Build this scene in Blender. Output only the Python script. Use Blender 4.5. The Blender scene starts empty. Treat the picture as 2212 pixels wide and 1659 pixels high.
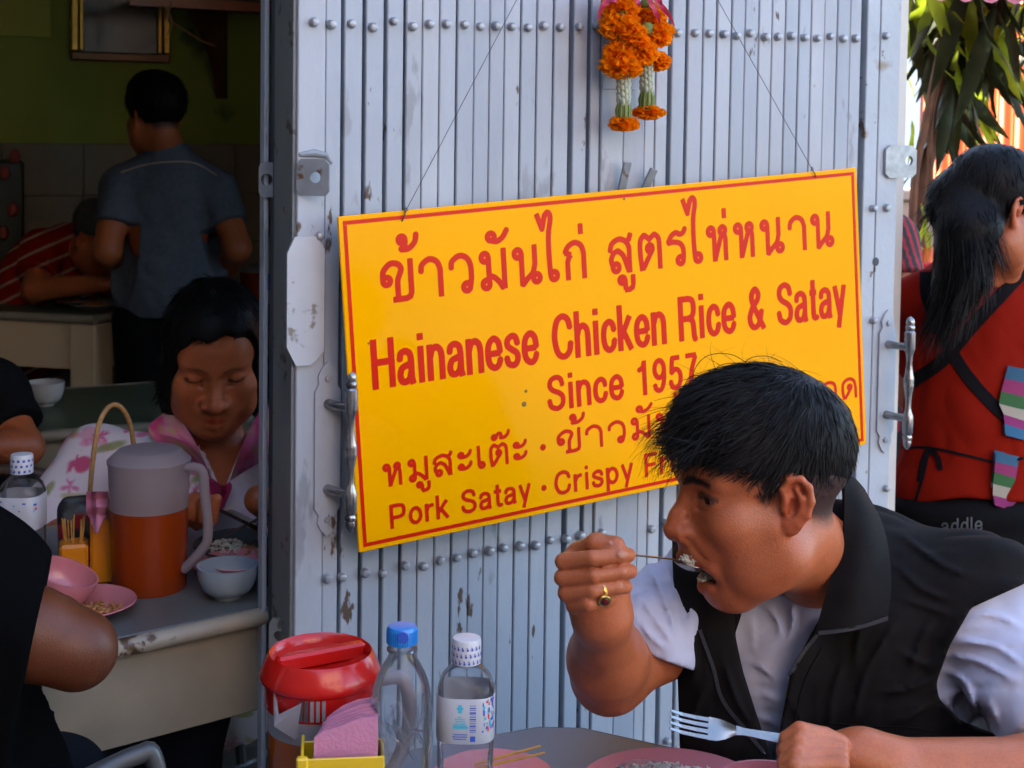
import bpy, bmesh, math, random
import numpy as np
from mathutils import Vector, Matrix

# ------------------------------------------------------------------ camera, world, sun, exposure
SC = bpy.context.scene
COL = SC.collection
FPX, CX, CY, IW = 3072.0, 1106.0, 829.5, 2212.0      # focal length and picture centre, for a picture 2212 wide
PITCH, ROLL, SHY = math.radians(2.9), 0.0138, -0.183
CAMH = 1.5
cam = bpy.data.cameras.new('camera')
CAM = bpy.data.objects.new('camera', cam)
COL.objects.link(CAM)
SC.camera = CAM
cam.sensor_width = 36.0
cam.lens = 36.0 * FPX / IW
cam.shift_y = SHY
cam.clip_start, cam.clip_end = 0.05, 400.0
CAM_R = Matrix.Rotation(math.pi / 2 - PITCH, 3, 'X') @ Matrix.Rotation(ROLL, 3, 'Z')
CAM.matrix_world = Matrix.Translation((0, 0, CAMH)) @ CAM_R.to_4x4()
cam.dof.use_dof = True
cam.dof.focus_distance = 1.80
cam.dof.aperture_fstop = 13.0

SUN_DIR = Vector((-0.72, 0.27, 0.64)).normalized()        # towards the sun
world = bpy.data.worlds.new('World')
SC.world = world
world.use_nodes = True
wn = world.node_tree
sky = wn.nodes.new('ShaderNodeTexSky')
sky.sky_type = 'NISHITA'
sky.sun_disc = False
sky.sun_elevation = math.asin(SUN_DIR.z)
sky.sun_rotation = math.atan2(SUN_DIR.x, SUN_DIR.y)
sky.air_density, sky.dust_density, sky.ozone_density = 1.0, 1.6, 1.0
wn.links.new(sky.outputs[0], wn.nodes['Background'].inputs[0])
wn.nodes['Background'].inputs[1].default_value = 0.12
sl = bpy.data.lights.new('sun', 'SUN')
sl.energy, sl.angle, sl.color = 4.2, math.radians(0.53), (1.0, 0.93, 0.82)
SUN = bpy.data.objects.new('sun', sl)
COL.objects.link(SUN)
SUN.rotation_euler = SUN_DIR.to_track_quat('Z', 'Y').to_euler()
SUN.location = (0, 0, 12)
SC.view_settings.view_transform = 'Standard'
SC.view_settings.look = 'None'
SC.view_settings.gamma = 1.0
SC.view_settings.use_curve_mapping = False
SC.view_settings.exposure = 3.2
SC.render.engine = 'CYCLES'
SC.cycles.use_denoising = True
SC.cycles.max_bounces = 8
SC.cycles.diffuse_bounces = 3
SC.cycles.glossy_bounces = 4
SC.cycles.transmission_bounces = 10
SC.cycles.transparent_max_bounces = 12
SC.cycles.use_adaptive_sampling = True
SC.cycles.adaptive_threshold = 0.02
SC.cycles.caustics_reflective = False
SC.cycles.caustics_refractive = False
SC.cycles.sample_clamp_indirect = 6.0
# ------------------------------------------------------------------ measuring helpers
_R = np.array(CAM_R)
def U(u, v, d):
    """World point seen at picture position (u, v) at d metres along the lens axis."""
    c = np.array([(u - CX) / FPX, -(v - CY - SHY * IW) / FPX, -1.0]) * d
    return np.array([0, 0, CAMH]) + _R @ c
def ray(u, v):
    return U(u, v, 1.0) - np.array([0, 0, CAMH])
def on_z(u, v, z):
    r = ray(u, v)
    return np.array([0, 0, CAMH]) + r * ((z - CAMH) / r[2])
def nrm(a):
    a = np.asarray(a, float)
    return a / np.linalg.norm(a)
# frame of the shop front: S runs along the folding shutter to the right, N points out to the street
P0 = U(705, 967, 2.21)
S = ray(6850, 190); S[2] = 0; S = nrm(S)
N = np.array([S[1], -S[0], 0.0])
Z = np.array([0, 0, 1.0])
P0 = np.array([P0[0], P0[1], 0.0])
def W(s, n, z):
    return P0 + S * s + N * n + Z * z
def on_shutter(u, v, off=0.0):
    """(s, z) of the picture position on the plane OFF metres in front of the shutter."""
    r = ray(u, v); o = np.array([0, 0, CAMH])
    t = ((P0 + N * off - o) @ N) / (r @ N)
    p = o + r * t
    return float((p - P0) @ S), float(p[2])
def frame(f, up=(0, 0, 1)):
    """3x3 with columns forward, left, up."""
    f = nrm(f); l = nrm(np.cross(up, f)); u = np.cross(f, l)
    return np.stack([f, l, u], 1)
def rotz(a):
    c, s = math.cos(a), math.sin(a)
    return np.array([[c, -s, 0], [s, c, 0], [0, 0, 1.0]])
def axis_rot(ax, a):
    return np.array(Matrix.Rotation(a, 3, Vector(ax)))

# ------------------------------------------------------------------ objects
ORG = {}
def _link(o, parent, org):
    COL.objects.link(o)
    if parent is not None:
        o.parent = parent
        o.location = Vector(org) - Vector(ORG[parent.name])
    else:
        o.location = org
    ORG[o.name] = np.array(org, float)
    return o
def tag(o, label=None, cat=None, group=None, kind=None):
    if label: o['label'] = label
    if cat: o['category'] = cat
    if group: o['group'] = group
    if kind: o['kind'] = kind
    return o
def thing(name, label, cat, org, group=None):
    o = bpy.data.objects.new(name, None)
    o.empty_display_size = 0.05
    _link(o, None, org)
    return tag(o, label, cat, group)
def mesh_data(name, V, F, mats, smooth=True, angle=None, fm=None, cols=None):
    me = bpy.data.meshes.new(name)
    V = np.asarray(V, float)
    if isinstance(F, np.ndarray):
        nf, k = F.shape
        me.vertices.add(len(V)); me.vertices.foreach_set('co', V.astype(np.float32).ravel())
        me.loops.add(nf * k); me.loops.foreach_set('vertex_index', F.astype(np.int32).ravel())
        me.polygons.add(nf); me.polygons.foreach_set('loop_start', np.arange(0, nf * k, k, dtype=np.int32))
        me.update(calc_edges=True)
    else:
        me.from_pydata(V.tolist(), [], F)
    for m in (mats if isinstance(mats, (list, tuple)) else [mats]):
        me.materials.append(m)
    if fm is not None:
        me.polygons.foreach_set('material_index', np.asarray(fm, np.int32))
    if cols is not None:
        a = me.color_attributes.new('tint', 'FLOAT_COLOR', 'POINT')
        c = np.ones((len(V), 4), np.float32); c[:, :3] = cols
        a.data.foreach_set('color', c.ravel())
    me.update()
    if smooth:
        me.polygons.foreach_set('use_smooth', np.ones(len(me.polygons), bool))
        if angle is not None:
            me.set_sharp_from_angle(angle=math.radians(angle))
    return me
def mobj(name, VF, mats, parent=None, smooth=True, angle=40, fm=None, cols=None, org=None, kind=None):
    """One mesh object from world-space vertices."""
    V, F = VF[0], VF[1]
    V = np.asarray(V, float)
    if org is None:
        org = ORG[parent.name] if parent is not None else np.array([V[:, 0].mean(), V[:, 1].mean(), V[:, 2].min()])
    me = mesh_data(name, V - np.asarray(org), F, mats, smooth, angle, fm, cols)
    o = bpy.data.objects.new(name, me)
    _link(o, parent, org)
    if kind: o['kind'] = kind
    return o
def inst(name, me, M, parent=None):
    """Another object that shares mesh ME, placed by the 4x4 world matrix M."""
    o = bpy.data.objects.new(name, me)
    COL.objects.link(o)
    M = np.array(M, float)
    ORG[o.name] = M[:3, 3].copy()
    if parent is not None:
        o.parent = parent
        M[:3, 3] -= ORG[parent.name]
    o.matrix_local = Matrix(M.tolist())
    return o
def M4(R=None, t=(0, 0, 0), s=(1, 1, 1)):
    M = np.eye(4)
    M[:3, :3] = (np.eye(3) if R is None else np.asarray(R)) * np.asarray(s)[None, :]
    M[:3, 3] = t
    return M
def xf(VF, R=None, t=(0, 0, 0)):
    V = np.asarray(VF[0], float)
    if R is not None: V = V @ np.asarray(R).T
    return V + np.asarray(t), VF[1]
def join(*L):
    V, F, n = [], [], 0
    for v, f in L:
        V.append(np.asarray(v, float)); F += [[i + n for i in q] for q in (f if isinstance(f, list) else f.tolist())]
        n += len(v)
    return np.concatenate(V), F
SNR = np.stack([S, N, Z], 1)                  # shop frame as a rotation (columns along, out, up)

# ------------------------------------------------------------------ shapes
def box(c, h, R=None, b=0.0):
    """Box of half sizes h, edges chamfered by b."""
    c = np.asarray(c, float); h = np.asarray(h, float)
    if b <= 0:
        V = np.array([[x, y, z] for x in (-1, 1) for y in (-1, 1) for z in (-1, 1)], float) * h
        F = [[0, 1, 3, 2], [4, 6, 7, 5], [0, 4, 5, 1], [2, 3, 7, 6], [0, 2, 6, 4], [1, 5, 7, 3]]
    else:
        b = min(b, h.min() * 0.9)
        V, idx = [], {}
        for sx in (-1, 1):
            for sy in (-1, 1):
                for sz in (-1, 1):
                    s = np.array([sx, sy, sz])
                    for a in range(3):
                        p = s * (h - b); p[a] = s[a] * h[a]
                        idx[(sx, sy, sz, a)] = len(V); V.append(p)
        V = np.array(V, float); F = []
        for a in range(3):
            o1, o2 = [(1, 2), (2, 0), (0, 1)][a]
            for s in (-1, 1):
                q = []
                for (i, j) in ((-1, -1), (1, -1), (1, 1), (-1, 1)):
                    k = [0, 0, 0]; k[a] = s; k[o1] = i; k[o2] = j
                    q.append(idx[(*k, a)])
                F.append(q if s > 0 else q[::-1])
            for i in (-1, 1):
                for j in (-1, 1):
                    k0 = [0, 0, 0]; k1 = [0, 0, 0]
                    k0[a], k1[a] = -1, 1
                    for k in (k0, k1): k[o1] = i; k[o2] = j
                    q = [idx[(*k0, o1)], idx[(*k1, o1)], idx[(*k1, o2)], idx[(*k0, o2)]]
                    F.append(q if i * j > 0 else q[::-1])
        for sx in (-1, 1):
            for sy in (-1, 1):
                for sz in (-1, 1):
                    q = [idx[(sx, sy, sz, a)] for a in range(3)]
                    F.append(q if sx * sy * sz > 0 else q[::-1])
    if R is not None: V = V @ np.asarray(R).T
    return V + c, F
def tube(pts, rad, n=8, cap=True, flat=None):
    """Tube along a list of points; rad one value or one per point."""
    P = np.asarray(pts, float); m = len(P)
    rad = np.full(m, rad, float) if np.isscalar(rad) else np.asarray(rad, float)
    T = np.gradient(P, axis=0); T /= np.linalg.norm(T, axis=1)[:, None] + 1e-12
    ref = np.array([0, 0, 1.0]) if abs(T[0, 2]) < 0.9 else np.array([1.0, 0, 0])
    a = nrm(np.cross(T[0], ref)); V = []
    for i in range(m):
        a = a - T[i] * (a @ T[i]); a = nrm(a); b = np.cross(T[i], a)
        for k in range(n):
            t = 2 * math.pi * k / n
            sy = 1.0 if flat is None else flat
            V.append(P[i] + rad[i] * (a * math.cos(t) + b * math.sin(t) * sy))
    F = [[i * n + k, i * n + (k + 1) % n, (i + 1) * n + (k + 1) % n, (i + 1) * n + k] for i in range(m - 1) for k in range(n)]
    if cap:
        F.append(list(range(n))[::-1]); F.append([(m - 1) * n + k for k in range(n)])
    return np.array(V), F
def lathe(prof, c=(0, 0, 0), n=32, sup=None, R=None, close=False, cap=True):
    """Turned shape: prof [(radius, height)], sup an exponent for a rounded-square section."""
    V, F = [], []
    for (r, z) in prof:
        for k in range(n):
            t = 2 * math.pi * (k + 0.5) / n
            cx, sx = math.cos(t), math.sin(t)
            if sup:
                q = (abs(cx) ** sup + abs(sx) ** sup) ** (-1 / sup)
                cx *= q; sx *= q
            V.append((r * cx, r * sx, z))
    m = len(prof)
    for i in range(m - 1):
        for k in range(n):
            F.append([i * n + k, i * n + (k + 1) % n, (i + 1) * n + (k + 1) % n, (i + 1) * n + k])
    if close:
        F += [[(m - 1) * n + k, (m - 1) * n + (k + 1) % n, (k + 1) % n, k] for k in range(n)]
    else:
        if cap and prof[0][0] > 1e-5: F.append(list(range(n))[::-1])
        if cap and prof[-1][0] > 1e-5: F.append([(m - 1) * n + k for k in range(n)])
    V = np.array(V, float)
    if R is not None: V = V @ np.asarray(R).T
    return V + np.asarray(c), F
def crom(P, n=8, closed=False):
    """Smooth curve through points."""
    P = np.asarray(P, float)
    Q = np.vstack([P[-1:], P, P[:2]]) if closed else np.vstack([2 * P[:1] - P[1:2], P, 2 * P[-1:] - P[-2:-1]])
    out = []
    for i in range(1, len(Q) - 2):
        p0, p1, p2, p3 = Q[i - 1], Q[i], Q[i + 1], Q[i + 2]
        for t in np.arange(n) / n:
            out.append(0.5 * (2 * p1 + (p2 - p0) * t + (2 * p0 - 5 * p1 + 4 * p2 - p3) * t * t + (3 * p1 - p0 - 3 * p2 + p3) * t ** 3))
    if not closed: out.append(P[-1])
    return np.array(out)
def prism(poly, h, R=None, t=(0, 0, 0)):
    """Outline in x,y pushed from z=0 to z=h."""
    n = len(poly)
    V = [(x, y, 0) for x, y in poly] + [(x, y, h) for x, y in poly]
    F = [list(range(n))[::-1], list(range(n, 2 * n))] + [[i, (i + 1) % n, n + (i + 1) % n, n + i] for i in range(n)]
    return xf((V, F), R, t)

# ------------------------------------------------------------------ materials
def lin(c):
    """sRGB 0-255 -> linear."""
    return tuple((x / 255 / 12.92) if x / 255 <= 0.04045 else ((x / 255 + 0.055) / 1.055) ** 2.4 for x in c)
def mat(name, col, rough=0.5, metal=0.0, var=0.0, vscale=20.0, bump=0.0, bscale=200.0, spec=0.5, trans=0.0, ior=1.45,
        sss=0.0, coat=0.0, sheen=0.0, tint=False, stretch=(1, 1, 1), dirt=None, transl=0.0, alpha=1.0):
    """Principled material; var mottles the colour, bump adds fine relief, dirt = (colour, amount, scale), tint multiplies a vertex colour."""
    m = bpy.data.materials.new(name)
    m.use_nodes = True
    nt = m.node_tree; L = nt.links
    b = nt.nodes['Principled BSDF']
    col = tuple(col[:3])
    b.inputs['Base Color'].default_value = (*col, 1)
    b.inputs['Roughness'].default_value = rough
    b.inputs['Metallic'].default_value = metal
    b.inputs['Specular IOR Level'].default_value = spec
    b.inputs['IOR'].default_value = ior
    b.inputs['Transmission Weight'].default_value = trans
    b.inputs['Coat Weight'].default_value = coat
    b.inputs['Sheen Weight'].default_value = sheen
    b.inputs['Alpha'].default_value = alpha
    if sss:
        b.inputs['Subsurface Weight'].default_value = sss
        b.inputs['Subsurface Radius'].default_value = (0.010, 0.004, 0.002)
        b.inputs['Subsurface Scale'].default_value = 1.0
    tc = nt.nodes.new('ShaderNodeTexCoord')
    mp = nt.nodes.new('ShaderNodeMapping'); mp.inputs['Scale'].default_value = stretch
    L.new(tc.outputs['Object'], mp.inputs[0])
    src = None
    def noise(scale, det=2):
        n = nt.nodes.new('ShaderNodeTexNoise'); n.inputs['Scale'].default_value = scale; n.inputs['Detail'].default_value = det
        L.new(mp.outputs[0], n.inputs['Vector']); return n
    def mix(a, bcol, fac):
        x = nt.nodes.new('ShaderNodeMix'); x.data_type = 'RGBA'
        for s, v in ((x.inputs[6], a), (x.inputs[7], bcol)):
            if isinstance(v, tuple): s.default_value = (*v[:3], 1)
            else: L.new(v, s)
        if isinstance(fac, float): x.inputs[0].default_value = fac
        else: L.new(fac, x.inputs[0])
        return x
    cur = col
    if tint:
        a = nt.nodes.new('ShaderNodeAttribute'); a.attribute_name = 'tint'
        cur = a.outputs['Color']
    if var:
        n = noise(vscale)
        r = nt.nodes.new('ShaderNodeMapRange')
        r.inputs[1].default_value, r.inputs[2].default_value = 0.3, 0.7
        r.inputs[3].default_value, r.inputs[4].default_value = 1 - var, 1 + var
        L.new(n.outputs[0], r.inputs[0])
        x = mix(cur, (1, 1, 1), 1.0); x.blend_type = 'MULTIPLY'
        cb = nt.nodes.new('ShaderNodeCombineColor')
        for i in range(3): L.new(r.outputs[0], cb.inputs[i])
        L.new(cb.outputs[0], x.inputs[7]); cur = x.outputs[2]
    if dirt:
        for (dc, amt, sc_) in (dirt if isinstance(dirt, list) else [dirt]):
            n = noise(sc_, 3)
            n2 = noise(sc_ * 0.23, 1)
            mu = nt.nodes.new('ShaderNodeMath'); mu.operation = 'ADD'
            L.new(n.outputs[0], mu.inputs[0]); L.new(n2.outputs[0], mu.inputs[1])
            r = nt.nodes.new('ShaderNodeMapRange')
            r.inputs[1].default_value, r.inputs[2].default_value = 1.35 - amt * 0.5, 1.42 - amt * 0.45
            L.new(mu.outputs[0], r.inputs[0])
            cur = mix(cur, tuple(dc), r.outputs[0]).outputs[2]
    if not isinstance(cur, tuple):
        L.new(cur, b.inputs['Base Color'])
    if bump:
        n = noise(bscale, 3)
        bp = nt.nodes.new('ShaderNodeBump'); bp.inputs['Strength'].default_value = min(1.0, bump); bp.inputs['Distance'].default_value = 0.002
        L.new(n.outputs[0], bp.inputs['Height']); L.new(bp.outputs[0], b.inputs['Normal'])
    if transl:
        t = nt.nodes.new('ShaderNodeBsdfTranslucent'); ms = nt.nodes.new('ShaderNodeMixShader')
        if isinstance(cur, tuple): t.inputs[0].default_value = (*cur, 1)
        else: L.new(cur, t.inputs[0])
        ms.inputs[0].default_value = transl
        L.new(b.outputs[0], ms.inputs[1]); L.new(t.outputs[0], ms.inputs[2])
        L.new(ms.outputs[0], nt.nodes['Material Output'].inputs[0])
    return m

# ------------------------------------------------------------------ solid modelling by distance fields
class Field:
    """A rounded solid made of blended ellipsoids, tapered limbs and boxes; meshed on a grid."""
    def __init__(self): self.p = []
    def ell(self, c, r, R=None, k=0.01, sub=False):
        c = np.asarray(c, float); r = np.asarray(r, float) * np.ones(3)
        self.p.append((self._ell, c, r.max(), (c, r, None if R is None else np.asarray(R)), k, sub)); return self
    def cone(self, a, b, ra, rb, k=0.01, sub=False):
        a = np.asarray(a, float); b = np.asarray(b, float)
        self.p.append((self._cone, (a + b) / 2, np.linalg.norm(a - b) / 2 + max(ra, rb), (a, b, ra, rb), k, sub)); return self
    def chain(self, pts, rad, k=0.01, sub=False):
        for i in range(len(pts) - 1): self.cone(pts[i], pts[i + 1], rad[i], rad[i + 1], k, sub)
        return self
    def box(self, c, h, R=None, rnd=0.005, k=0.005, sub=False):
        c = np.asarray(c, float); h = np.asarray(h, float)
        self.p.append((self._box, c, np.linalg.norm(h), (c, h - rnd, None if R is None else np.asarray(R), rnd), k, sub)); return self
    @staticmethod
    def _ell(p, a):
        c, r, R = a
        q = p - c
        if R is not None: q = q @ R
        q1 = q / r
        k0 = np.sqrt((q1 * q1).sum(-1)); q2 = q1 / r
        k1 = np.sqrt((q2 * q2).sum(-1)) + 1e-9
        return k0 * (k0 - 1) / k1
    @staticmethod
    def _cone(p, a):
        A, B, ra, rb = a
        ab = B - A; q = p - A
        t = np.clip((q @ ab) / (ab @ ab + 1e-12), 0, 1)
        q = q - t[..., None] * ab
        return np.sqrt((q * q).sum(-1)) - (ra + (rb - ra) * t)
    @staticmethod
    def _box(p, a):
        c, h, R, rnd = a
        q = p - c
        if R is not None: q = q @ R
        q = np.abs(q) - h
        o = np.maximum(q, 0)
        return np.sqrt((o * o).sum(-1)) + np.minimum(q.max(-1), 0) - rnd
    def ev(self, P, bc, br):
        """P (blocks, points, 3); bc block centres; br block radius."""
        D = np.full(P.shape[:2], 1.0, np.float32)
        for fn, c, R, a, k, sub in self.p:
            sel = np.nonzero(((bc - c) ** 2).sum(-1) < (R * 1.02 + k + br + 0.01) ** 2)[0]
            if not len(sel): continue
            d = fn(P[sel], a).astype(np.float32); o = D[sel]
            if sub:
                d = -d
                h = np.maximum(k - np.abs(o - d), 0) / k
                D[sel] = np.maximum(o, d) + h * h * k / 4
            else:
                h = np.maximum(k - np.abs(o - d), 0) / k
                D[sel] = np.minimum(o, d) - h * h * k / 4
        return D
    def mesh(self, h, disp=None, smooth=2, lo=None, hi=None, cut=None):
        B = 12
        cs = [(c - R, c + R) for _, c, R, _, _, s in self.p if not s]
        lo = np.min([c[0] for c in cs], 0) - 3 * h - 0.012 if lo is None else np.asarray(lo, float)
        hi = np.max([c[1] for c in cs], 0) + 3 * h + 0.012 if hi is None else np.asarray(hi, float)
        nb = np.ceil((hi - lo) / (h * B)).astype(int)
        g = np.stack(np.meshgrid(*[np.arange(n) for n in nb], indexing='ij'), -1).reshape(-1, 3)
        bc = lo + (g + 0.5) * B * h
        br = B * h * 0.87
        co = self.ev(bc[:, None, :], bc, 0.12)[:, 0]
        act = np.nonzero(np.abs(co) < br * 1.35 + 0.012)[0]
        D = np.ones(nb * B, np.float32)
        Dv = D.reshape(nb[0], B, nb[1], B, nb[2], B)
        Dv[...] = np.where(co < 0, -1.0, 1.0).reshape(nb)[:, None, :, None, :, None]
        li = np.stack(np.meshgrid(*[np.arange(B)] * 3, indexing='ij'), -1).reshape(-1, 3)
        for i in range(0, len(act), 200):
            a = act[i:i + 200]
            P = (lo + g[a][:, None, :] * (B * h) + li[None] * h)
            d = self.ev(P, bc[a], br)
            if disp is not None: d = d - disp(P).astype(np.float32)
            if cut is not None: d = np.maximum(d, cut(P).astype(np.float32))
            ga = g[a]
            Dv[ga[:, 0], :, ga[:, 1], :, ga[:, 2], :] = d.reshape(-1, B, B, B)
        return nets(D, lo, h, smooth)
def nets(D, lo, h, smooth=2):
    """Surface nets: quads where D changes sign."""
    s = D < 0
    n = np.array(D.shape)
    def sl(a, b, c): return s[a:n[0] - 1 + a, b:n[1] - 1 + b, c:n[2] - 1 + c]
    cnt = sum(sl(a, b, c).astype(np.int8) for a in (0, 1) for b in (0, 1) for c in (0, 1))
    cells = np.argwhere((cnt > 0) & (cnt < 8))
    idx = np.full(n, -1, np.int32)
    idx[tuple(cells.T)] = np.arange(len(cells))
    acc = np.zeros((len(cells), 3)); w = np.zeros(len(cells))
    for ax in range(3):
        o1, o2 = [(1, 2), (2, 0), (0, 1)][ax]
        for i in (0, 1):
            for j in (0, 1):
                q = cells.copy(); q[:, o1] += i; q[:, o2] += j
                q2 = q.copy(); q2[:, ax] += 1
                d0 = D[tuple(q.T)]; d1 = D[tuple(q2.T)]
                m = (d0 < 0) != (d1 < 0)
                t = d0[m] / (d0[m] - d1[m])
                p = (q[m] - cells[m]).astype(float); p[:, ax] += t
                acc[m] += p; w[m] += 1
    V = lo + (cells + acc / w[:, None]) * h
    F = []
    for ax in range(3):
        o1, o2 = [(1, 2), (2, 0), (0, 1)][ax]
        d0 = np.take(s, np.arange(n[ax] - 1), ax); d1 = np.take(s, np.arange(1, n[ax]), ax)
        e = np.argwhere(d0 != d1)
        e = e[(e[:, o1] > 0) & (e[:, o2] > 0)]
        q = []
        for (i, j) in ((0, 0), (-1, 0), (-1, -1), (0, -1)):
            c = e.copy(); c[:, o1] += i; c[:, o2] += j
            q.append(idx[tuple(c.T)])
        q = np.stack(q, 1)
        neg = s[tuple(e.T)]
        q[~neg] = q[~neg][:, ::-1]
        F.append(q[(q >= 0).all(1)])
    F = np.concatenate(F)
    E = np.concatenate([F[:, [0, 1]], F[:, [1, 2]], F[:, [2, 3]], F[:, [3, 0]]])
    deg = np.bincount(E.ravel(), minlength=len(V)).astype(float)
    for _ in range(smooth):
        A = np.stack([np.bincount(E[:, 0], V[E[:, 1], i], len(V)) + np.bincount(E[:, 1], V[E[:, 0], i], len(V)) for i in range(3)], 1)
        V = V * 0.5 + 0.5 * A / np.maximum(deg, 1)[:, None]
    return V, F
def wob(P, sc, seed=0):
    """Cheap smooth noise in -1..1 for folds."""
    rs = np.random.RandomState(seed); o = 0
    for i in range(5):
        d = rs.normal(size=3); d *= sc * (0.6 + 0.8 * rs.rand()) / np.linalg.norm(d)
        o = o + np.sin(P @ d + rs.rand() * 6.28 + 0.8 * np.sin(P @ (d[[1, 2, 0]] * 0.7)))
    return o / 3.5
# ------------------------------------------------------------------ the setting
random.seed(7)
def rect_sheet(a, b, c, d): return np.array([a, b, c, d], float), [[0, 1, 2, 3]]
M_ASPH = mat('street_asphalt', (0.085, 0.08, 0.075), 0.9, var=0.25, vscale=6, bump=0.6, bscale=120)
M_CONC = mat('pavement_concrete', (0.15, 0.14, 0.13), 0.85, var=0.2, vscale=4, bump=0.4, bscale=90, dirt=((0.10, 0.09, 0.08), 0.35, 9))
M_TILE = mat('floor_tile', (0.09, 0.085, 0.07), 0.5, var=0.12, vscale=5)
M_GREEN = mat('green_wall_paint', (0.23, 0.26, 0.034), 0.75, var=0.10, vscale=3, bump=0.2, bscale=40, dirt=((0.10, 0.12, 0.02), 0.22, 5))
M_DADO = mat('cream_tile', (0.21, 0.17, 0.115), 0.4, var=0.06, spec=.2, vscale=8)
M_GROUT = mat('tile_grout', (0.15, 0.12, 0.085), 0.9)
M_CEIL = mat('ceiling_board', (0.14, 0.14, 0.10), 0.9, var=0.05)
M_FACADE = mat('facade_render', (0.55, 0.52, 0.47), 0.85, var=0.12, vscale=3, bump=0.3, bscale=60, dirt=((0.25, 0.22, 0.19), 0.35, 6))
M_OPP = mat('opposite_house_render', (0.60, 0.47, 0.38), 0.8, var=0.08, vscale=2)
M_OPPW = mat('opposite_window_shade', (0.05, 0.06, 0.07), 0.2)

g = 60.0
o = mobj('street', rect_sheet((-g, -g, -0.012), (g, -g, -0.012), (g, g, -0.012), (-g, g, -0.012)), M_ASPH, smooth=False, org=(0, 0, 0)); tag(o, kind='structure')
# pavement in front of the shop, slabs laid one by one
pv = mobj('pavement', rect_sheet(W(-6, 2.6, -0.006), W(-6, 0.04, -0.006), W(6, 0.04, -0.006), W(6, 2.6, -0.006)), M_CONC, smooth=False, org=W(0, 1, -0.006)); tag(pv, kind='structure')
slab = mesh_data('paving_slab', *box((0, 0, 0), (0.245, 0.245, 0.006), b=0.004), M_CONC, smooth=False)
for i in range(-7, 9):
    for j in range(5):
        inst('paving_slab', slab, M4(SNR, W(i * 0.5 + 0.1, 0.32 + j * 0.5, -0.003)), pv)
fl = mobj('shop_floor', rect_sheet(W(-6, 0.04, -0.004), W(-6, -3.6, -0.004), W(1.35, -3.6, -0.004), W(1.35, 0.04, -0.004)), M_GROUT, smooth=False, org=W(-1, -1, -0.004)); tag(fl, kind='structure')
ft = mesh_data('floor_tile', *box((0, 0, 0), (0.148, 0.148, 0.004), b=0.002), M_TILE, smooth=False)
for i in range(-13, 5):
    for j in range(12):
        inst('floor_tile', ft, M4(SNR, W(i * 0.3, -0.12 - j * 0.3, -0.002)), fl)
RD = 3.55
bw = mobj('back_wall', box(W(-2.5, -RD - 0.1, 1.7), (4.3, 0.1, 1.75), SNR), M_GREEN, smooth=False); tag(bw, kind='structure')
dz = 1.405
tm = mesh_data('wall_tile', *box((0, 0, 0), (0.148, 0.006, 0.098), b=0.003), M_DADO, smooth=False)
for i in range(-18, 13):
    for j in range(7):
        inst('wall_tile', tm, M4(SNR, W(i * 0.3 - 1.0, -RD + 0.004, dz - 0.1 - j * 0.2)), bw)
o = mobj('dado_backing', box(W(-2.5, -RD - 0.002, dz / 2), (4.2, 0.004, dz / 2), SNR), M_GROUT, bw, smooth=False)
lw = mobj('side_wall', box(W(-5.6, -1.7, 1.7), (0.1, 1.8, 1.75), SNR), M_GREEN, smooth=False); tag(lw, kind='structure')
# the far side wall of the shop has an unseen doorway towards the plants, added to let light in
for nm, n0, n1, z0, z1 in (('end_wall', -0.75, -0.22, 0, 3.3), ('end_wall', -3.6, -1.25, 0, 3.3), ('end_wall', -1.25, -0.75, 2.0, 3.3)):
    o = mobj(nm, box(W(1.33, (n0 + n1) / 2, (z0 + z1) / 2), (0.06, (n1 - n0) / 2, (z1 - z0) / 2), SNR), M_FACADE, smooth=False); tag(o, kind='structure')
o = mobj('ceiling', box(W(-2.2, -1.75, 3.32), (3.6, 1.95, 0.06), SNR), M_CEIL, smooth=False); tag(o, kind='structure')
o = mobj('facade_wall', box(W(-2.2, -0.11, 3.45), (3.8, 0.10, 0.95), SNR, b=0.01), M_FACADE, smooth=False); tag(o, kind='structure')
o = mobj('facade_wall', box(W(-4.15, -0.11, 1.24), (1.85, 0.10, 1.25), SNR, b=0.01), M_FACADE, smooth=False); tag(o, kind='structure')

# houses across the street behind the viewer: their sunlit fronts throw warm light back
def opposite(name, c, w, h, colr, label):
    m = mat(name + '_render', colr, 0.85, var=0.1, vscale=1.5)
    t = thing(name, label, 'house', W(c, 9.0, 0))
    mobj('wall', box(W(c, 9.6, h / 2), (w / 2, 0.6, h / 2), SNR, b=0.03), m, t, smooth=False)
    mobj('cornice', box(W(c, 8.93, h - 0.15), (w / 2 + 0.05, 0.12, 0.15), SNR, b=0.02), M_FACADE, t, smooth=False)
    for k in range(int(h // 3.1)):
        for j in range(3):
            x = c - w / 2 + w * (j + 0.5) / 3
            win = mobj('window', box(W(x, 8.985, 1.55 + 3.05 * k), (w / 9, 0.04, 0.75), SNR, b=0.01), M_FACADE, t, smooth=False)
            mobj('pane', box(W(x, 8.94, 1.55 + 3.05 * k), (w / 9 - 0.08, 0.012, 0.67), SNR), M_OPPW, win, smooth=False)
opposite('terraced_house', -6.2, 6.0, 6.8, (0.58, 0.42, 0.30), 'pale ochre terraced house across the street, lower of the pair')
opposite('terraced_house', 0.2, 6.2, 7.6, (0.62, 0.47, 0.39), 'pale pink terraced house across the street, taller of the pair')

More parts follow.
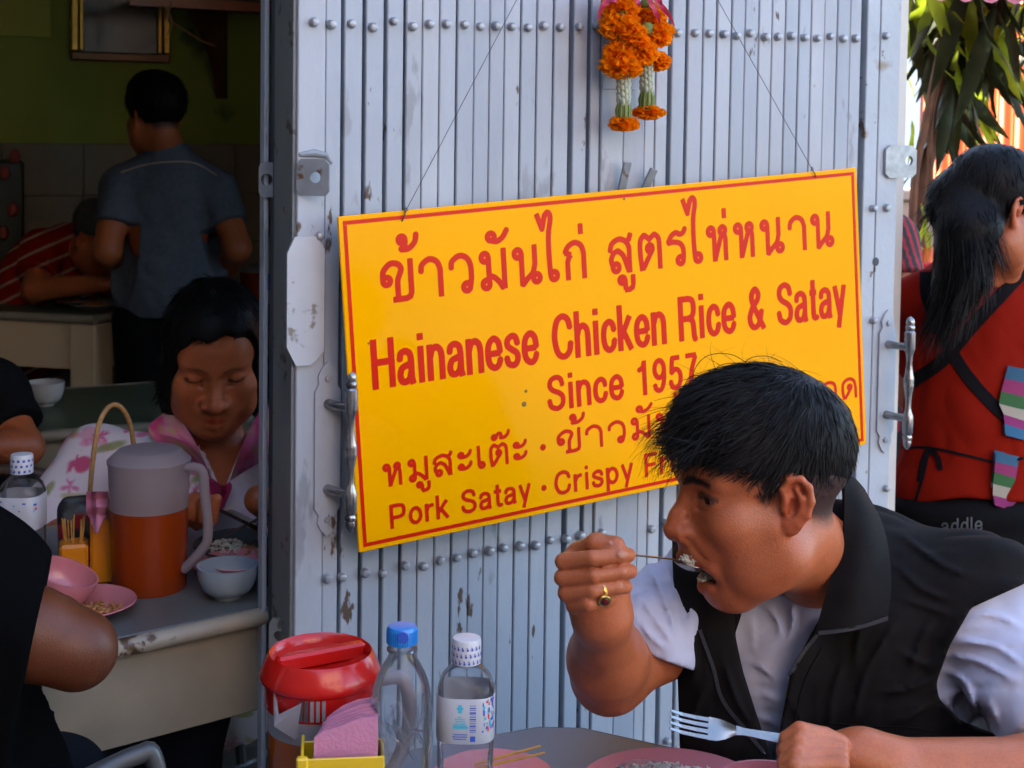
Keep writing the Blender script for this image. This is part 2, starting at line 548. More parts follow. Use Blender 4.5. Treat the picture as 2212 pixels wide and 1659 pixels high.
# added unseen house on the other side of the doorway, keeping the low light off
nh = thing('light_block_house', 'added unseen house beside the shop doorway, there to block light', 'house', W(-3.6, 4.2, 0))
mobj('wall', box(W(-3.6, 4.2, 2.3), (0.9, 4.0, 2.3), SNR, b=0.03), mat('brown_render', (0.16, 0.13, 0.10), 0.85, var=0.1, vscale=2), nh, smooth=False)
mobj('cornice', box(W(-3.6, 4.2, 4.68), (1.0, 4.1, 0.08), SNR, b=0.02), M_FACADE, nh, smooth=False)
for k in range(3):
    w_ = mobj('window', box(W(-2.685, 1.3 + k * 1.9, 1.7), (0.03, 0.5, 0.6), SNR, b=0.01), M_FACADE, nh, smooth=False)
    mobj('pane', box(W(-2.65, 1.3 + k * 1.9, 1.7), (0.012, 0.43, 0.53), SNR), M_OPPW, w_, smooth=False)
# ------------------------------------------------------------------ the folding steel shutter
M_SLAT = [mat('shutter_paint_%s' % n, c, 0.45, var=0.07, vscale=9, bump=0.4, bscale=60, spec=0.25,
               stretch=(1, 1, .35), dirt=[((0.27, 0.28, 0.30), 0.27, 34), ((0.10, 0.07, 0.05), 0.13, 80)]) for n, c in (('plain', (.37, .39, .425)), ('fresh', (.395, .41, .44)), ('dull', (.345, .37, .41)))]
M_PAINT = M_SLAT[0]
M_PAINT2 = mat('stained_shutter_paint', (0.36, 0.385, 0.42), 0.45, var=0.06, vscale=9, bump=0.35, bscale=70,
               dirt=[((0.24, 0.19, 0.14), 0.40, 14), ((0.12, 0.08, 0.05), 0.16, 60)])
M_GREY = mat('grey_shutter_paint', (0.17, 0.18, 0.185), 0.45, var=0.1, vscale=12, bump=0.3, bscale=60, dirt=((0.06, 0.05, 0.045), 0.24, 40))
M_RIVET = mat('rivet_paint', (0.30, 0.31, 0.33), 0.3, metal=0.25, var=0.2, vscale=60)
M_DARK = mat('gap_shade', (0.05, 0.055, 0.06), 0.7)  # dark colour standing in for shade in gaps and holes
M_CHROME = mat('worn_handle_metal', (0.30, 0.29, 0.29), 0.26, metal=0.85, var=0.25, vscale=70, dirt=((0.12, 0.11, 0.11), 0.3, 50))
SH = thing('folding_shutter', 'pale blue-grey folding steel shutter with rows of rivets behind the yellow sign', 'shutter', W(0.55, 0, 0.0))
ZT, ZB = 2.42, 0.03
def s_at(u, v=205): return on_shutter(u, v)[0]
c1 = lambda x: (1000 + x / 1.843) * 0.5486
c2 = lambda x: (2200 + x / 1.843) * 0.5486
c3 = lambda x: (3232 + x / 1.509) * 0.5486
# (left edge, right edge, depth step) of every slat, read along one height
edges = [(c1(310), c1(513), .004), (c1(515), c1(628), .002), (c1(652), c1(786), 0), (c1(808), c1(938), 0.001), (c1(961), c1(1083), 0), (c1(1100), c1(1214), .002),
         (c1(1216), c1(1338), .0015), (c1(1341), c1(1461), .001), (c1(1469), c1(1590), .002), (c1(1593), c1(1704), .001), (c1(1706), c1(1809), .002),
         (c1(1814), c1(1926), 0.001), (c1(1933), c1(2043), .001), (c1(2048), c1(2160), 0.002), (c1(2172), c2(72), .0), (c2(100), c2(203), .001), (c2(232), c2(301), .0),
         (c2(304), c2(466), .004), (c2(468), c2(618), .004), (c2(621), c2(694), .003), (c2(697), c2(783), .003), (c2(817), c2(915), .0), (c2(932), c2(1035), .001),
         (c2(1038), c2(1132), .001), (c2(1139), c2(1241), .001), (c2(1244), c2(1338), .002), (c2(1341), c2(1436), .002), (c2(1443), c2(1535), .001),
         (c2(1538), c2(1631), .001), (c2(1635), c2(1726), .001), (c2(1730), c2(1819), .001), (c2(1821), c2(1913), .002), (c2(1916), c2(2007), .001),
         (c2(2012), c2(2103), .001), (c2(2106), c2(2186), 0.0), (c3(258), c3(336), .004), (c3(338), c3(460), .004)]
rs = random.Random(3)
slat_me = {}
SLS = []
for i, (a, b, st) in enumerate(edges):
    s0, s1 = s_at(a), s_at(b)
    m = M_PAINT2 if i >= 35 else rs.choice(M_SLAT)
    wd = s1 - s0
    tilt = 0.0 if i in (0, 1, 35, 36) else rs.uniform(-0.05, 0.05)
    R = SNR @ rotz(tilt)
    SLS.append((s0, s1, st))
    mobj('slat', box(W((s0 + s1) / 2, st - 0.011, (ZT + ZB) / 2), (wd / 2 - 0.0004, 0.011, (ZT - ZB) / 2), R, b=0.0016), m, SH, angle=20)
SL, SR_ = SLS[0][0], SLS[-1][1]
mobj('gap_shade_sheet', box(W((SL + SR_) / 2, -0.045, (ZT + ZB) / 2), ((SR_ - SL) / 2 - 0.01, 0.006, (ZT - ZB) / 2 - 0.01), SNR), M_DARK, SH, smooth=False)  # added dark sheet; its colour stands for the shade seen between slats
# end stile on the doorway side, in three steps going back, and the plain stile at the other end
mobj('end_stile', box(W(SL - 0.0015, -0.046, 1.22), (0.0035, 0.043, 1.2), SNR, b=0.001), M_GREY, SH, smooth=False)
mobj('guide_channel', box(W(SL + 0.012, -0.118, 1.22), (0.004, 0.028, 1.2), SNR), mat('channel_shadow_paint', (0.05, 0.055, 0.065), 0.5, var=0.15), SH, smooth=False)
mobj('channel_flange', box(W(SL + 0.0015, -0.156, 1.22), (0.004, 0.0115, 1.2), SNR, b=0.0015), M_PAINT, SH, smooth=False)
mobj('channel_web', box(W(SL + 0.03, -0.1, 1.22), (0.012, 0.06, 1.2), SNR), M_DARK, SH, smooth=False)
mobj('top_rail', box(W((SL + SR_) / 2, -0.03, ZT + 0.03), ((SR_ - SL) / 2 + 0.1, 0.05, 0.03), SNR, b=0.004), M_GREY, SH, smooth=False)
# rivets
rv = mesh_data('rivet', *lathe([(0.0078, 0), (0.0074, 0.006), (0.0058, 0.0105), (0.0047, 0.0112), (0.0, 0.0113)], n=12, R=np.stack([np.array([1, 0, 0]), np.array([0, 0, 1]), np.array([0, 1, 0])], 1)), M_RIVET, angle=35)
RN = np.stack([S, N, Z], 1)
riv = [(c1(x), y / 1.843 * .5486) for x, y in ((435, 160), (565, 178), (715, 172), (868, 198), (1020, 153), (1155, 192), (1278, 175), (1402, 173), (1533, 178), (1648, 192), (1760, 188), (1875, 192), (1995, 200), (2107, 187))]
riv += [(c2(x), y / 1.843 * .5486) for x, y in ((18, 197), (153, 193), (278, 190), (400, 205), (560, 215), (680, 225), (873, 238), (997, 238), (1098, 242), (1202, 247), (1293, 260), (1393, 240), (1503, 268), (1597, 265), (1693, 260), (1788, 273), (1877, 277), (1977, 263), (2070, 280), (2165, 278))]
riv += [(c3(385), 213 / 1.509 * .5486)]
riv += [(708, 1250), (740, 1248), (790, 1238), (828, 1240), (876, 1222), (915, 1224), (952, 1211), (987, 1205), (1022, 1196), (1058, 1190), (1088, 1184), (1124, 1180),
        (1157, 1178), (1190, 1168), (1224, 1165), (1255, 1158), (1300, 1151), (1408, 1143), (1440, 1130), (1885, 450), (1915, 449), (1885, 692), (1914, 1055), (1443, 1602), (1480, 1590), (690, 510)]
def step_at(s):
    for a, b, st in SLS:
        if a - 0.003 <= s <= b + 0.003: return st
    return 0.0
for k, (u, v) in enumerate(riv):
    s, z = on_shutter(u, v, 0.006)
    a = rs.uniform(0, 6.28); q = rs.uniform(0.88, 1.08)
    inst('rivet', rv, M4(RN @ np.array(Matrix.Rotation(a, 3, 'Y')), W(s, step_at(s) + 0.0004, z), (q, q * rs.uniform(0.8, 1.1), q)), SH)
# rivet holes with no rivet left
for (u, v) in ((1888, 565),):
    s, z = on_shutter(u, v)
    mobj('rivet_hole', lathe([(0.0085, 0), (0.0, 0.0008)], n=14, R=np.stack([S, Z, N], 1), c=W(s, 0.0046, z)), M_DARK, SH, smooth=False)
# turned pull handles on shaped plates
def pull_handle(u0, v0, v1, off_s):
    s, zt = on_shutter(u0, v0); _, zb = on_shutter(u0, v1)
    H = zt - zb
    w = 0.021
    outl = [(0, 0), (0.009, 0.008), (0.016, 0.022), (0.014, 0.034), (w, 0.045), (w, H - 0.045), (0.014, H - 0.034), (0.016, H - 0.022), (0.009, H - 0.008), (0, H),
            (-0.009, H - 0.008), (-0.016, H - 0.022), (-0.014, H - 0.034), (-w, H - 0.045), (-w, 0.045), (-0.014, 0.034), (-0.016, 0.022), (-0.009, 0.008)]
    R = np.stack([S, Z, N], 1)
    hd = mobj('pull_handle', prism(outl, 0.004, R, W(s, 0.0048, zb)), M_PAINT, SH, smooth=False)
    for zz in (zb + 0.026, zt - 0.026):
        mobj('screw', lathe([(0.0055, 0), (0.005, 0.003), (0.0, 0.0035)], n=10, R=R, c=W(s, 0.009, zz)), M_RIVET, hd)
    gs = s + off_s
    for zz in (zb + H * 0.27, zt - H * 0.24):
        mobj('post', tube([W(s, 0.006, zz), W(s + off_s * 0.4, 0.03, zz), W(gs, 0.052, zz)], [0.0085, 0.007, 0.0075], 12), M_CHROME, hd)
    L = H * 0.92; z0 = zb + H * 0.055
    pr = [(0, 0), (.004, .004), (.0075, .014), (.0095, .028), (.0085, .036), (.0105, .042), (.0105, .05), (.0085, .056), (.0115, .062), (.0118, .10), (.0118, .125), (.0095, .135),
          (.0078, .145), (.0062, .16), (.0066, .19), (.0085, .215), (.0106, .235), (.0116, .245), (.0106, .252), (.0118, .262), (.0106, .272), (.0085, .29), (.0064, .32), (.0066, .345),
          (.0085, .36), (.0106, .37), (.0118, .38), (.0118, .44), (.0085, .446), (.0105, .452), (.0105, .46), (.0085, .466), (.0098, .476), (.0085, .486), (.005, .494), (0, .5)]
    mobj('grip', lathe([(r * .86, z / .5 * L) for r, z in pr], W(gs, 0.055, z0), n=18), M_CHROME, hd)
pull_handle(705, 780, 1155, 0.020)
pull_handle(1913, 668, 976, 0.012)
# padlock tabs with a hole
def hole_plate(w, h, th, hx, hy, hr, R, t, n=20):
    """Flat tab w by h with a round hole."""
    V, F = [], []
    for k in range(n):
        a = 2 * math.pi * k / n
        c, s_ = math.cos(a), math.sin(a)
        q = 1 / max(abs(c) / 1.0, abs(s_) / 1.0)
        ox = (w / 2 - hx) if c > 0 else hx + w / 2
        ex, ey = c * q, s_ * q
        x = ex * w / 2; y = ey * h / 2
        if abs(abs(ex) - 1) < .02 and abs(abs(ey) - 1) < .02: x *= .9; y *= .9
        for (px, py) in ((x, y), (hx + hr * c, hy + hr * s_)):
            V += [(px, py, 0), (px, py, th)]
    for k in range(n):
        a, b = 4 * k, 4 * ((k + 1) % n)
        F += [[a + 1, b + 1, b + 3, a + 3], [a, a + 2, b + 2, b], [a, b, b + 1, a + 1], [a + 2, a + 3, b + 3, b + 2]]
    return xf((V, F), R, t)
M_RUST = mat('chipped_tab_paint', (0.20, 0.215, 0.23), 0.5, var=0.15, vscale=30, dirt=((0.10, 0.045, 0.02), 0.34, 45))
s, z = on_shutter(674, 382)
ang = axis_rot(Z, math.radians(-62))
b1 = mobj('padlock_tab', hole_plate(0.052, 0.056, 0.005, 0.004, 0, 0.0085, np.stack([S * 0.75 + N * 0.66, Z, np.cross(S * 0.75 + N * 0.66, Z)], 1), W(s - 0.004, 0.019, z)), M_RUST, SH, smooth=False)
mobj('weld_bead', tube([W(s - 0.022, 0.006, z + 0.034), W(s, 0.008, z + 0.037), W(s + 0.02, 0.006, z + 0.033), W(s + 0.029, 0.006, z + 0.02)], [0.003, 0.006, 0.005, 0.003], 8), M_RUST, SH)
bp = U(583, 388, 2.29)
mobj('padlock_tab', hole_plate(0.034, 0.056, 0.005, -0.004, 0, 0.0095, np.stack([nrm(S * 0.86 + N * 0.5), Z, np.cross(nrm(S * 0.86 + N * 0.5), Z)], 1), bp), M_RUST, SH, smooth=False)
bp = U(607, 1372, 2.24)
mobj('padlock_tab', hole_plate(0.036, 0.056, 0.005, -0.003, 0, 0.0085, np.stack([nrm(S * 0.86 + N * 0.5), Z, np.cross(nrm(S * 0.86 + N * 0.5), Z)], 1), bp), M_GREY, SH, smooth=False)
s, z = on_shutter(1938, 349)
mobj('padlock_tab', hole_plate(0.078, 0.062, 0.006, 0.020, 0.002, 0.0095, np.stack([S, Z, N], 1), W(s, 0.0055, z)), M_RIVET, SH, smooth=False)
# white cover plate beside the handle, two latch bars sticking up behind the sign, square patch plate
s, z = on_shutter(661, 645); s1, z1 = on_shutter(661, 510); s2, z2 = on_shutter(661, 787)
w, hh = 0.030, (z1 - z2)
out = [(w * .3, 0), (w, .02), (w, hh - .02), (w * .6, hh), (-w * .6, hh), (-w, hh - .025), (-w, .03), (-w * .5, 0)]
mobj('cover_plate', prism(out, 0.006, np.stack([S, Z, N], 1), W(s - 0.004, 0.0046, z2)), mat('white_plate_paint', (0.41, 0.42, 0.45), 0.35, var=0.05, dirt=((0.2, 0.17, 0.14), 0.2, 45)), SH, smooth=False)
for (ua, va, ub, vb) in ((1338, 430, 1356, 350), (1383, 430, 1413, 365)):
    sa, za = on_shutter(ua, va, 0.012); sb, zb = on_shutter(ub, vb, 0.03)
    a, b = W(sa, 0.012, za), W(sb, 0.030, zb)
    up = nrm(b - a); sd = nrm(np.cross(up, N)); Rr = np.stack([sd, np.cross(up, sd), up], 1)
    mobj('latch_bar', box((a + b) / 2, (0.0075, 0.0025, np.linalg.norm(b - a) / 2), Rr, b=0.0008), M_RUST, SH, smooth=False)
s, z = on_shutter(1335, 130)
mobj('patch_plate', box(W(s, 0.006, z), (0.034, 0.0015, 0.05), SNR, b=0.0006), M_PAINT, SH, smooth=False)
# ------------------------------------------------------------------ the hanging sign and its lettering
GL = {
 'ข': (.74, [('o', .15, .52, .085, .09), ('s', (.068, .56), (.09, .76), (.24, .92), (.40, .90), (.47, .78), (.43, .64), (.385, .48), (.385, .07)), ('l', (.27, .065), (.56, .065), (.645, .105), (.675, .2), (.675, 1))]),
 'า': (.58, [('s', (.07, .64), (.10, .81), (.26, .93), (.42, .86), (.49, .68), (.495, .48)), ('l', (.495, .5), (.495, 0))]),
 'ว': (.60, [('s', (.07, .64), (.10, .81), (.27, .93), (.43, .86), (.51, .68), (.52, .40), (.495, .19)), ('o', .41, .155, .085, .095)]),
 'ม': (.68, [('o', .15, .81, .085, .10), ('l', (.235, .81), (.235, .18)), ('o', .165, .155, .085, .10), ('s', (.235, .36), (.36, .30), (.47, .17), (.55, .02)), ('l', (.59, 0), (.59, 1))]),
 'น': (.72, [('o', .15, .81, .085, .10), ('l', (.235, .81), (.235, 0)), ('s', (.24, .02), (.36, .17), (.49, .31), (.55, .52)), ('l', (.55, .5), (.55, 1)), ('o', .58, .165, .085, .10)]),
 'ไ': (.32, [('o', .19, .165, .085, .10), ('s', (.105, .18), (.09, .60), (.09, 1.0), (.11, 1.3), (.155, 1.55), (.15, 1.70), (.09, 1.76), (.02, 1.68)), ('l', (.03, 1.72), (-.05, 1.36), (-.17, 1.75))]),
 'ก': (.60, [('l', (.12, 0), (.12, .44), (.15, .56), (.21, .63)), ('l', (.21, .63), (.06, .70)), ('s', (.06, .70), (.15, .85), (.30, .93), (.45, .86), (.515, .68), (.52, .48)), ('l', (.52, .5), (.52, 0))]),
 'ส': (.66, [('s', (.06, .60), (.12, .79), (.30, .89), (.46, .82), (.545, .66), (.55, .45)), ('l', (.55, .5), (.55, 0)), ('l', (.44, .79), (.56, .87), (.60, 1.02)), ('o', .20, .165, .085, .10), ('s', (.12, .2), (.085, .37), (.15, .53), (.27, .60)), ('s', (.26, .60), (.40, .44), (.53, .02))]),
 'ู': (0, [('o', -.32, -.17, .075, .08), ('l', (-.24, -.17), (-.24, -.43)), ('l', (-.26, -.43), (-.14, -.43), (-.065, -.39), (-.04, -.30), (-.04, -.06))]),
 'ต': (.68, [('s', (.12, 0), (.085, .45), (.10, .78), (.20, .93)), ('l', (.19, .93), (.33, .80), (.47, .93)), ('s', (.46, .93), (.57, .80), (.59, .5), (.59, 0)), ('o', .34, .56, .075, .09), ('l', (.38, .48), (.14, .03))]),
 'ร': (.56, [('s', (.05, .64), (.14, .81), (.26, .89), (.37, .84), (.46, .88), (.51, .98)), ('s', (.05, .63), (.2, .65), (.36, .60), (.445, .46), (.455, .2)), ('o', .365, .155, .085, .095)]),
 'ห': (.66, [('o', .15, .81, .085, .10), ('l', (.235, .81), (.235, 0)), ('l', (.24, .02), (.44, .72)), ('o', .47, .81, .08, .10), ('s', (.50, .72), (.54, .62), (.545, .4)), ('l', (.545, .5), (.545, 0))]),
 'ะ': (.52, [('o', .14, .74, .075, .08), ('s', (.15, .64), (.30, .66), (.41, .76), (.45, .90)), ('o', .14, .24, .075, .08), ('s', (.15, .14), (.30, .16), (.41, .26), (.45, .40))]),
 'เ': (.30, [('o', .175, .165, .085, .10), ('l', (.09, .18), (.09, 1))]),
 'ท': (.66, [('o', .15, .81, .085, .10), ('l', (.235, .81), (.235, 0)), ('s', (.235, .1), (.29, .45), (.38, .80), (.49, .92), (.56, .8), (.57, .48)), ('l', (.57, .5), (.57, 0))]),
 'อ': (.62, [('s', (.06, .67), (.14, .85), (.30, .93), (.47, .85), (.53, .65), (.53, .3), (.48, .12), (.33, .065), (.12, .065)), ('s', (.12, .07), (.09, .25), (.12, .42)), ('o', .20, .44, .09, .10)]),
 'ด': (.64, [('s', (.13, 0), (.085, .45), (.12, .78), (.32, .93), (.50, .80), (.555, .48)), ('l', (.555, .5), (.555, 0)), ('o', .34, .55, .075, .09), ('l', (.38, .47), (.16, .03))]),
 'ั': (0, [('o', -.36, 1.30, .085, .09), ('s', (-.36, 1.21), (-.22, 1.18), (-.08, 1.28), (.02, 1.46))]),
 '้': (0, [('o', -.22, 1.46, .075, .08), ('s', (-.145, 1.43), (-.17, 1.31), (-.25, 1.23)), ('s', (-.25, 1.23), (-.08, 1.24), (.06, 1.38), (.10, 1.58))]),
 '่': (0, [('l', (-.13, 1.13), (-.13, 1.40))]),
 '๊': (0, [('o', -.46, 1.25, .07, .075), ('s', (-.39, 1.25), (-.36, 1.36), (-.28, 1.39), (-.24, 1.30), (-.26, 1.18)), ('s', (-.26, 1.19), (-.13, 1.20), (-.03, 1.31), (.01, 1.47))]),
 'H': (.74, [('l', (.08, 0), (.08, 1)), ('l', (.64, 0), (.64, 1)), ('l', (.08, .53), (.64, .53))]),
 'a': (.57, [('s', (.08, .52), (.12, .635), (.26, .68), (.40, .63), (.445, .52), (.45, .3)), ('l', (.45, .4), (.45, .12), (.49, 0)), ('s', (.45, .41), (.30, .39), (.14, .34), (.075, .21), (.12, .09), (.24, .06), (.38, .12), (.45, .27))]),
 'i': (.25, [('l', (.12, 0), (.12, .74)), ('l', (.12, .86), (.12, 1))]),
 'n': (.58, [('l', (.08, 0), (.08, .74)), ('s', (.09, .48), (.16, .62), (.30, .675), (.43, .61), (.475, .48), (.48, .3)), ('l', (.48, .36), (.48, 0))]),
 'e': (.58, [('l', (.08, .36), (.50, .36)), ('s', (.50, .37), (.45, .58), (.29, .67), (.12, .57), (.07, .36), (.12, .15), (.29, .06), (.43, .11), (.50, .23))]),
 's': (.54, [('s', (.455, .50), (.39, .635), (.26, .67), (.11, .60), (.10, .48), (.25, .39), (.41, .31), (.45, .19), (.37, .08), (.25, .06), (.11, .11), (.06, .23))]),
 'C': (.75, [('s', (.66, .67), (.59, .85), (.40, .93), (.18, .83), (.08, .5), (.18, .17), (.40, .07), (.60, .16), (.67, .36))]),
 'h': (.58, [('l', (.08, 0), (.08, 1)), ('s', (.09, .48), (.16, .62), (.30, .675), (.43, .61), (.475, .48), (.48, .3)), ('l', (.48, .36), (.48, 0))]),
 'c': (.54, [('s', (.47, .48), (.41, .62), (.27, .67), (.12, .57), (.07, .36), (.12, .15), (.27, .06), (.42, .12), (.48, .27))]),
 'k': (.56, [('l', (.08, 0), (.08, 1)), ('l', (.47, .74), (.10, .28)), ('l', (.21, .42), (.50, 0))]),
 'R': (.72, [('l', (.08, 0), (.08, 1)), ('l', (.08, .93), (.42, .93)), ('s', (.40, .93), (.56, .88), (.61, .72), (.56, .55), (.40, .485)), ('l', (.42, .485), (.08, .485)), ('s', (.40, .485), (.55, .42), (.59, .25), (.60, .10), (.64, 0))]),
 'P': (.68, [('l', (.08, 0), (.08, 1)), ('l', (.08, .93), (.40, .93)), ('s', (.38, .93), (.55, .88), (.60, .70), (.55, .51), (.38, .445)), ('l', (.40, .445), (.08, .445))]),
 'F': (.62, [('l', (.08, 0), (.08, 1)), ('l', (.08, .93), (.58, .93)), ('l', (.08, .50), (.52, .50))]),
 '&': (.76, [('s', (.68, 0), (.24, .58), (.19, .80), (.33, .93), (.47, .82), (.42, .67), (.20, .50), (.08, .28), (.16, .10), (.34, .06), (.50, .18), (.60, .44))]),
 'S': (.69, [('s', (.585, .70), (.52, .87), (.34, .93), (.15, .86), (.11, .70), (.22, .58), (.46, .48), (.585, .36), (.57, .17), (.45, .08), (.32, .06), (.13, .14), (.07, .31))]),
 't': (.36, [('l', (.17, .95), (.17, .25)), ('s', (.17, .3), (.18, .12), (.24, .06), (.33, .07)), ('l', (.02, .66), (.32, .66))]),
 'y': (.55, [('l', (.06, .74), (.28, .02)), ('l', (.49, .74), (.19, -.26))]),
 'o': (.60, [('o', .30, .365, .215, .30)]),
 'r': (.38, [('l', (.08, 0), (.08, .74)), ('s', (.09, .44), (.17, .61), (.35, .665))]),
 'p': (.60, [('l', (.08, .74), (.08, -.26)), ('o', .295, .365, .205, .30)]),
 'd': (.60, [('l', (.52, 1), (.52, 0)), ('o', .305, .365, .205, .30)]),
 'l': (.25, [('l', (.12, 0), (.12, 1))]),
 '1': (.58, [('l', (.33, 0), (.33, 1)), ('s', (.33, .95), (.26, .80), (.11, .74))]),
 '9': (.58, [('o', .28, .68, .195, .25), ('s', (.475, .68), (.465, .36), (.38, .13), (.26, .06), (.13, .11), (.08, .23))]),
 '5': (.58, [('l', (.47, .93), (.16, .93), (.11, .49)), ('s', (.11, .50), (.28, .60), (.44, .52), (.49, .33), (.42, .13), (.26, .06), (.12, .12), (.07, .26))]),
 '7': (.56, [('l', (.06, .93), (.50, .93)), ('s', (.48, .90), (.34, .6), (.25, .3), (.22, 0))]),
 '•': (.40, [('d', .20, .42, .13)]),
 ' ': (.34, []),
}
def letter_mesh(text, x0, x1, y0, H, w, h=0.001, track=0.09, gaps=None):
    """Flat outlines of a line of stroke lettering between x0 and x1 on baseline y0, letters H tall, strokes w wide."""
    adv, pen = [], 0.0
    for ch in text:
        a, st = GL[ch]
        if a == 0: adv.append((pen - track, st)); continue
        adv.append((pen, st)); pen += a + track
    tot = pen - track
    kx = (x1 - x0) / tot
    pad = 3 * h + w
    nx, ny = int((x1 - x0 + 2 * pad + .03) / h), int((H * 2.5 + 2 * pad) / h)
    ox, oy = x0 - pad - .015, y0 - H * 0.5 - pad
    D = np.full((ny, nx), 1.0)
    def put(pts, flat=True):
        P = np.asarray(pts)
        lo = np.floor((P.min(0) - w * 1.2 - [ox, oy]) / h).astype(int); hi = np.ceil((P.max(0) + w * 1.2 - [ox, oy]) / h).astype(int)
        lo = np.maximum(lo, 0); hi = np.minimum(hi, [nx - 1, ny - 1])
        X, Y = np.meshgrid(ox + np.arange(lo[0], hi[0] + 1) * h, oy + np.arange(lo[1], hi[1] + 1) * h)
        best = np.full(X.shape, 1.0); n = len(P) - 1
        for i in range(n):
            ab = P[i + 1] - P[i]; L = np.hypot(*ab) + 1e-9; ab = ab / L
            t = (X - P[i, 0]) * ab[0] + (Y - P[i, 1]) * ab[1]
            pe = np.abs((X - P[i, 0]) * -ab[1] + (Y - P[i, 1]) * ab[0])
            tc = np.clip(t, 0, L)
            d = np.hypot(t - tc, pe) - w / 2
            if flat and i == 0: d = np.where(t < 0, np.maximum(pe - w / 2, -t), d)
            if flat and i == n - 1: d = np.where(t > L, np.maximum(pe - w / 2, t - L), d)
            best = np.minimum(best, d)
        sub = D[lo[1]:hi[1] + 1, lo[0]:hi[0] + 1]
        np.minimum(sub, best, out=sub)
    for px, st in adv:
        T = lambda p: (x0 + (px + p[0]) * kx, y0 + p[1] * H)
        for k in st:
            if k[0] == 'l': put([T(p) for p in k[1:]])
            elif k[0] == 's': put(crom([T(p) for p in k[1:]], 7))
            elif k[0] == 'o':
                c = T(k[1:3]); rr = (k[3] * (kx + H) / 2, k[4] * H)
                if k[3] > .15: rr = (k[3] * kx, k[4] * H)
                t = np.linspace(0, 2 * math.pi, 25)
                put(np.stack([c[0] + rr[0] * np.cos(t), c[1] + rr[1] * np.sin(t)], 1), False)
            elif k[0] == 'd':
                c = T(k[1:3]); X, Y = np.meshgrid(ox + np.arange(nx) * h, oy + np.arange(ny) * h)
                np.minimum(D, np.hypot(X - c[0], Y - c[1]) - k[3] * H, out=D)
    V, F = [], []
    ins = D < 0
    full = ins[:-1, :-1] & ins[1:, :-1] & ins[:-1, 1:] & ins[1:, 1:]
    any_ = ins[:-1, :-1] | ins[1:, :-1] | ins[:-1, 1:] | ins[1:, 1:]
    for j in range(ny - 1):
        row = full[j]
        if row.any():
            e = np.flatnonzero(np.diff(np.concatenate([[0], row.view(np.int8), [0]])))
            for a, b in zip(e[::2], e[1::2]):
                n = len(V); y, yy = oy + j * h, oy + (j + 1) * h
                V += [(ox + a * h, y), (ox + b * h, y), (ox + b * h, yy), (ox + a * h, yy)]; F.append([n, n + 1, n + 2, n + 3])
    for j, i in np.argwhere(any_ & ~full):
        cs = [(i, j), (i + 1, j), (i + 1, j + 1), (i, j + 1)]; poly = []
        for q in range(4):
            a, b = cs[q], cs[(q + 1) % 4]; da, db = D[a[1], a[0]], D[b[1], b[0]]
            if da < 0: poly.append((ox + a[0] * h, oy + a[1] * h))
            if (da < 0) != (db < 0):
                t = da / (da - db)
                poly.append((ox + (a[0] + (b[0] - a[0]) * t) * h, oy + (a[1] + (b[1] - a[1]) * t) * h))
        if len(poly) >= 3:
            n = len(V); V += poly; F.append(list(range(n, n + len(poly))))
    return np.array(V), F

SGO = 0.058
q = np.array([on_shutter(u, v, SGO) for u, v in ((730, 470), (1855, 360), (1868, 962), (775, 1190))])
sc_ = q.mean(0); SA = math.radians(4.05)
SWD, SHT = 1.019, 0.518
sx = S * math.cos(SA) + Z * math.sin(SA); sy = -S * math.sin(SA) + Z * math.cos(SA)
sy = nrm(sy - N * 0.012); sn = np.cross(sx, sy)
sn = sn if sn @ N > 0 else -sn
SGR = np.stack([sx, sy, sn], 1); SGC = W(sc_[0], SGO, sc_[1])
def sg(u, v):
    r = ray(u, v); o = np.array([0, 0, CAMH]); t = ((SGC - o) @ sn) / (r @ sn); p = o + r * t - SGC
    return np.array([p @ sx, p @ sy])
M_SIGN = mat('yellow_acrylic', (0.90, 0.375, 0.0), 0.08, var=0.035, vscale=3, spec=0.17)  # faint colour mottle stands in for uneven sheen on the panel
M_RED = mat('red_lettering', (0.58, 0.014, 0.003), 0.3, spec=0.2)
SIGN = thing('shop_sign', 'glossy yellow sign with red Thai and English lettering hung crooked on wires', 'sign', SGC - Z * 0.27)
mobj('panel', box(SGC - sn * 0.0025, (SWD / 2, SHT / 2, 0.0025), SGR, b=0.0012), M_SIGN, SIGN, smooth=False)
bd = []
for (cx, cy, hx, hy) in ((0, SHT / 2 - .0105, SWD / 2 - .0075, .003), (0, -SHT / 2 + .0105, SWD / 2 - .0075, .003), (-SWD / 2 + .0105, 0, .003, SHT / 2 - .0138), (SWD / 2 - .0105, 0, .003, SHT / 2 - .0138)):
    bd.append(box(SGC + sx * cx + sy * cy + sn * 0.0003, (hx, hy, 0.0002), SGR))
mobj('border', join(*bd), M_RED, SIGN, smooth=False)
def line(text, ua, va, ub, vb, capu, capv, wf, name, track=0.09):
    a, b = sg(ua, va), sg(ub, vb); t = sg(capu, capv)
    y0 = (a[1] + b[1]) / 2
    H = t[1] - a[1]
    V, F = letter_mesh(text, a[0], b[0], y0, H, H * wf, h=0.0010, track=track)
    P = SGC + np.outer(V[:, 0], sx) + np.outer(V[:, 1], sy) + sn * 0.0004
    mobj(name, (P, F), M_RED, SIGN, smooth=False)
line('ข้าวมันไก่ สูตรไห่หนาน', 823, 655, 1803, 534, 822, 563, .145, 'lettering')
line('Hainanese Chicken Rice & Satay', 806, 832, 1828, 690, 806, 723, .138, 'lettering')
line('Since 1957', 1184, 885, 1509, 838, 1184, 807, .15, 'lettering')
line('หมูสะเต๊ะ', 826, 1053, 1142, 994, 826, 1001, .16, 'lettering')
line('•', 1163, 992, 1185, 987, 1163, 936, .15, 'lettering')
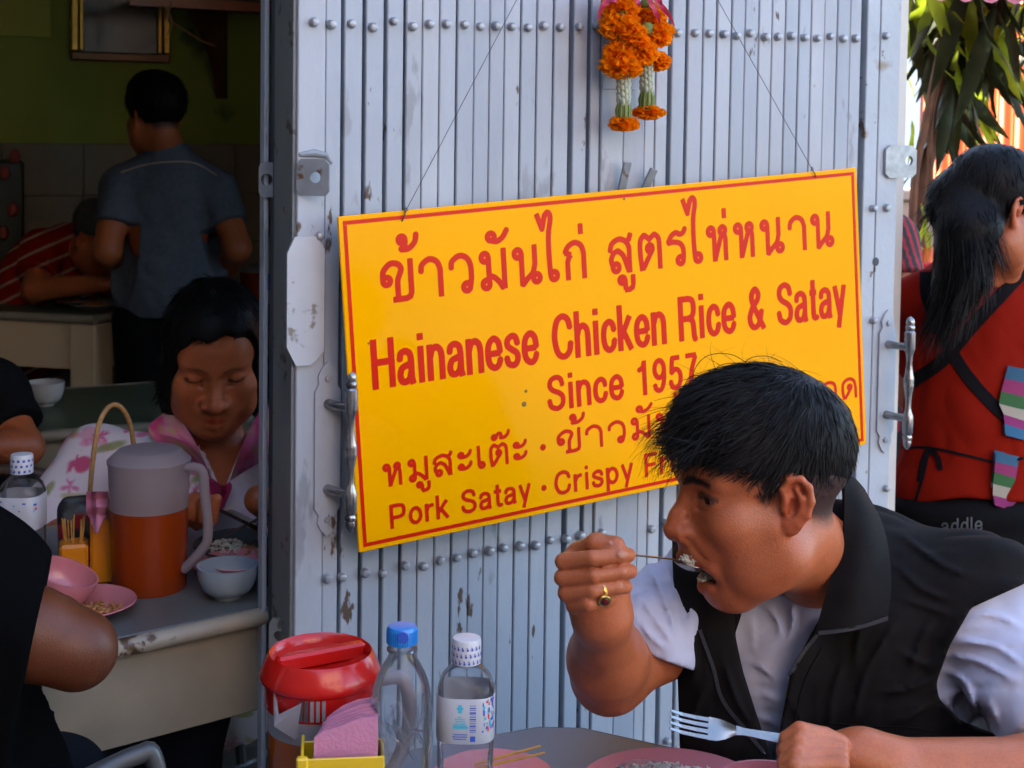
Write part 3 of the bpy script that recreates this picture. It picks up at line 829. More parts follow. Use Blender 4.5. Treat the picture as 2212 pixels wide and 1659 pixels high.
line('ข้าวมันไก่ • หมูทอด', 1202, 980, 1854, 861, 1202, 928, .16, 'lettering')
line('Pork Satay', 843, 1140, 1148, 1083, 843, 1087, .16, 'lettering')
line('•', 1165, 1077, 1187, 1073, 1165, 1026, .15, 'lettering')
line('Crispy Fried', 1198, 1071, 1520, 1005, 1198, 1019, .16, 'lettering')
line('Pork', 1690, 968, 1826, 943, 1690, 918, .16, 'lettering')
# small screw marks and stains on the panel
M_SPOT = mat('stain_brown', (0.22, 0.09, 0.01), 0.5)
for (u, v, r) in ((1136, 845, .0028), (1132, 873, .0045), (1348, 430, .0022), (796, 742, .0016)):
    x, y = sg(u, v)
    mobj('stain', lathe([(r, 0), (r * .8, .0004), (0, .0005)], n=9, R=SGR, c=SGC + sx * x + sy * y + sn * .0002), M_SPOT, SIGN, smooth=False)
# hanging wires, tied through the panel
M_WIRE = mat('dark_wire', (0.03, 0.03, 0.03), 0.5)
hs, hz = on_shutter(1327, -402, 0.03)
for (uh, vh, ut, vt) in ((867, 478, 875, 455), (1761, 383, 1752, 366)):
    x, y = sg(uh, vh); a = SGC + sx * x + sy * y + sn * .002
    x2, y2 = sg(ut, vt); b = SGC + sx * x2 + sy * y2 + sn * .003
    mobj('hanging_wire', tube([a, (a + b) / 2 + sn * .002, b], 0.0011, 6), M_WIRE, SIGN)
    mobj('hanging_wire', tube([b, b * .5 + W(hs, .03, hz) * .5, W(hs, 0.03, hz)], 0.0006, 5), M_WIRE, SIGN)
    mobj('hanging_wire', tube([b + Z * .004, b + S * .004 + Z * .001, b - S * .003 - Z * .002, b + Z * .005], 0.0009, 5), M_WIRE, SIGN)
# ------------------------------------------------------------------ people
class Head:
    """Head solid in its own axes (forward, left, up), origin between the ear holes."""
    def __init__(self, O, fwd, up=(0, 0, 1), sc=1.0, jaw=0.0, wide=1.0, nose=1.0, slit=.0042, soft=0.0):
        self.O = np.asarray(O, float); self.R = frame(fwd, up); self.s = sc; self.jaw = jaw; self.wide = wide; self.nose = nose; self.slit = slit; self.soft = soft
    def T(self, f, l, u): return self.O + self.R @ (np.array([f, l * self.wide, u]) * self.s)
    def loc(self, V):
        q = (np.asarray(V) - self.O) @ self.R / self.s
        return q
    def J(self, f, l, u):
        """Point carried by the lower jaw."""
        a = self.jaw; f0, u0 = 0.008, -0.004
        return (f0 + (f - f0) * math.cos(a) + (u - u0) * math.sin(a), l, u0 + (u - u0) * math.cos(a) - (f - f0) * math.sin(a))
    def add(self, F, face=True, ears=True, fine=True):
        T, s, R = self.T, self.s, self.R
        E = lambda c, r, k=.012, sub=False, RR=None: F.ell(T(*c), np.array([r[0], r[1] * self.wide, r[2]]) * s, R if RR is None else RR, k * s, sub)
        K = lambda a, b, ra, rb, k=.008, sub=False: F.cone(T(*a), T(*b), ra * s, rb * s, k * s, sub)
        E((-.012, 0, .055), (.098, .074, .084), .01)
        E((.045, 0, .052), (.050, .060, .052), .03)
        E((.045, 0, -.018), (.052, .058, .060), .03)
        J = self.J
        for y in (-1, 1):
            E((.058, y * .047, -.014), (.028, .022, .024), .022)
            K((.010, y * .058, -.020), J(.012, y * .053, -.056), .016, .020, .03)
            K(J(.012, y * .053, -.056), J(.072, y * .018, -.087), .020, .021, .03)
            E(J(.042, y * .043, -.054), (.036, .022, .034), .03)
        E(J(.080, 0, -.089), (.022, .025, .017), .02)
        E((.078, 0, -.046), (.028, .034, .026), .02)
        E(J(.066, 0, -.080), (.028, .034, .022), .02)
        K(J(.052, 0, -.080), (.000, 0, -.070), .026, .040, .03)
        if face:
            n = self.nose
            K((.092, 0, .020), (.107, 0, -.012), .0085, .0095, .012)
            K((.106, 0, -.012), (.1110 * n + .1110 * (1 - n) * .6, 0, -.026), .0100, .0140, .010)
            for y in (-1, 1):
                E((.103, y * .0150 * n, -.029), (.0135, .0090, .0100), .008)
                K((.094 - self.soft * .005, y * .010, .036), (.074 - self.soft * .004, y * .046, .037), .009, .008, .014)
                if self.soft < .5: K((.106, y * .022, -.032), (.084, y * .036, -.064), .0016, .0016, .008, True)
                K((.089, y * .020, .001), (.070, y * .047, .004), .0012, .0012, .007, True)
                E((.098, y * .034, .017), (.017, .0165, .0105), .012, True)
                E((.0755, y * .0325, .0155), (.0150, .0165, .0130), .006)
                if self.slit > .001: E((.092, y * (.0345 + .002 * (self.slit > 0)), .0150), (.0135, .0120, self.slit), .0018, True)
            for y in (-1, 1):
                E((.112, y * .0075, -.0375), (.0055, .0036, .0040), .003, True)
            # lips and mouth
            self.ul = [(.080, -.027, -.066), (.0975, -.013, -.0615), (.1045, 0, -.0595), (.0975, .013, -.0615), (.080, .027, -.066)]
            self.ll = [(.080, -.027, -.066) if self.jaw < .05 else J(.080, -.025, -.070), J(.0965, -.013, -.0725), J(.1025, 0, -.0740), J(.0965, .013, -.0725), (.080, .027, -.066) if self.jaw < .05 else J(.080, .025, -.070)]
            if self.jaw > .05:
                for y in (-1, 1):
                    K((.078, y * .028, -.066), J(.078, y * .026, -.072), .007, .007, .01)
                m = (np.array(self.ul[2]) + np.array(self.ll[2])) / 2
                hgt = (self.ul[2][2] - self.ll[2][2]) / 2
                E((m[0] - .012, 0, m[2]), (.040, .0255, max(.006, hgt - .002)), .005, True)
            for L_, r in ((self.ul, .0052), (self.ll, .0066)):
                for i in range(4): K(L_[i], L_[i + 1], r * (.5 if i == 0 else 1), r * (.5 if i == 3 else 1), .006)
        if ears:
            for y in (-1, 1):
                c = np.array([-.004, y * .0735, .012])
                a = nrm((math.cos(.42), -y * math.sin(.42), .10)); nn = nrm(np.array([.40, y, 0.05])); b = nrm(np.cross(nn, a)) * (1 if np.cross(nn, a)[2] > 0 else -1)
                nn = np.cross(a, b) * (1 if (np.cross(a, b)[1] * y) > 0 else -1)
                P = lambda p, q, w=0.0: tuple(c + a * p * .9 + b * q * .9 + nn * w)
                RE = R @ np.stack([a, nn, b], 1)
                E(P(-.003, .002, .002), (.0162, .0048, .028), .006, RR=RE)
                if fine:
                    E(P(-.001, -.004, .008), (.0095, .0085, .013), .002, True, RE)
                    E(P(-.005, .017, .008), (.0085, .0065, .0095), .002, True, RE)
                    hx = [(.010, .004), (.014, .018), (.007, .032), (-.006, .0345), (-.017, .025), (-.021, .008), (-.017, -.010), (-.008, -.023)]
                    for i in range(len(hx) - 1): K(P(*hx[i], .007), P(*hx[i + 1], .007), .0042, .0042, .003)
                    ah = [(-.002, .021), (-.010, .008), (-.010, -.006), (-.003, -.017)]
                    for i in range(3): K(P(*ah[i], .006), P(*ah[i + 1], .006), .0032, .0032, .004)
                    E(P(.0105, -.004, .006), (.0045, .004, .007), .004, RR=RE)
                E(P(.000, -.027, .004), (.0095, .0055, .010), .006, RR=RE)
        return self
def seg_dist(q, pts):
    d = np.full(len(q), 9.0)
    P = np.asarray(pts, float)
    for i in range(len(P) - 1):
        ab = P[i + 1] - P[i]; t = np.clip(((q - P[i]) @ ab) / (ab @ ab), 0, 1)
        d = np.minimum(d, np.linalg.norm(q - P[i] - t[:, None] * ab, axis=1))
    return d
def blend(c, w, col): return c * (1 - w[:, None]) + np.asarray(col) * w[:, None]
def skin_tint(V, H, base, lip, hairline=None, haircol=(.012, .011, .012), brow=True, seed=1):
    base = np.asarray(base)
    n = wob(V, 45, seed) * .10 + wob(V, 260, seed + 3) * .05
    c = base[None] * (1 + n[:, None])
    if H is None: return np.clip(c, 0, 1)
    q = H.loc(V); q[:, 1] /= H.wide
    nearhead = (np.linalg.norm(q - [0, 0, 0], axis=1) < .17)
    ear = np.exp(-(((np.abs(q[:, 1]) - .080) / .012) ** 2 + ((q[:, 0] + .006) / .026) ** 2 + ((q[:, 2] - .012) / .04) ** 2)) * nearhead
    c = blend(c, np.clip(ear, 0, .7), base * np.array([1.10, .80, .75]))
    ck = np.exp(-(((q[:, 0] - .085) / .03) ** 2 + ((np.abs(q[:, 1]) - .035) / .025) ** 2 + ((q[:, 2] + .02) / .025) ** 2))
    nz = np.exp(-(((q[:, 0] - .117) / .02) ** 2 + (q[:, 1] / .02) ** 2 + ((q[:, 2] + .025) / .015) ** 2))
    c = blend(c, np.clip(.35 * ck + .4 * nz, 0, 1), base * np.array([1.12, .84, .78]))
    if hasattr(H, 'ul'):
        d = np.minimum(seg_dist(q, H.ul), seg_dist(q, H.ll))
        c = blend(c, np.clip((.0085 - d) / .003, 0, 1) * nearhead, lip)
        m = (np.array(H.ul[2]) + np.array(H.ll[2])) / 2
        if H.jaw > .05:
            ins = np.exp(-(((q[:, 0] - m[0] + .022) / .016) ** 2 + (q[:, 1] / .02) ** 2 + ((q[:, 2] - m[2]) / .012) ** 2))
            c = blend(c, np.clip(ins * 1.6, 0, 1), (.09, .018, .014))
    if brow:
        for y in (-1, 1):
            rim = np.abs(np.sqrt(((q[:, 1] - y * .0350) / .0128) ** 2 + ((q[:, 2] - .0150) / (H.slit + .0012)) ** 2) - 1) * .004
            up_ = (q[:, 2] > .0145) & (q[:, 0] > .06) & (np.abs(q[:, 1] - y * .035) < .016)
            c = blend(c, np.clip((.0026 - rim) / .0018, 0, .8) * up_ * nearhead, (.03, .016, .012))
            d = seg_dist(q, [(.099, y * .012, .033), (.096, y * .026, .0385), (.083, y * .044, .036)])
            c = blend(c, np.clip((.0062 - .003 * H.soft - d) / .003, 0, .9) * nearhead, haircol)
    if H.slit < .002:
        for y in (-1, 1):
            d = seg_dist(q, [(.088, y * .022, .0135), (.0905, y * .033, .0095), (.083, y * .047, .0125)])
            c = blend(c, np.clip((.0030 - d) / .0016, 0, .85) * nearhead, (.02, .010, .008))
    if hairline is not None:
        w = np.clip(-hairline(q) / .020 + .05, 0, .9) * nearhead * (ear < .22)
        c = blend(c, w, np.asarray(haircol) * 1.6)
    return np.clip(c, 0, 1)
def eyes(H, parent, look=(1, 0, 0), open_=True):
    """Two eyeballs with iris and pupil."""
    look = nrm(look)
    ms = [M_EYE, M_IRIS, M_PUPIL]
    for y in (-1, 1):
        c = H.T(.0735, y * .0325, .0155); r = .0124 * H.s
        V, F = [], []
        n, m = 14, 20
        fw = H.R @ look; RR = frame(fw)
        for i in range(n + 1):
            t = math.pi * i / n
            for k in range(m):
                p = 2 * math.pi * k / m
                V.append(c + RR @ (np.array([math.cos(t), math.sin(t) * math.cos(p), math.sin(t) * math.sin(p)]) * r))
        fm = []
        for i in range(n):
            for k in range(m):
                F.append([i * m + k, i * m + (k + 1) % m, (i + 1) * m + (k + 1) % m, (i + 1) * m + k])
                fm.append(2 if i < 1 else 1 if i < 3 else 0)
        mobj('eye', (np.array(V), F), ms, parent, fm=fm, angle=None)
def strands(name, roots, nrmls, flow, length, lift, width, parent, m, seed=0, seg=6, grav=0.25, curl=0.0, cols=None, kind='stuff', clump=0):
    """Hair as thin tapering ribbons that leave the scalp and follow FLOW."""
    rs = np.random.RandomState(seed)
    n = len(roots)
    P = roots.copy(); d = flow + nrmls * lift[:, None] + rs.normal(size=(n, 3)) * .10
    d /= np.linalg.norm(d, axis=1)[:, None]
    pts = [P.copy()]
    cv = rs.normal(size=(n, 3)) * curl
    for i in range(seg):
        P = P + d * (length / seg)[:, None]
        d = d + np.array([0, 0, -1]) * (grav / seg) + cv / seg + flow * (.35 / seg) - nrmls * (lift * 1.1 / seg)[:, None]
        d /= np.linalg.norm(d, axis=1)[:, None]
        pts.append(P.copy())
    pts = np.stack(pts, 1)                              # n, seg+1, 3
    if clump:
        gi = rs.choice(n, clump, replace=False); near = np.empty(n, int)
        for i in range(0, n, 2000): near[i:i + 2000] = gi[((roots[i:i + 2000, None, :] - roots[None, gi, :]) ** 2).sum(-1).argmin(1)]
        w = (np.linspace(0, 1, seg + 1) ** 1.2)[None, :, None] * (.15 + .4 * rs.rand(n))[:, None, None]
        pts = pts * (1 - w) + pts[near] * w
    T = np.gradient(pts, axis=1); sd = np.cross(T, (nrmls + rs.normal(size=(n, 3)) * .5)[:, None, :]); sd /= np.linalg.norm(sd, axis=2)[..., None] + 1e-9
    w = width * np.linspace(1, .25, seg + 1)[None, :, None] * (0.7 + .6 * rs.rand(n))[:, None, None]
    V = np.stack([pts - sd * w, pts + sd * w], 2).reshape(-1, 3)
    base = np.arange(n)[:, None] * (2 * (seg + 1)); k = np.arange(seg)[None] * 2
    a = base + k
    F = np.stack([a, a + 1, a + 3, a + 2], -1).reshape(-1, 4)
    cc = None if cols is None else np.repeat(cols, 2 * (seg + 1), 0)
    return mobj(name, (V, F), m, parent, angle=None, cols=cc, kind='stuff')
def vnormals(V, F):
    F = np.asarray(F); fn = np.cross(V[F[:, 1]] - V[F[:, 0]], V[F[:, 2]] - V[F[:, 0]])
    o = np.zeros_like(V)
    for i in range(F.shape[1]): np.add.at(o, F[:, i], fn)
    return o / (np.linalg.norm(o, axis=1)[:, None] + 1e-12)
M_SKIN = mat('skin', (.4, .2, .1), 0.42, tint=True, spec=0.4, bump=0.22, bscale=420, var=.10, vscale=330, sss=0.12)
M_EYE = mat('eye_white', (0.62, 0.58, 0.54), 0.15)
M_IRIS = mat('eye_iris', (0.025, 0.012, 0.006), 0.1)
M_PUPIL = mat('eye_pupil', (0.004, 0.004, 0.004), 0.08)
M_HAIR = mat('black_hair', (.006, .005, .005), 0.5, tint=True, spec=0.12)
SKIN_MAN = np.array([.37, .100, .036])
SKIN_DARK = np.array([.33, .090, .032])
LIP_MAN = (.26, .045, .03)
def finger(F, pts, r0=.0105, r1=.0085, k=.004):
    n = len(pts)
    F.chain([np.asarray(p, float) for p in pts], [r0 + (r1 - r0) * i / (n - 1) for i in range(n)], k)
def nail(pt, d, up, parent, w=.0055, l=.0075):
    """Flat oval finger nail at PT, pointing along D."""
    d = nrm(d); up = nrm(np.asarray(up) - d * (np.asarray(up) @ d)); sd = np.cross(d, up)
    V = [np.asarray(pt) + up * .0008]
    for i in range(12):
        a = 2 * math.pi * i / 12
        V.append(np.asarray(pt) + d * (math.cos(a) * l) + sd * (math.sin(a) * w) - up * (.0009 * abs(math.sin(a))))
    mobj('fingernail', (np.array(V), [[0, 1 + i, 1 + (i + 1) % 12] for i in range(12)]), M_NAIL, parent)
M_NAIL = mat('fingernail', (.36, .135, .075), 0.3)

# ---------------- the man eating, front of the picture
def eating_man():
    root = thing('person', 'man in black vest over white tee lifting a spoonful of rice to his mouth', 'person', np.array([.43, 1.95, 0]))
    trag = U(1706, 1112, 1.60)
    fwd = nrm((-.975, -.215, -.06)); up = nrm(np.array([0.02, 0.0, 1]))
    L = nrm(np.cross(up, fwd))
    H = Head(trag - L * .074, fwd, up, sc=1.0, jaw=.29, wide=1.04, slit=.0056)
    nb = U(1812, 1262, 1.83)
    shR, elR, wrR = U(1540, 1270, 1.84), U(1316, 1458, 1.70), U(1300, 1326, 1.56)
    shL, elL, wrL = U(2115, 1322, 1.77), U(2370, 1690, 1.60), U(1905, 1655, 1.53)
    chest = U(1778, 1465, 1.87); belly = U(1812, 1690, 1.90)
    F = Field()
    H.add(F)
    F.cone(H.T(-.028, 0, -.045), nb, .054, .062, .03)
    F.ell(chest, (.15, .10, .17), None, .04)
    F.chain([nb, shR], [.06, .05], .03); F.chain([nb, shL], [.06, .05], .03)
    for sh, el, wr in ((shR, elR, wrR), (shL, elL, wrL)):
        m1 = sh * .45 + el * .55
        F.chain([sh, m1, el], [.054, .052, .043], .02)
        m2 = el * .72 + wr * .28
        F.chain([el, m2, wr], [.042, .0435, .029], .02)
    # spoon hand
    pc = U(1284, 1258, 1.555)
    F.cone(wrR, pc, .031, .034, .02)
    F.ell(pc + np.array([0, -.005, .006]), (.036, .024, .042), None, .014)
    yv = (1212, 1247, 1280, 1308)
    D0 = -.150
    for i, y in enumerate(yv):
        sh_ = (0, 3, 1, -9)[i]
        finger(F, [U(1262, y - 6, 1.70 + D0), U(1224 + (0, 2, 8, 22)[i], y, 1.690 + D0), U(1215 + (2, 0, 8, 24)[i], y + 1, 1.668 + D0), U(1280 + sh_, y - 3 - 3 * (i == 0), 1.652 + D0), U(1336 + sh_ * 3 - 4 * i, y - 12, 1.658 + D0), U(1358 + sh_ * 3 - 5 * i, y - 13, 1.674 + D0)], .0100 if i < 3 else .0090, .0078 if i < 3 else .0070, .0016)
    finger(F, [U(1240, 1236, 1.715 + D0), U(1250, 1198, 1.70 + D0), U(1288, 1176, 1.678 + D0), U(1330, 1178, 1.668 + D0)], .0140, .0100, .006)
    # fork hand
    pl = U(1862, 1634, 1.530)
    F.cone(wrL, pl, .029, .030, .02)
    F.ell(pl + np.array([-.012, 0, .004]), (.040, .030, .021), None, .010)
    for i in range(4):
        dy = i * 26; dd = -.012 * i
        k0 = U(1782 - 6 * i, 1590 + dy * .8, 1.505 + dd); k1 = U(1728 - 4 * i, 1577 + dy, 1.490 + dd); k2 = U(1700 - 2 * i, 1596 + dy, 1.492 + dd); k3 = U(1692 + 6 * i, 1622 + dy * .9, 1.505 + dd)
        finger(F, [U(1815, 1606 + dy * .6, 1.51 + dd), k0, k1, k2, k3], .0100, .0080, .0014)
    finger(F, [U(1835, 1640, 1.535), U(1770, 1622, 1.530), U(1715, 1612, 1.522)], .0135, .0095, .006)
    HLf = lambda q: hairl(q)
    ff = [-.14, -.06, -.036, -.030, -.004, .004, .012, .028, .036, .06, .085, .12]
    uu = [-.026, -.034, -.024, .004, .040, .036, .018, .004, .042, .056, .060, .060]
    hairl = lambda q: np.interp(q[:, 0], ff, uu) - q[:, 2]
    V, Fc = F.mesh(.0020, smooth=1)
    cols = skin_tint(V, H, SKIN_MAN, LIP_MAN, hairl)
    # a few moles and pores
    rs = np.random.RandomState(5); q = H.loc(V)
    for (f, l, u, r) in ((.100, .013, -.008, .0010), (.060, .062, -.045, .0012), (.04, .066, -.052, .0010), (.07, .055, .045, .0013), (.02, .066, -.07, .0012)):
        d = np.linalg.norm(q - [f, l, u], axis=1)
        cols = blend(cols, np.clip((r * 2.2 - d) / .0015, 0, .8), (.06, .025, .015))
    body = mobj('body', (V, Fc), M_SKIN, root, angle=None, cols=cols)
    eyes(H, body, (1, .10, -.06))
    nail(U(1345, 1197, 1.4985), (1, .25, .05), (.1, -.9, .4), body, .0042, .0052)
    nail(U(1326, 1171, 1.511), (1, .05, 0), (0, -.55, .8), body, .0042, .0052)
    # ---- hair: a scalp layer and strands
    G = Field()
    T = H.T
    G.ell(T(-.012, 0, .062), np.array([.102, .078, .088]), H.R, .01); G.ell(T(.045, 0, .062), np.array([.054, .062, .058]), H.R, .03)
    G.ell(T(.02, .0, .106), np.array([.075, .055, .045]), H.R, .03)
    def hc(P):
        s_ = P.shape; q = H.loc(P.reshape(-1, 3))
        return (hairl(q) + wob(P.reshape(-1, 3), 300, 4) * .004 + .004).reshape(s_[:-1])
    hv, hf = G.mesh(.003, cut=hc, smooth=2)
    cap = mobj('hair', (hv, hf), M_HAIR, root, angle=None, cols=np.tile([.005, .0045, .0045], (len(hv), 1)))
    nv = vnormals(hv, hf); q = H.loc(hv)
    ok = np.nonzero(((q - [0, 0, .05]) * (H.loc(hv + nv) - q)).sum(1) > .02)[0]
    rs = np.random.RandomState(9)
    pick = rs.choice(ok, 18000); rp = hv[pick] - nv[pick] * .0006; rn = nv[pick]; rq = q[pick]
    crown = np.array([-.055, .01, .125])
    dl = rq - crown; dl /= np.linalg.norm(dl, axis=1)[:, None] + 1e-6
    fr = np.clip((rq[:, 0] + .03) / .09, 0, 1) * np.clip((rq[:, 2] - .02) / .06, 0, 1)
    dl = dl + np.array([1.3, 0, 0]) * fr[:, None] + np.array([0, 0, -.5]) * (1 - fr)[:, None]
    wd = dl @ H.R.T; wd -= rn * (wd * rn).sum(1)[:, None]; wd /= np.linalg.norm(wd, axis=1)[:, None] + 1e-9
    side = np.clip((.06 - rq[:, 2]) / .06, 0, 1)
    ln = (.034 - .024 * side) * (.5 + .3 * fr + .3) * (.7 + .6 * rs.rand(len(rp)))
    back = np.clip((-.02 - rq[:, 0]) / .05, 0, 1); ln = ln * (1 - .45 * back)
    lf = .10 * (1 - side) * (1 - back) + .04 + .25 * fr * rs.rand(len(rp))
    cc = np.tile([.0075, .0065, .0065], (len(rp), 1)) * (.6 + .8 * rs.rand(len(rp), 1))
    grey = (rs.rand(len(rp)) < .16 * side) ; cc[grey] = [.10, .095, .095]
    strands('hair_strands', rp, rn, wd, ln, lf, .00062, cap, M_HAIR, 11, cols=cc, grav=.35, curl=.30, clump=500)
    # fringe over the forehead and loose hairs on top
    fq = np.stack([rs.uniform(.035, .085, 900), rs.uniform(-.058, .058, 900), np.zeros(900)], 1)
    fq[:, 2] = .118 - ((fq[:, 0] - .03) / .07) ** 2 * .048 - (fq[:, 1] / .06) ** 2 * .022
    rp2 = fq @ H.R.T + H.O; rn2 = nrm_rows((fq - [0, 0, .04])) @ H.R.T
    w2 = np.tile([1.0, 0, -.25], (900, 1)) + rs.normal(size=(900, 3)) * .22
    w2 = nrm_rows(w2 @ H.R.T)
    strands('fringe', rp2, rn2, w2, rs.uniform(.048, .098, 900), rs.uniform(.1, .75, 900), .0006, cap, M_HAIR, 12, cols=np.tile([.0065, .0055, .0055], (900, 1)), grav=1.25, curl=.8, clump=60)
    tq = np.stack([rs.uniform(-.06, .06, 130), rs.uniform(-.05, .05, 130), np.full(130, .150)], 1)
    tq[:, 2] -= (tq[:, 0] / .1) ** 2 * .04 + (tq[:, 1] / .07) ** 2 * .03
    strands('flyaway_hairs', tq @ H.R.T + H.O, nrm_rows(tq - [0, 0, .05]) @ H.R.T, nrm_rows(np.tile([1.0, 0, .1], (130, 1)) + rs.normal(size=(130, 3)) * .4) @ H.R.T, rs.uniform(.03, .075, 130), rs.uniform(.2, .9, 130), .00035, cap, M_HAIR, 13, cols=np.tile([.015, .013, .013], (130, 1)), grav=.9, curl=1.4)
    for pts in ([(1497, 850), (1500, 800), (1530, 768), (1580, 766), (1622, 790)], [(1530, 815), (1555, 790), (1590, 785), (1640, 800)], [(1470, 850), (1490, 815), (1520, 810), (1560, 800)], [(1600, 790), (1625, 772), (1660, 770), (1690, 782)]):
        mobj('flyaway_hairs', tube(crom([U(a_, b_, 1.675) for a_, b_ in pts], 6), .00045, 4), M_HAIR, cap, cols=np.tile([.006, .005, .005], (4 * (6 * (len(pts) - 1) + 1), 1)))
    # eyebrow hairs
    bq = []
    for y in (-1, 1):
        t = rs.rand(160); P = crom([(.1035, y * .010, .031), (.101, y * .026, .0385), (.084, y * .046, .035)], 20)
        bq.append(P[(t * 39).astype(int)] + rs.normal(size=(160, 3)) * [.0006, .0006, .0022])
    bq = np.concatenate(bq); sg_ = np.sign(bq[:, 1])
    bw = nrm_rows(np.stack([-.3 + 0 * sg_, sg_, .35 + 0 * sg_], 1)) @ H.R.T
    strands('eyebrow_hairs', bq @ H.R.T + H.O, np.tile(H.R[:, 0], (len(bq), 1)), bw, rs.uniform(.006, .010, len(bq)), np.full(len(bq), .2), .00035, cap, M_HAIR, 14, seg=3, cols=np.tile([.012, .010, .010], (len(bq), 1)), grav=.1)
    # ---- white tee
    SHT_ = Field()
    ct = chest
    SHT_.ell(ct, (.185, .125, .205), None, .04); SHT_.ell(belly, (.195, .130, .20), None, .06)
    SHT_.ell(U(1660, 1440, 1.80), (.09, .07, .10), None, .05); SHT_.ell(U(1930, 1450, 1.78), (.09, .07, .10), None, .05)
    ax = nrm(H.T(-.022, 0, -.05) - nb)
    SHT_.cone(nb - Z * .02, nb + ax * .06, .078, .066, .02)
    SHT_.ell(U(2100, 1555, 1.80), (.065, .05, .08), None, .03)
    for sh, el, r0, r1, e in ((shR, elR, .066, .069, .62), (shL, elL, .068, .073, .80)):
        SHT_.cone(nb - Z * .02, sh, .068, r0, .04)
        SHT_.cone(sh, sh * (1 - e) + el * e, r0, r1, .03)
    def uv(P):
        c = (P - [0, 0, CAMH]) @ _R
        return CX + FPX * c[:, 0] / -c[:, 2], CY + SHY * IW - FPX * c[:, 1] / -c[:, 2], -c[:, 2]
    def tcut(P):
        s_ = P.shape; P = P.reshape(-1, 3)
        u, v, d = uv(P); px = d / FPX
        hm = np.interp(u, [1330, 1352, 1375, 1420, 1462, 1500, 1520], [1300, 1365, 1399, 1422, 1437, 1450, 1455])
        o = np.where((u < 1520) & (d < 1.95), (v - hm) * px, -1)
        ab = nrm(elL - shL); pd = (P - (shL + (elL - shL) * .70)) @ ab
        rd = np.linalg.norm(P - shL - np.outer((P - shL) @ ab, ab), axis=1)
        o = np.maximum(o, np.where(rd < .11, pd, -1))
        nk = np.linalg.norm(P - nb - np.outer((P - nb) @ ax, ax), axis=1)
        fr = (hmn(u) - v) * px
        o = np.maximum(o, np.where((nk < .10) & (P[:, 1] < nb[1] + .01) & ((P - nb) @ ax > -.05), fr, -1))
        o = np.maximum(o, np.where((nk < .10) & (P[:, 1] >= nb[1] + .01), (P - nb) @ ax - .03, -1))
        return o.reshape(s_[:-1])
    hmn = lambda u: np.interp(u, [1600, 1658, 1705, 1757, 1809, 1860], [1240, 1270, 1282, 1256, 1208, 1150])
    def creases(P, L_):
        u, v, d = uv(P.reshape(-1, 3)); o = np.zeros(len(u)); q = np.stack([u, v, 0 * u], 1)
        for pts, wd, amp in L_:
            wd = wd * .72
            lo = np.min(pts, 0) - wd * 3; hi = np.max(pts, 0) + wd * 3
            m = (u > lo[0]) & (u < hi[0]) & (v > lo[1]) & (v < hi[1]) & (d < 1.86)
            if not m.any(): continue
            c3 = crom(np.array([(a, b, 0) for a, b in pts], float), 4); dist = seg_dist(q[m], c3)
            e0 = np.linalg.norm(q[m] - c3[0], axis=1); e1 = np.linalg.norm(q[m] - c3[-1], axis=1)
            tp = np.clip(np.minimum(e0, e1) / 40, .15, 1)
            o[m] += amp * tp * (np.exp(-(dist / wd) ** 2) - .6 * np.exp(-((dist - wd * 1.7) / wd) ** 2))
        return o.reshape(P.shape[:-1])
    CT = [([(1400, 1215), (1438, 1300), (1468, 1395)], 9, .0045), ([(1378, 1280), (1422, 1345), (1465, 1405)], 8, .0045), ([(1425, 1195), (1455, 1260), (1470, 1320)], 8, .004), ([(1372, 1330), (1410, 1380), (1455, 1412)], 7, .004),
          ([(1650, 1300), (1680, 1340), (1690, 1390)], 9, .006), ([(1705, 1290), (1712, 1345), (1698, 1400)], 9, .005), ([(1612, 1430), (1650, 1445), (1685, 1475)], 10, .006), ([(1625, 1500), (1660, 1505), (1690, 1522)], 9, .005), ([(1635, 1550), (1665, 1560), (1685, 1570)], 8, .004),
          ([(2030, 1445), (2085, 1475), (2112, 1560)], 11, .008), ([(2045, 1418), (2110, 1428), (2195, 1470)], 10, .007), ([(2065, 1385), (2145, 1395), (2215, 1440)], 11, .007), ([(2095, 1330), (2150, 1328), (2215, 1360)], 11, .005), ([(2042, 1500), (2068, 1560), (2100, 1590)], 9, .006), ([(2130, 1500), (2150, 1550), (2160, 1590)], 11, .005)]
    CV = [([(1945, 1335), (1900, 1400), (1862, 1480), (1842, 1570)], 13, .007), ([(2018, 1330), (1985, 1395), (1962, 1460)], 12, .007), ([(2022, 1465), (1960, 1488), (1890, 1500)], 11, .006), ([(1935, 1400), (1975, 1425), (2015, 1440)], 10, .005), ([(1825, 1420), (1800, 1500), (1790, 1600)], 12, .005),
          ([(1480, 1290), (1500, 1400), (1495, 1480)], 11, .006), ([(1530, 1470), (1500, 1540), (1490, 1610)], 11, .006), ([(1560, 1420), (1590, 1510), (1630, 1580)], 10, .005), ([(1945, 1155), (2040, 1222), (2105, 1245)], 12, .006), ([(1930, 1215), (1990, 1270), (2060, 1300)], 13, .006), ([(1940, 1290), (2000, 1310), (2060, 1330)], 11, .005),
          ([(2010, 1520), (1960, 1550), (1920, 1560)], 10, .005), ([(1870, 1330), (1850, 1400), (1850, 1450)], 11, .004), ([(1700, 1500), (1730, 1560), (1740, 1640)], 9, .004)]
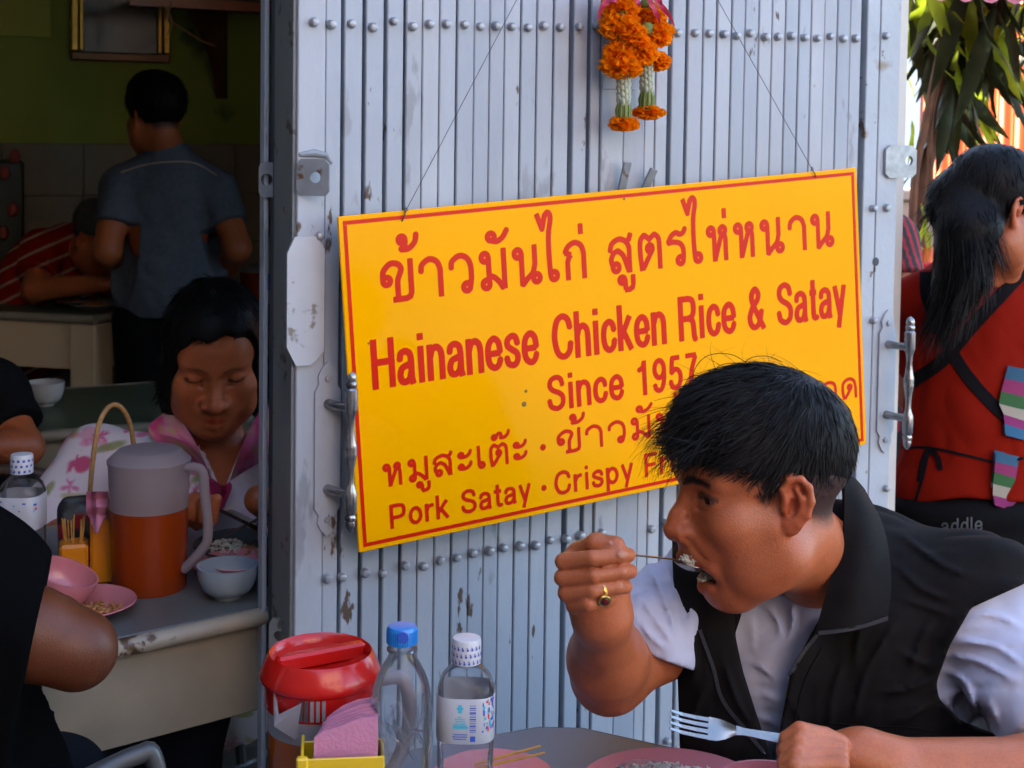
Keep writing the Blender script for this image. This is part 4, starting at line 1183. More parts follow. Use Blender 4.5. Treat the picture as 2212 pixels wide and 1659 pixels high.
    def tdisp(P):
        f = wob(P * [1, 1, .6], 34, 21) * .005 + np.abs(wob(P * [1.0, 1, .55], 62, 22)) * .008 - .004 + wob(P, 130, 23) * .0012
        d = (P - shL) @ nrm((.5, .1, -.8)); f = f + .0055 * np.sin(d * 110 + 3 * wob(P, 20, 3)) * np.exp(-((P - (shL + [-.03, -.04, -.05])) ** 2).sum(-1) / .01)
        f = f + .0045 * np.sin((P @ np.array([90, 20, 60])) + 2 * wob(P, 25, 8)) * np.exp(-((P - (shR * .5 + elR * .5)) ** 2).sum(-1) / .008)
        return f + creases(P, CT)
    tv, tf = SHT_.mesh(.0038, disp=tdisp, cut=tcut, smooth=1)
    tee = mobj('tee_shirt', (tv, tf), M_TEE, root, angle=None)
    # ---- black vest
    VS = Field(); g = .013
    VS.ell(ct, np.array([.185, .125, .205]) + g, None, .04); VS.ell(belly, np.array([.198, .13, .20]) + g + .004, None, .06)
    VS.ell(U(1565, 1410, 1.79), (.085, .09, .155), None, .05); VS.ell(U(1575, 1600, 1.82), (.095, .10, .15), None, .05); VS.ell(U(1985, 1600, 1.88), (.115 + g, .11, .13), None, .05); VS.ell(U(1660, 1440, 1.80), np.array([.09, .07, .10]) + g, None, .05); VS.ell(U(1930, 1450, 1.78), np.array([.09, .07, .10]) + g, None, .05)
    for sh, r0 in ((shR, .066), (shL, .070)): VS.cone(nb - Z * .02, sh, .068 + g, r0 + g, .04)
    VS.cone(U(1905, 1222, 1.85), U(2010, 1282, 1.82), .070, .074, .03)
    VS.cone(shL, shL * .6 + elL * .4, .07 + g, .075 + g, .04); VS.cone(shR, shR * .75 + elR * .25, .066 + g, .066 + g, .04)
    VS.cone(nb - Z * .02, nb + Z * .015 + np.array([.0, .03, 0]), .09, .082, .03)
    Ri = _R.T
    def uv(P):
        c = (P - [0, 0, CAMH]) @ _R
        return CX + FPX * c[:, 0] / -c[:, 2], CY + SHY * IW - FPX * c[:, 1] / -c[:, 2], -c[:, 2]
    def vcut(P):
        s_ = P.shape; P = P.reshape(-1, 3)
        u, v, d = uv(P); px = d / FPX
        a = np.interp(v, [1250, 1310, 1370, 1450, 1560, 1640, 1750], [1600, 1598, 1588, 1605, 1640, 1668, 1676])
        b = np.interp(v, [1180, 1250, 1340, 1450, 1590, 1640, 1750], [1830, 1806, 1768, 1708, 1682, 1677, 1676.5])
        op = np.where(P[:, 1] < 1.86, np.minimum(u - a, b - u) * px, -1)
        op = np.maximum(op, (np.interp(v, [1150, 1200, 1300, 1440, 1600, 1750], [1452, 1452, 1456, 1463, 1468, 1470]) - u) * px)
        op = np.maximum(op, (u - np.interp(v, [1249, 1313, 1394, 1475, 1509, 1556, 1602, 1640], [2240, 2098, 2052, 2023, 2028, 2075, 2190, 2300])) * px)
        nkd = np.linalg.norm(P - np.outer((P - nb) @ ax, ax) - nb, axis=1)
        op = np.maximum(op, np.where((P - nb) @ ax > -.02, .066 - nkd, -1))
        return op.reshape(s_[:-1])
    vdisp = lambda P: wob(P * [1, 1, .5], 26, 31) * .006 + np.abs(wob(P * [1, 1, .5], 46, 32)) * .009 - .0045 + wob(P, 110, 33) * .0014
    vv, vf = VS.mesh(.0038, disp=lambda P: vdisp(P) + creases(P, CV), cut=vcut, smooth=1)
    vest = mobj('vest', (vv, vf), M_VEST, root, angle=None)
    # collar leaves, zip rows, pocket seams
    def leaf(grid, th=.005):
        G_ = np.array([[U(*p) for p in r] for r in grid])
        m, n = 14, 9
        rows = np.stack([crom(G_[:, j], max(1, (m - 1) // (len(grid) - 1) + 1)) for j in range(G_.shape[1])], 1)
        srf = np.stack([crom(r, 4) for r in rows])
        a_, b_ = srf.shape[:2]
        du = np.gradient(srf, axis=1); dv = np.gradient(srf, axis=0); nn = np.cross(du, dv); nn /= np.linalg.norm(nn, axis=2)[..., None]
        nn = np.where((nn[..., 1:2] > 0), -nn, nn)
        Vv = np.concatenate([srf.reshape(-1, 3), (srf - nn * th).reshape(-1, 3)]); o_ = a_ * b_; Fq = []
        for i in range(a_ - 1):
            for j in range(b_ - 1):
                k = i * b_ + j
                Fq.append([k, k + 1, k + b_ + 1, k + b_]); Fq.append([o_ + k, o_ + k + b_, o_ + k + b_ + 1, o_ + k + 1])
        ed = [i * b_ for i in range(a_)] + [(a_ - 1) * b_ + j for j in range(1, b_)] + [i * b_ + b_ - 1 for i in range(a_ - 2, -1, -1)] + list(range(b_ - 2, 0, -1))
        for i in range(len(ed)):
            p, q_ = ed[i], ed[(i + 1) % len(ed)]; Fq.append([p, q_, o_ + q_, o_ + p])
        return Vv, Fq
    mobj('collar', leaf([[(1824, 1030, 1.735), (1846, 1032, 1.755), (1868, 1056, 1.79)], [(1824, 1110, 1.70), (1870, 1108, 1.71), (1906, 1130, 1.745)], [(1818, 1190, 1.682), (1870, 1195, 1.675), (1922, 1205, 1.70)],
                         [(1788, 1268, 1.668), (1855, 1270, 1.655), (1925, 1274, 1.675)], [(1762, 1364, 1.658), (1840, 1357, 1.645), (1918, 1334, 1.662)]]), M_VEST, vest, angle=60)
    mobj('collar', leaf([[(1462, 1196, 1.775), (1540, 1200, 1.745), (1602, 1225, 1.735)], [(1460, 1290, 1.745), (1540, 1300, 1.715), (1604, 1310, 1.705)], [(1468, 1372, 1.735), (1530, 1384, 1.708), (1586, 1376, 1.70)]]), M_VEST, vest, angle=60)
    bvh = bvh_of((vv, vf))
    def zipper(pts, n):
        P = crom(np.array([(a, b, 0) for a, b in pts], float), 12)
        L_ = np.concatenate([[0], np.cumsum(np.linalg.norm(np.diff(P, axis=0), axis=1))]); out = []
        for t in np.linspace(0, L_[-1], n):
            x, y = np.interp(t, L_, P[:, 0]), np.interp(t, L_, P[:, 1])
            h_ = hit(bvh, x, y)
            if h_ is None: continue
            x2, y2 = np.interp(min(t + 4, L_[-1]), L_, P[:, 0]), np.interp(min(t + 4, L_[-1]), L_, P[:, 1])
            tg = nrm(U(x2, y2, 1.7) - U(x, y, 1.7) + 1e-6); nn = np.array([0, -1, 0.0]); sd = nrm(np.cross(tg, nn))
            out.append(box(h_ + nn * .0012, (.0022, .0009, .0009), np.stack([sd, tg, nrm(np.cross(sd, tg))], 1)))
        return join(*out)
    mobj('zip', zipper([(1764, 1372), (1735, 1408), (1705, 1462), (1690, 1520), (1682, 1590), (1679, 1650)], 90), M_ZIP, vest, smooth=False, kind='stuff')
    mobj('zip', zipper([(1512, 1362), (1540, 1440), (1560, 1510), (1605, 1570), (1650, 1625)], 70), M_ZIP, vest, smooth=False, kind='stuff')
    zc = []
    for t in np.linspace(0, 1, 46):
        p = U(1770 + 146 * t, 1367 - 32 * t + 6 * math.sin(t * 3), 1.652 + .006 * t - .008 * math.sin(t * 3))
        zc.append(box(p, (.0009, .0012, .0022), None))
    mobj('zip', join(*zc), M_ZIP, vest, smooth=False, kind='stuff')
    for pts in ([(1790, 1560), (1860, 1567), (1960, 1570), (2010, 1578)], [(1935, 1572), (1940, 1610), (1942, 1659)], [(1600, 1350), (1618, 1440), (1650, 1540)], [(1775, 1400), (1738, 1470), (1716, 1560), (1708, 1650)]):
        P = crom(np.array([(a, b, 0) for a, b in pts], float), 8); q3 = [hit(bvh, a, b) for a, b, _ in P]
        q3 = [x - np.array([0, .0006, 0]) for x in q3 if x is not None]
        if len(q3) > 2: mobj('seam', tube(q3, .0009, 5), M_VEST, vest)
    # ---- legs under the table, on a stool
    TR = Field(); hip = U(1830, 1800, 1.98); hip[2] = .50
    for sg_, kx in ((-1, -.16), (1, .10)):
        h0 = hip + np.array([sg_ * .09, 0, 0]); kn = np.array([hip[0] + kx - .02, 1.56, .47]); an = np.array([hip[0] + kx, 1.66, .08])
        TR.chain([h0, kn, an], [.085, .062, .05], .03)
    TR.ell(hip + np.array([0, .02, .02]), (.18, .13, .12), None, .05)
    tv, tf = TR.mesh(.009)
    mobj('trousers', (tv, tf), mat('dark_trousers', (.02, .022, .03), .85), root, angle=None)
    for kx in (-.16, .10):
        SF = Field(); a_ = np.array([hip[0] + kx, 1.66, .035]); SF.cone(a_, a_ + np.array([-.02, -.17, -.005]), .036, .03, .01).box(a_ + np.array([-.01, -.09, -.025]), (.04, .13, .010), rnd=.008, k=.01)
        mobj('shoe', SF.mesh(.006), mat('shoe_leather', (.03, .02, .015), .4), root, angle=None)
    return root, H, vest, body
from mathutils.bvhtree import BVHTree
def bvh_of(VF): return BVHTree.FromPolygons([tuple(v) for v in VF[0]], [tuple(f) for f in VF[1]])
def hit(b, u, v):
    r = ray(u, v); h = b.ray_cast(Vector((0, 0, CAMH)), Vector(r).normalized())
    return None if h[0] is None else np.array(h[0])
M_ZIP = mat('zip_teeth', (.05, .05, .055), .35, metal=.3)
def nrm_rows(a): return a / (np.linalg.norm(a, axis=1)[:, None] + 1e-12)
M_TEE = mat('white_cotton', (.44, .44, .54), 0.9, bump=0.15, bscale=900, spec=.1)
M_VEST = mat('black_vest_cloth', (.0095, .0080, .0078), 0.85, var=.15, vscale=40, bump=0.2, bscale=800, spec=.10)
EAT, HEAD_M, VEST, BODY_M = eating_man()
# ---------------- spoon, fork, ring, rice at the mouth
M_STEEL = mat('stainless_steel', (.27, .26, .25), .26, metal=1.0, var=.06, vscale=60)
M_GOLD = mat('gold', (.75, .42, .10), .22, metal=1.0)
M_GEM = mat('dark_red_stone', (.10, .006, .006), .08)
M_RICE = mat('cooked_rice', (.55, .52, .43), .45, var=.08, vscale=90)
M_PEPPER = mat('pepper_specks', (.05, .04, .02), .7)
def grains(c, ext, n, seed, R=None, L=.0030, r=.00105, up=True):
    """Loose heap of rice grains within an ellipsoid."""
    rs = np.random.RandomState(seed); out = []
    for i in range(n):
        p = rs.normal(size=3); p /= np.linalg.norm(p); p *= rs.rand() ** (1 / 3)
        if up: p[2] = abs(p[2])
        p = p * ext; d = nrm(rs.normal(size=3) * [1, 1, .5])
        if R is not None: p = R @ p; d = R @ d
        a = np.asarray(c) + p
        out.append(tube([a - d * L, a - d * L * .5, a + d * L * .5, a + d * L], [r * .45, r, r, r * .45], 6))
    return join(*out)
def dish(prof_c, prof_w, prof_h, R, c):
    pass
def spoon_bowl(c, d, up, L, Wd, dep, th=.0008):
    """Open bowl of a spoon: concave, pointing along D."""
    d = nrm(d); up = nrm(np.asarray(up) - d * (np.asarray(up) @ d)); sd = np.cross(up, d)
    V, F = [], []; n, m = 9, 20
    for lay in (0, 1):
        for i in range(n + 1):
            r = i / n
            for k in range(m):
                a = 2 * math.pi * k / m
                x = math.cos(a) * L / 2 * r; y = math.sin(a) * Wd / 2 * r * (1 - .18 * math.cos(a))
                z = -dep * (1 - r * r) - lay * th
                V.append(np.asarray(c) + d * x + sd * y + up * z)
    for lay in (0, 1):
        o = lay * (n + 1) * m
        for i in range(n):
            for k in range(m):
                q = [o + i * m + k, o + i * m + (k + 1) % m, o + (i + 1) * m + (k + 1) % m, o + (i + 1) * m + k]
                F.append(q if lay else q[::-1])
    o = (n + 1) * m
    F += [[n * m + k, n * m + (k + 1) % m, o + n * m + (k + 1) % m, o + n * m + k] for k in range(m)]
    return np.array(V), F
def bar(pts, wid, thk, side):
    """Flat bar along points, WID across SIDE, THK thick."""
    P = np.asarray(pts, float); n = len(P)
    wid = np.ones(n) * wid; V = []
    T = np.gradient(P, axis=0)
    for i in range(n):
        t = nrm(T[i]); s_ = nrm(np.asarray(side) - t * (np.asarray(side) @ t)); u_ = np.cross(t, s_)
        for a, b in ((-1, -1), (1, -1), (1, 1), (-1, 1)): V.append(P[i] + s_ * a * wid[i] / 2 + u_ * b * thk / 2)
    F = [[i * 4 + k, i * 4 + (k + 1) % 4, (i + 1) * 4 + (k + 1) % 4, (i + 1) * 4 + k] for i in range(n - 1) for k in range(4)] + [[3, 2, 1, 0], [4 * n - 4, 4 * n - 3, 4 * n - 2, 4 * n - 1]]
    return np.array(V), F
# spoon
a, b = U(1300, 1192, 1.520), U(1474, 1212, 1.632)
dirv = nrm(b - a); bc = b + dirv * .022 + np.array([0, 0, -.003])
sp = thing('spoon', 'steel spoon of rice in his raised hand', 'spoon', a)
hp = crom([a, a * .6 + b * .4 + Z * .0005, a * .12 + b * .88 + Z * .0008, b - Z * .002, b + dirv * .006 - Z * .004], 6)
mobj('handle', bar(hp, np.interp(np.linspace(0, 1, len(hp)), [0, .3, .85, 1], [.011, .006, .0042, .006]), .0016, np.cross(dirv, Z)), M_STEEL, sp, smooth=False)
mobj('bowl', spoon_bowl(bc, dirv, Z, .050, .036, .007), M_STEEL, sp)
rc = thing('rice_mouthful', 'mouthful of white rice heaped on the raised spoon', 'rice', bc)
F_ = Field().ell(bc + Z * .004, (.017, .011, .0065), np.stack([dirv, np.cross(Z, dirv), Z], 1), .004)
mobj('clump', F_.mesh(.002, disp=lambda P: wob(P, 700, 3) * .0015), M_RICE, rc, angle=None)
mobj('grain', grains(bc + Z * .003, np.array([.021, .014, .0105]), 210, 3, np.stack([dirv, np.cross(Z, dirv), Z], 1)), M_RICE, rc, kind='stuff')
mobj('pepper_specks', grains(bc + Z * .006, np.array([.020, .014, .0105]), 14, 4, np.stack([dirv, np.cross(Z, dirv), Z], 1), L=.0008, r=.0007), M_PEPPER, rc, kind='stuff')
# a little rice already in the mouth, behind the lower lip
m = (np.array(HEAD_M.ul[2]) + np.array(HEAD_M.ll[2])) / 2
mobj('mouth_rice', grains(HEAD_M.T(m[0] - .014, .004, m[2] - .009), np.array([.010, .012, .006]), 60, 8), M_RICE, EAT, kind='stuff')
# fork held in the other hand: tines to the left, hollow side up
f0, f1 = U(1770, 1612, 1.512), U(1590, 1578, 1.512); fd = nrm(f1 - f0); fs = nrm(np.cross(fd, nrm((0, -.75, .66)))); fu = np.cross(fs, fd); fu = fu if fu[2] > 0 else -fu
fk = thing('fork', 'steel fork held low in his other hand', 'fork', f0)
hp = crom([f0, f0 * .5 + f1 * .5 + fu * .001, f1], 6)
mobj('handle', bar(hp, np.interp(np.linspace(0, 1, len(hp)), [0, .5, .9, 1], [.013, .010, .007, .010]), .0022, fs), M_STEEL, fk, smooth=False)
e = f1 + fd * .024
V, Fq = [], []
rows = [(0, .008), (.006, .013), (.012, .019), (.02, .0235), (.030, .0245)]
for x, w_ in rows:
    p = f1 + fd * (x - .002) - fu * (.010 * math.sin(min(1, x / .03) * 1.7))
    for t in (-1, -.5, 0, .5, 1):
        for z_ in (0, -.0014): V.append(p + fs * t * w_ / 2 + fu * (z_ + .0012 * t * t))
for i in range(len(rows) - 1):
    for k in range(4):
        a0, b0 = i * 10 + k * 2, (i + 1) * 10 + k * 2
        Fq += [[a0, a0 + 2, b0 + 2, b0], [a0 + 1, b0 + 1, b0 + 3, a0 + 3]]
    Fq += [[i * 10, (i + 1) * 10, (i + 1) * 10 + 1, i * 10 + 1], [i * 10 + 8, i * 10 + 9, (i + 1) * 10 + 9, (i + 1) * 10 + 8]]
q0 = (len(rows) - 1) * 10
Fq += [[q0 + 2 * k, q0 + 2 * k + 2, q0 + 2 * k + 3, q0 + 2 * k + 1] for k in range(4)]
mobj('head', (np.array(V), Fq), M_STEEL, fk, angle=50)
for t in (-1.5, -.5, .5, 1.5):
    b0 = f1 + fd * .0275 - fu * (.010 * math.sin(1.57)) + fs * t * .0063
    mobj('tine', bar([b0, b0 + fd * .014 - fu * .0005, b0 + fd * .030 + fu * .001, b0 + fd * .043 + fu * .006], [.0042, .0038, .0034, .0022], .0015, fs), M_STEEL, fk, smooth=False)
# gold ring with a dark stone on the ring finger
rcn = U(1302, 1277, 1.5075); ad = nrm(U(1336, 1268, 1.508) - U(1280, 1277, 1.502))
Rr = frame(ad); t = np.linspace(0, 2 * math.pi, 25)
rg = thing('finger_ring', 'chunky gold ring with dark red stone on his raised hand', 'ring', rcn)
mobj('band', tube([rcn + Rr @ np.array([0, math.cos(x) * .0105, math.sin(x) * .0105]) for x in t], .0024, 8, cap=False), M_GOLD, rg)
nn = nrm(np.array([.1, -.86, -.45])); Rn = frame(nn)
Rl = np.stack([Rn[:, 1], Rn[:, 2], Rn[:, 0]], 1)
mobj('bezel', lathe([(.0050, -.004), (.0066, .000), (.0074, .003), (.0068, .0045), (.0052, .0046)], rcn + nn * .0105, 20, R=Rl), M_GOLD, rg)
mobj('stone', lathe([(.0050, 0.001), (.0047, .0030), (.0032, .0042), (0, .0046)], rcn + nn * .0130, 18, R=Rl), M_GEM, rg)
# ---------------- the other people
def uvd(P):
    c = (P - [0, 0, CAMH]) @ _R
    return CX + FPX * c[:, 0] / -c[:, 2], CY + SHY * IW - FPX * c[:, 1] / -c[:, 2], -c[:, 2]
def flatcut(fn):
    def g_(P):
        s_ = P.shape; return fn(P.reshape(-1, 3)).reshape(s_[:-1])
    return g_
def cloth(name, F, h, m, parent, amp=.004, sc=40, seed=1, cut=None, tintfn=None):
    d = lambda P: wob(P * [1, 1, .6], sc, seed) * amp + np.abs(wob(P * [1, 1, .7], sc * 1.9, seed + 1)) * amp * .7 - amp * .35
    V, Fc = F.mesh(h, disp=d, cut=None if cut is None else flatcut(cut), smooth=2)
    return mobj(name, (V, Fc), m, parent, angle=None, cols=None if tintfn is None else tintfn(V))
def hair_cap(H, parent, hl, grow=.010, h=.004, extra=None, col=(.006, .005, .005), n=2500, ln=.02, seed=5, down=.6, curl=.3, lift=.10, front=1.0):
    G = Field()
    G.ell(H.T(-.014, 0, .060), (np.array([.098, .074, .084]) + grow) * H.s, H.R, .01); G.ell(H.T(.045, 0, .060), (np.array([.048, .060, .054]) + grow * .7) * H.s, H.R, .03)
    if extra: extra(G)
    hv, hf = G.mesh(h, cut=flatcut(lambda P: hl(H.loc(P)) + wob(P, 200, seed) * .004))
    cap = mobj('hair', (hv, hf), M_HAIR, parent, angle=None, cols=np.tile(col, (len(hv), 1)))
    nv = vnormals(hv, hf); q = H.loc(hv); rs = np.random.RandomState(seed)
    ok = np.nonzero(((hv - H.T(0, 0, .05)) * nv).sum(1) > .02)[0]
    k = rs.choice(ok, n); rn = nv[k]; dl = q[k] - [-.05, 0, .13]; dl /= np.linalg.norm(dl, axis=1)[:, None]
    w = dl @ H.R.T + np.array([0, 0, -down]); w -= rn * (w * rn).sum(1)[:, None]; w = nrm_rows(w)
    strands('hair_strands', hv[k] - rn * .0005, rn, w, ln * (.6 + .8 * rs.rand(n)) * np.where(q[k][:, 0] > .03, front, 1.0), np.full(n, lift), .0011, cap, M_HAIR, seed, seg=4, grav=.3, curl=curl, clump=max(40, n // 30), cols=np.tile(col, (n, 1)) * (.6 + .9 * rs.rand(n, 1)))
    return cap
ML = dict(rough=.85)
# ---- woman in a flowered blouse at the inner table
def blouse_woman():
    root = thing('person', 'woman in pink flowered white blouse eating with lowered eyes at the inside table', 'person', U(450, 1300, 3.0) * [1, 1, 0])
    H = Head(U(462, 788, 2.93), (.22, -.92, -.30), (0, .0, 1), sc=1.10, wide=1.09, slit=.0005, nose=1.1, soft=1.0)
    nb = U(455, 985, 3.02)
    shR, elR, wrR = U(205, 990, 3.02), U(95, 1165, 2.86), U(330, 1130, 2.70)
    shL, elL, wrL = U(690, 985, 2.98), U(720, 1180, 2.82), U(560, 1080, 2.62)
    F = Field(); H.add(F, fine=False)
    F.cone(H.T(-.03, 0, -.05), nb, .052, .060, .03); F.ell(nb - Z * .05 + np.array([0, -.01, 0]), (.13, .075, .11), None, .05)
    F.chain([shR, elR, wrR], [.05, .042, .028], .02); F.chain([shL, elL, wrL], [.05, .042, .028], .02)
    hp = U(425, 1098, 2.64); F.cone(wrR, hp, .028, .03, .02)
    for i in range(4): finger(F, [hp + np.array([0, 0, .004 - .012 * i]), U(440, 1082 + 14 * i, 2.60), U(468 - 3 * i, 1078 + 15 * i, 2.585), U(462 - 4 * i, 1086 + 15 * i, 2.60)], .0105, .0085)
    hl = lambda q: np.interp(q[:, 0], [-.12, -.02, .0, .04, .06, .085, .12], [-.075, -.08, -.09, -.060, .045, .062, .066]) - q[:, 2]
    V, Fc = F.mesh(.0036, smooth=1)
    body = mobj('body', (V, Fc), M_SKIN, root, angle=None, cols=skin_tint(V, H, SKIN_DARK * 1.4, (.36, .012, .012), None))
    def ex(G):
        for y in (-1, 1): G.ell(H.T(-.012, y * .062, -.035), np.array([.068, .036, .080]) * H.s, H.R, .03)
        G.ell(H.T(-.06, 0, -.03), np.array([.05, .075, .075]) * H.s, H.R, .03)
        G.ell(H.T(.01, 0, .108), np.array([.07, .062, .036]) * H.s, H.R, .03)
    hl2 = lambda q: .20 * q[:, 1] + .006 * np.sin(q[:, 1] * 130) + np.maximum(np.interp(q[:, 0], [-.12, -.02, .045, .052, .065, .085, .12], [-.10, -.11, -.10, .03, .078, .100, .104]) - q[:, 2], np.where((q[:, 0] > .046), .05 - np.abs(q[:, 1]), -1) * 0 - 1)
    hair_cap(H, root, hl2, .018, .0045, ex, col=(.006, .0052, .0052), n=7000, ln=.030, down=.5, curl=.9, lift=.16, front=.3)
    B = Field()
    ct = U(440, 1190, 3.03)
    B.ell(ct, (.20, .135, .22), None, .05); B.ell(U(450, 1420, 3.03), (.20, .15, .2), None, .06)
    B.cone(nb - Z * .03, shR, .072, .066, .04); B.cone(nb - Z * .03, shL, .072, .066, .04); B.cone(nb - Z * .02, nb + Z * .02, .085, .075, .03)
    B.chain([shR, shR * .2 + elR * .8], [.072, .078], .03); B.chain([shL, shL * .2 + elL * .8], [.072, .078], .03)
    def cut(P):
        u, v, d = uvd(P); px = d / FPX
        a = np.interp(v, [860, 930, 1000, 1062], [398, 426, 453, 478]); b = np.interp(v, [860, 930, 1000, 1062], [562, 537, 507, 482])
        o = np.where((d < 3.03) & (v < 1062), np.minimum(u - a, b - u) * px, -1)
        nk = np.linalg.norm((P - nb)[:, :2], axis=1)
        return np.maximum(o, np.where(nk < .075, (P[:, 2] - nb[2]) - .03, -1))
    def flowers(V):
        rs = np.random.RandomState(4); c = np.tile([.78, .70, .74], (len(V), 1))
        c = c * (1 + .05 * wob(V, 25, 5)[:, None])
        Vn = V
        for i in range(150):
            p = V[rs.randint(len(V))]; r = rs.uniform(.020, .046); kind = rs.rand()
            d = Vn - p; a1 = nrm(rs.normal(size=3)); a1 = nrm(a1 * [1, .4, 1]); a2 = nrm(np.cross(a1, (0, 1, .1)))
            x, y = d @ a1, d @ a2; rr = np.sqrt((d ** 2).sum(1)); th = np.arctan2(y, x)
            if kind < .58:
                edge = r * (.62 + .38 * np.cos(5 * th + i)); w = np.clip((edge - rr) / .006, 0, 1)
                col = [(.62, .03, .16), (.70, .16, .36), (.74, .35, .50), (.70, .10, .26)][rs.randint(4)]
                c = blend(c, w * (.9 if rs.rand() < .7 else .5), col)
            else:
                e = np.sqrt((x / (r * .7)) ** 2 + (y / (r * .25)) ** 2 + (rr / r * .3) ** 2); w = np.clip((1 - e) * 3, 0, 1)
                c = blend(c, w * .85, [(.42, .40, .10), (.52, .44, .20), (.25, .28, .07)][rs.randint(3)])
        return c
    bl = cloth('blouse', B, .0045, M_FLORAL, root, .005, 34, 7, cut, flowers)
    bvb = bvh_of((np.array([v.co for v in bl.data.vertices]) + ORG[bl.name], [p.vertices[:] for p in bl.data.polygons]))
    def onb(p):
        h_ = hit(bvb, p[0], p[1]); g_ = U(*p)
        return g_ if h_ is None or abs(h_[1] - g_[1]) > .08 else h_ + np.array([0, -.010, .002])
    def lapel(pts):
        G_ = np.array([[onb(p) for p in r] for r in pts]); Vv = []
        sf = np.stack([crom(r, 4) for r in G_]); sf = np.stack([crom(sf[:, j], 4) for j in range(sf.shape[1])], 1)
        a_, b_ = sf.shape[:2]; o_ = a_ * b_
        Vv = np.concatenate([sf.reshape(-1, 3), sf.reshape(-1, 3) + [0, .004, 0]]); Fq = []
        for i in range(a_ - 1):
            for j in range(b_ - 1):
                k = i * b_ + j; Fq += [[k, k + 1, k + b_ + 1, k + b_], [o_ + k, o_ + k + b_, o_ + k + b_ + 1, o_ + k + 1]]
        return Vv, Fq
    va = lapel([[(352, 892, 2.93), (372, 895, 2.90), (392, 910, 2.88)], [(320, 930, 2.88), (375, 945, 2.86), (425, 965, 2.86)], [(370, 985, 2.87), (415, 1010, 2.86), (462, 1040, 2.86)]])
    mobj('lapel', va, M_FLORAL, bl, cols=flowers(va[0]))
    vb = lapel([[(565, 880, 2.88), (585, 880, 2.90), (610, 890, 2.93)], [(528, 950, 2.86), (570, 955, 2.86), (615, 960, 2.88)], [(497, 1040, 2.86), (540, 1012, 2.86), (578, 990, 2.87)]])
    mobj('lapel', vb, M_FLORAL, bl, cols=flowers(vb[0]))
    vc = lapel([[(462, 1035, 2.858), (480, 1050, 2.856), (498, 1040, 2.858)], [(440, 1040, 2.85), (480, 1085, 2.85), (500, 1055, 2.85)], [(470, 1095, 2.85), (478, 1100, 2.85), (486, 1096, 2.85)]])
    mobj('lapel', vc, mat('magenta_facing', (.55, .03, .14), .8), bl)
    T_ = Field(); T_.chain([ct * [1, 1, 0] + [-.09, 0, .48], U(290, 1600, 2.45) * [1, 1, 0] + [0, 0, .48], U(300, 1600, 2.5) * [1, 1, 0] + [0, 0, .06]], [.09, .07, .05], .03); T_.chain([ct * [1, 1, 0] + [.09, 0, .48], U(400, 1600, 2.45) * [1, 1, 0] + [0, 0, .48], U(400, 1600, 2.5) * [1, 1, 0] + [0, 0, .06]], [.09, .07, .05], .03)
    cloth('trousers', T_, .010, mat('navy_trousers', (0.0067, 0.0081, 0.0158), .9, spec=.08), root, .003, 30, 4)
M_FLORAL = mat('flowered_cotton', (.7, .6, .65), .85, tint=True, bump=.1, bscale=500)
blouse_woman()
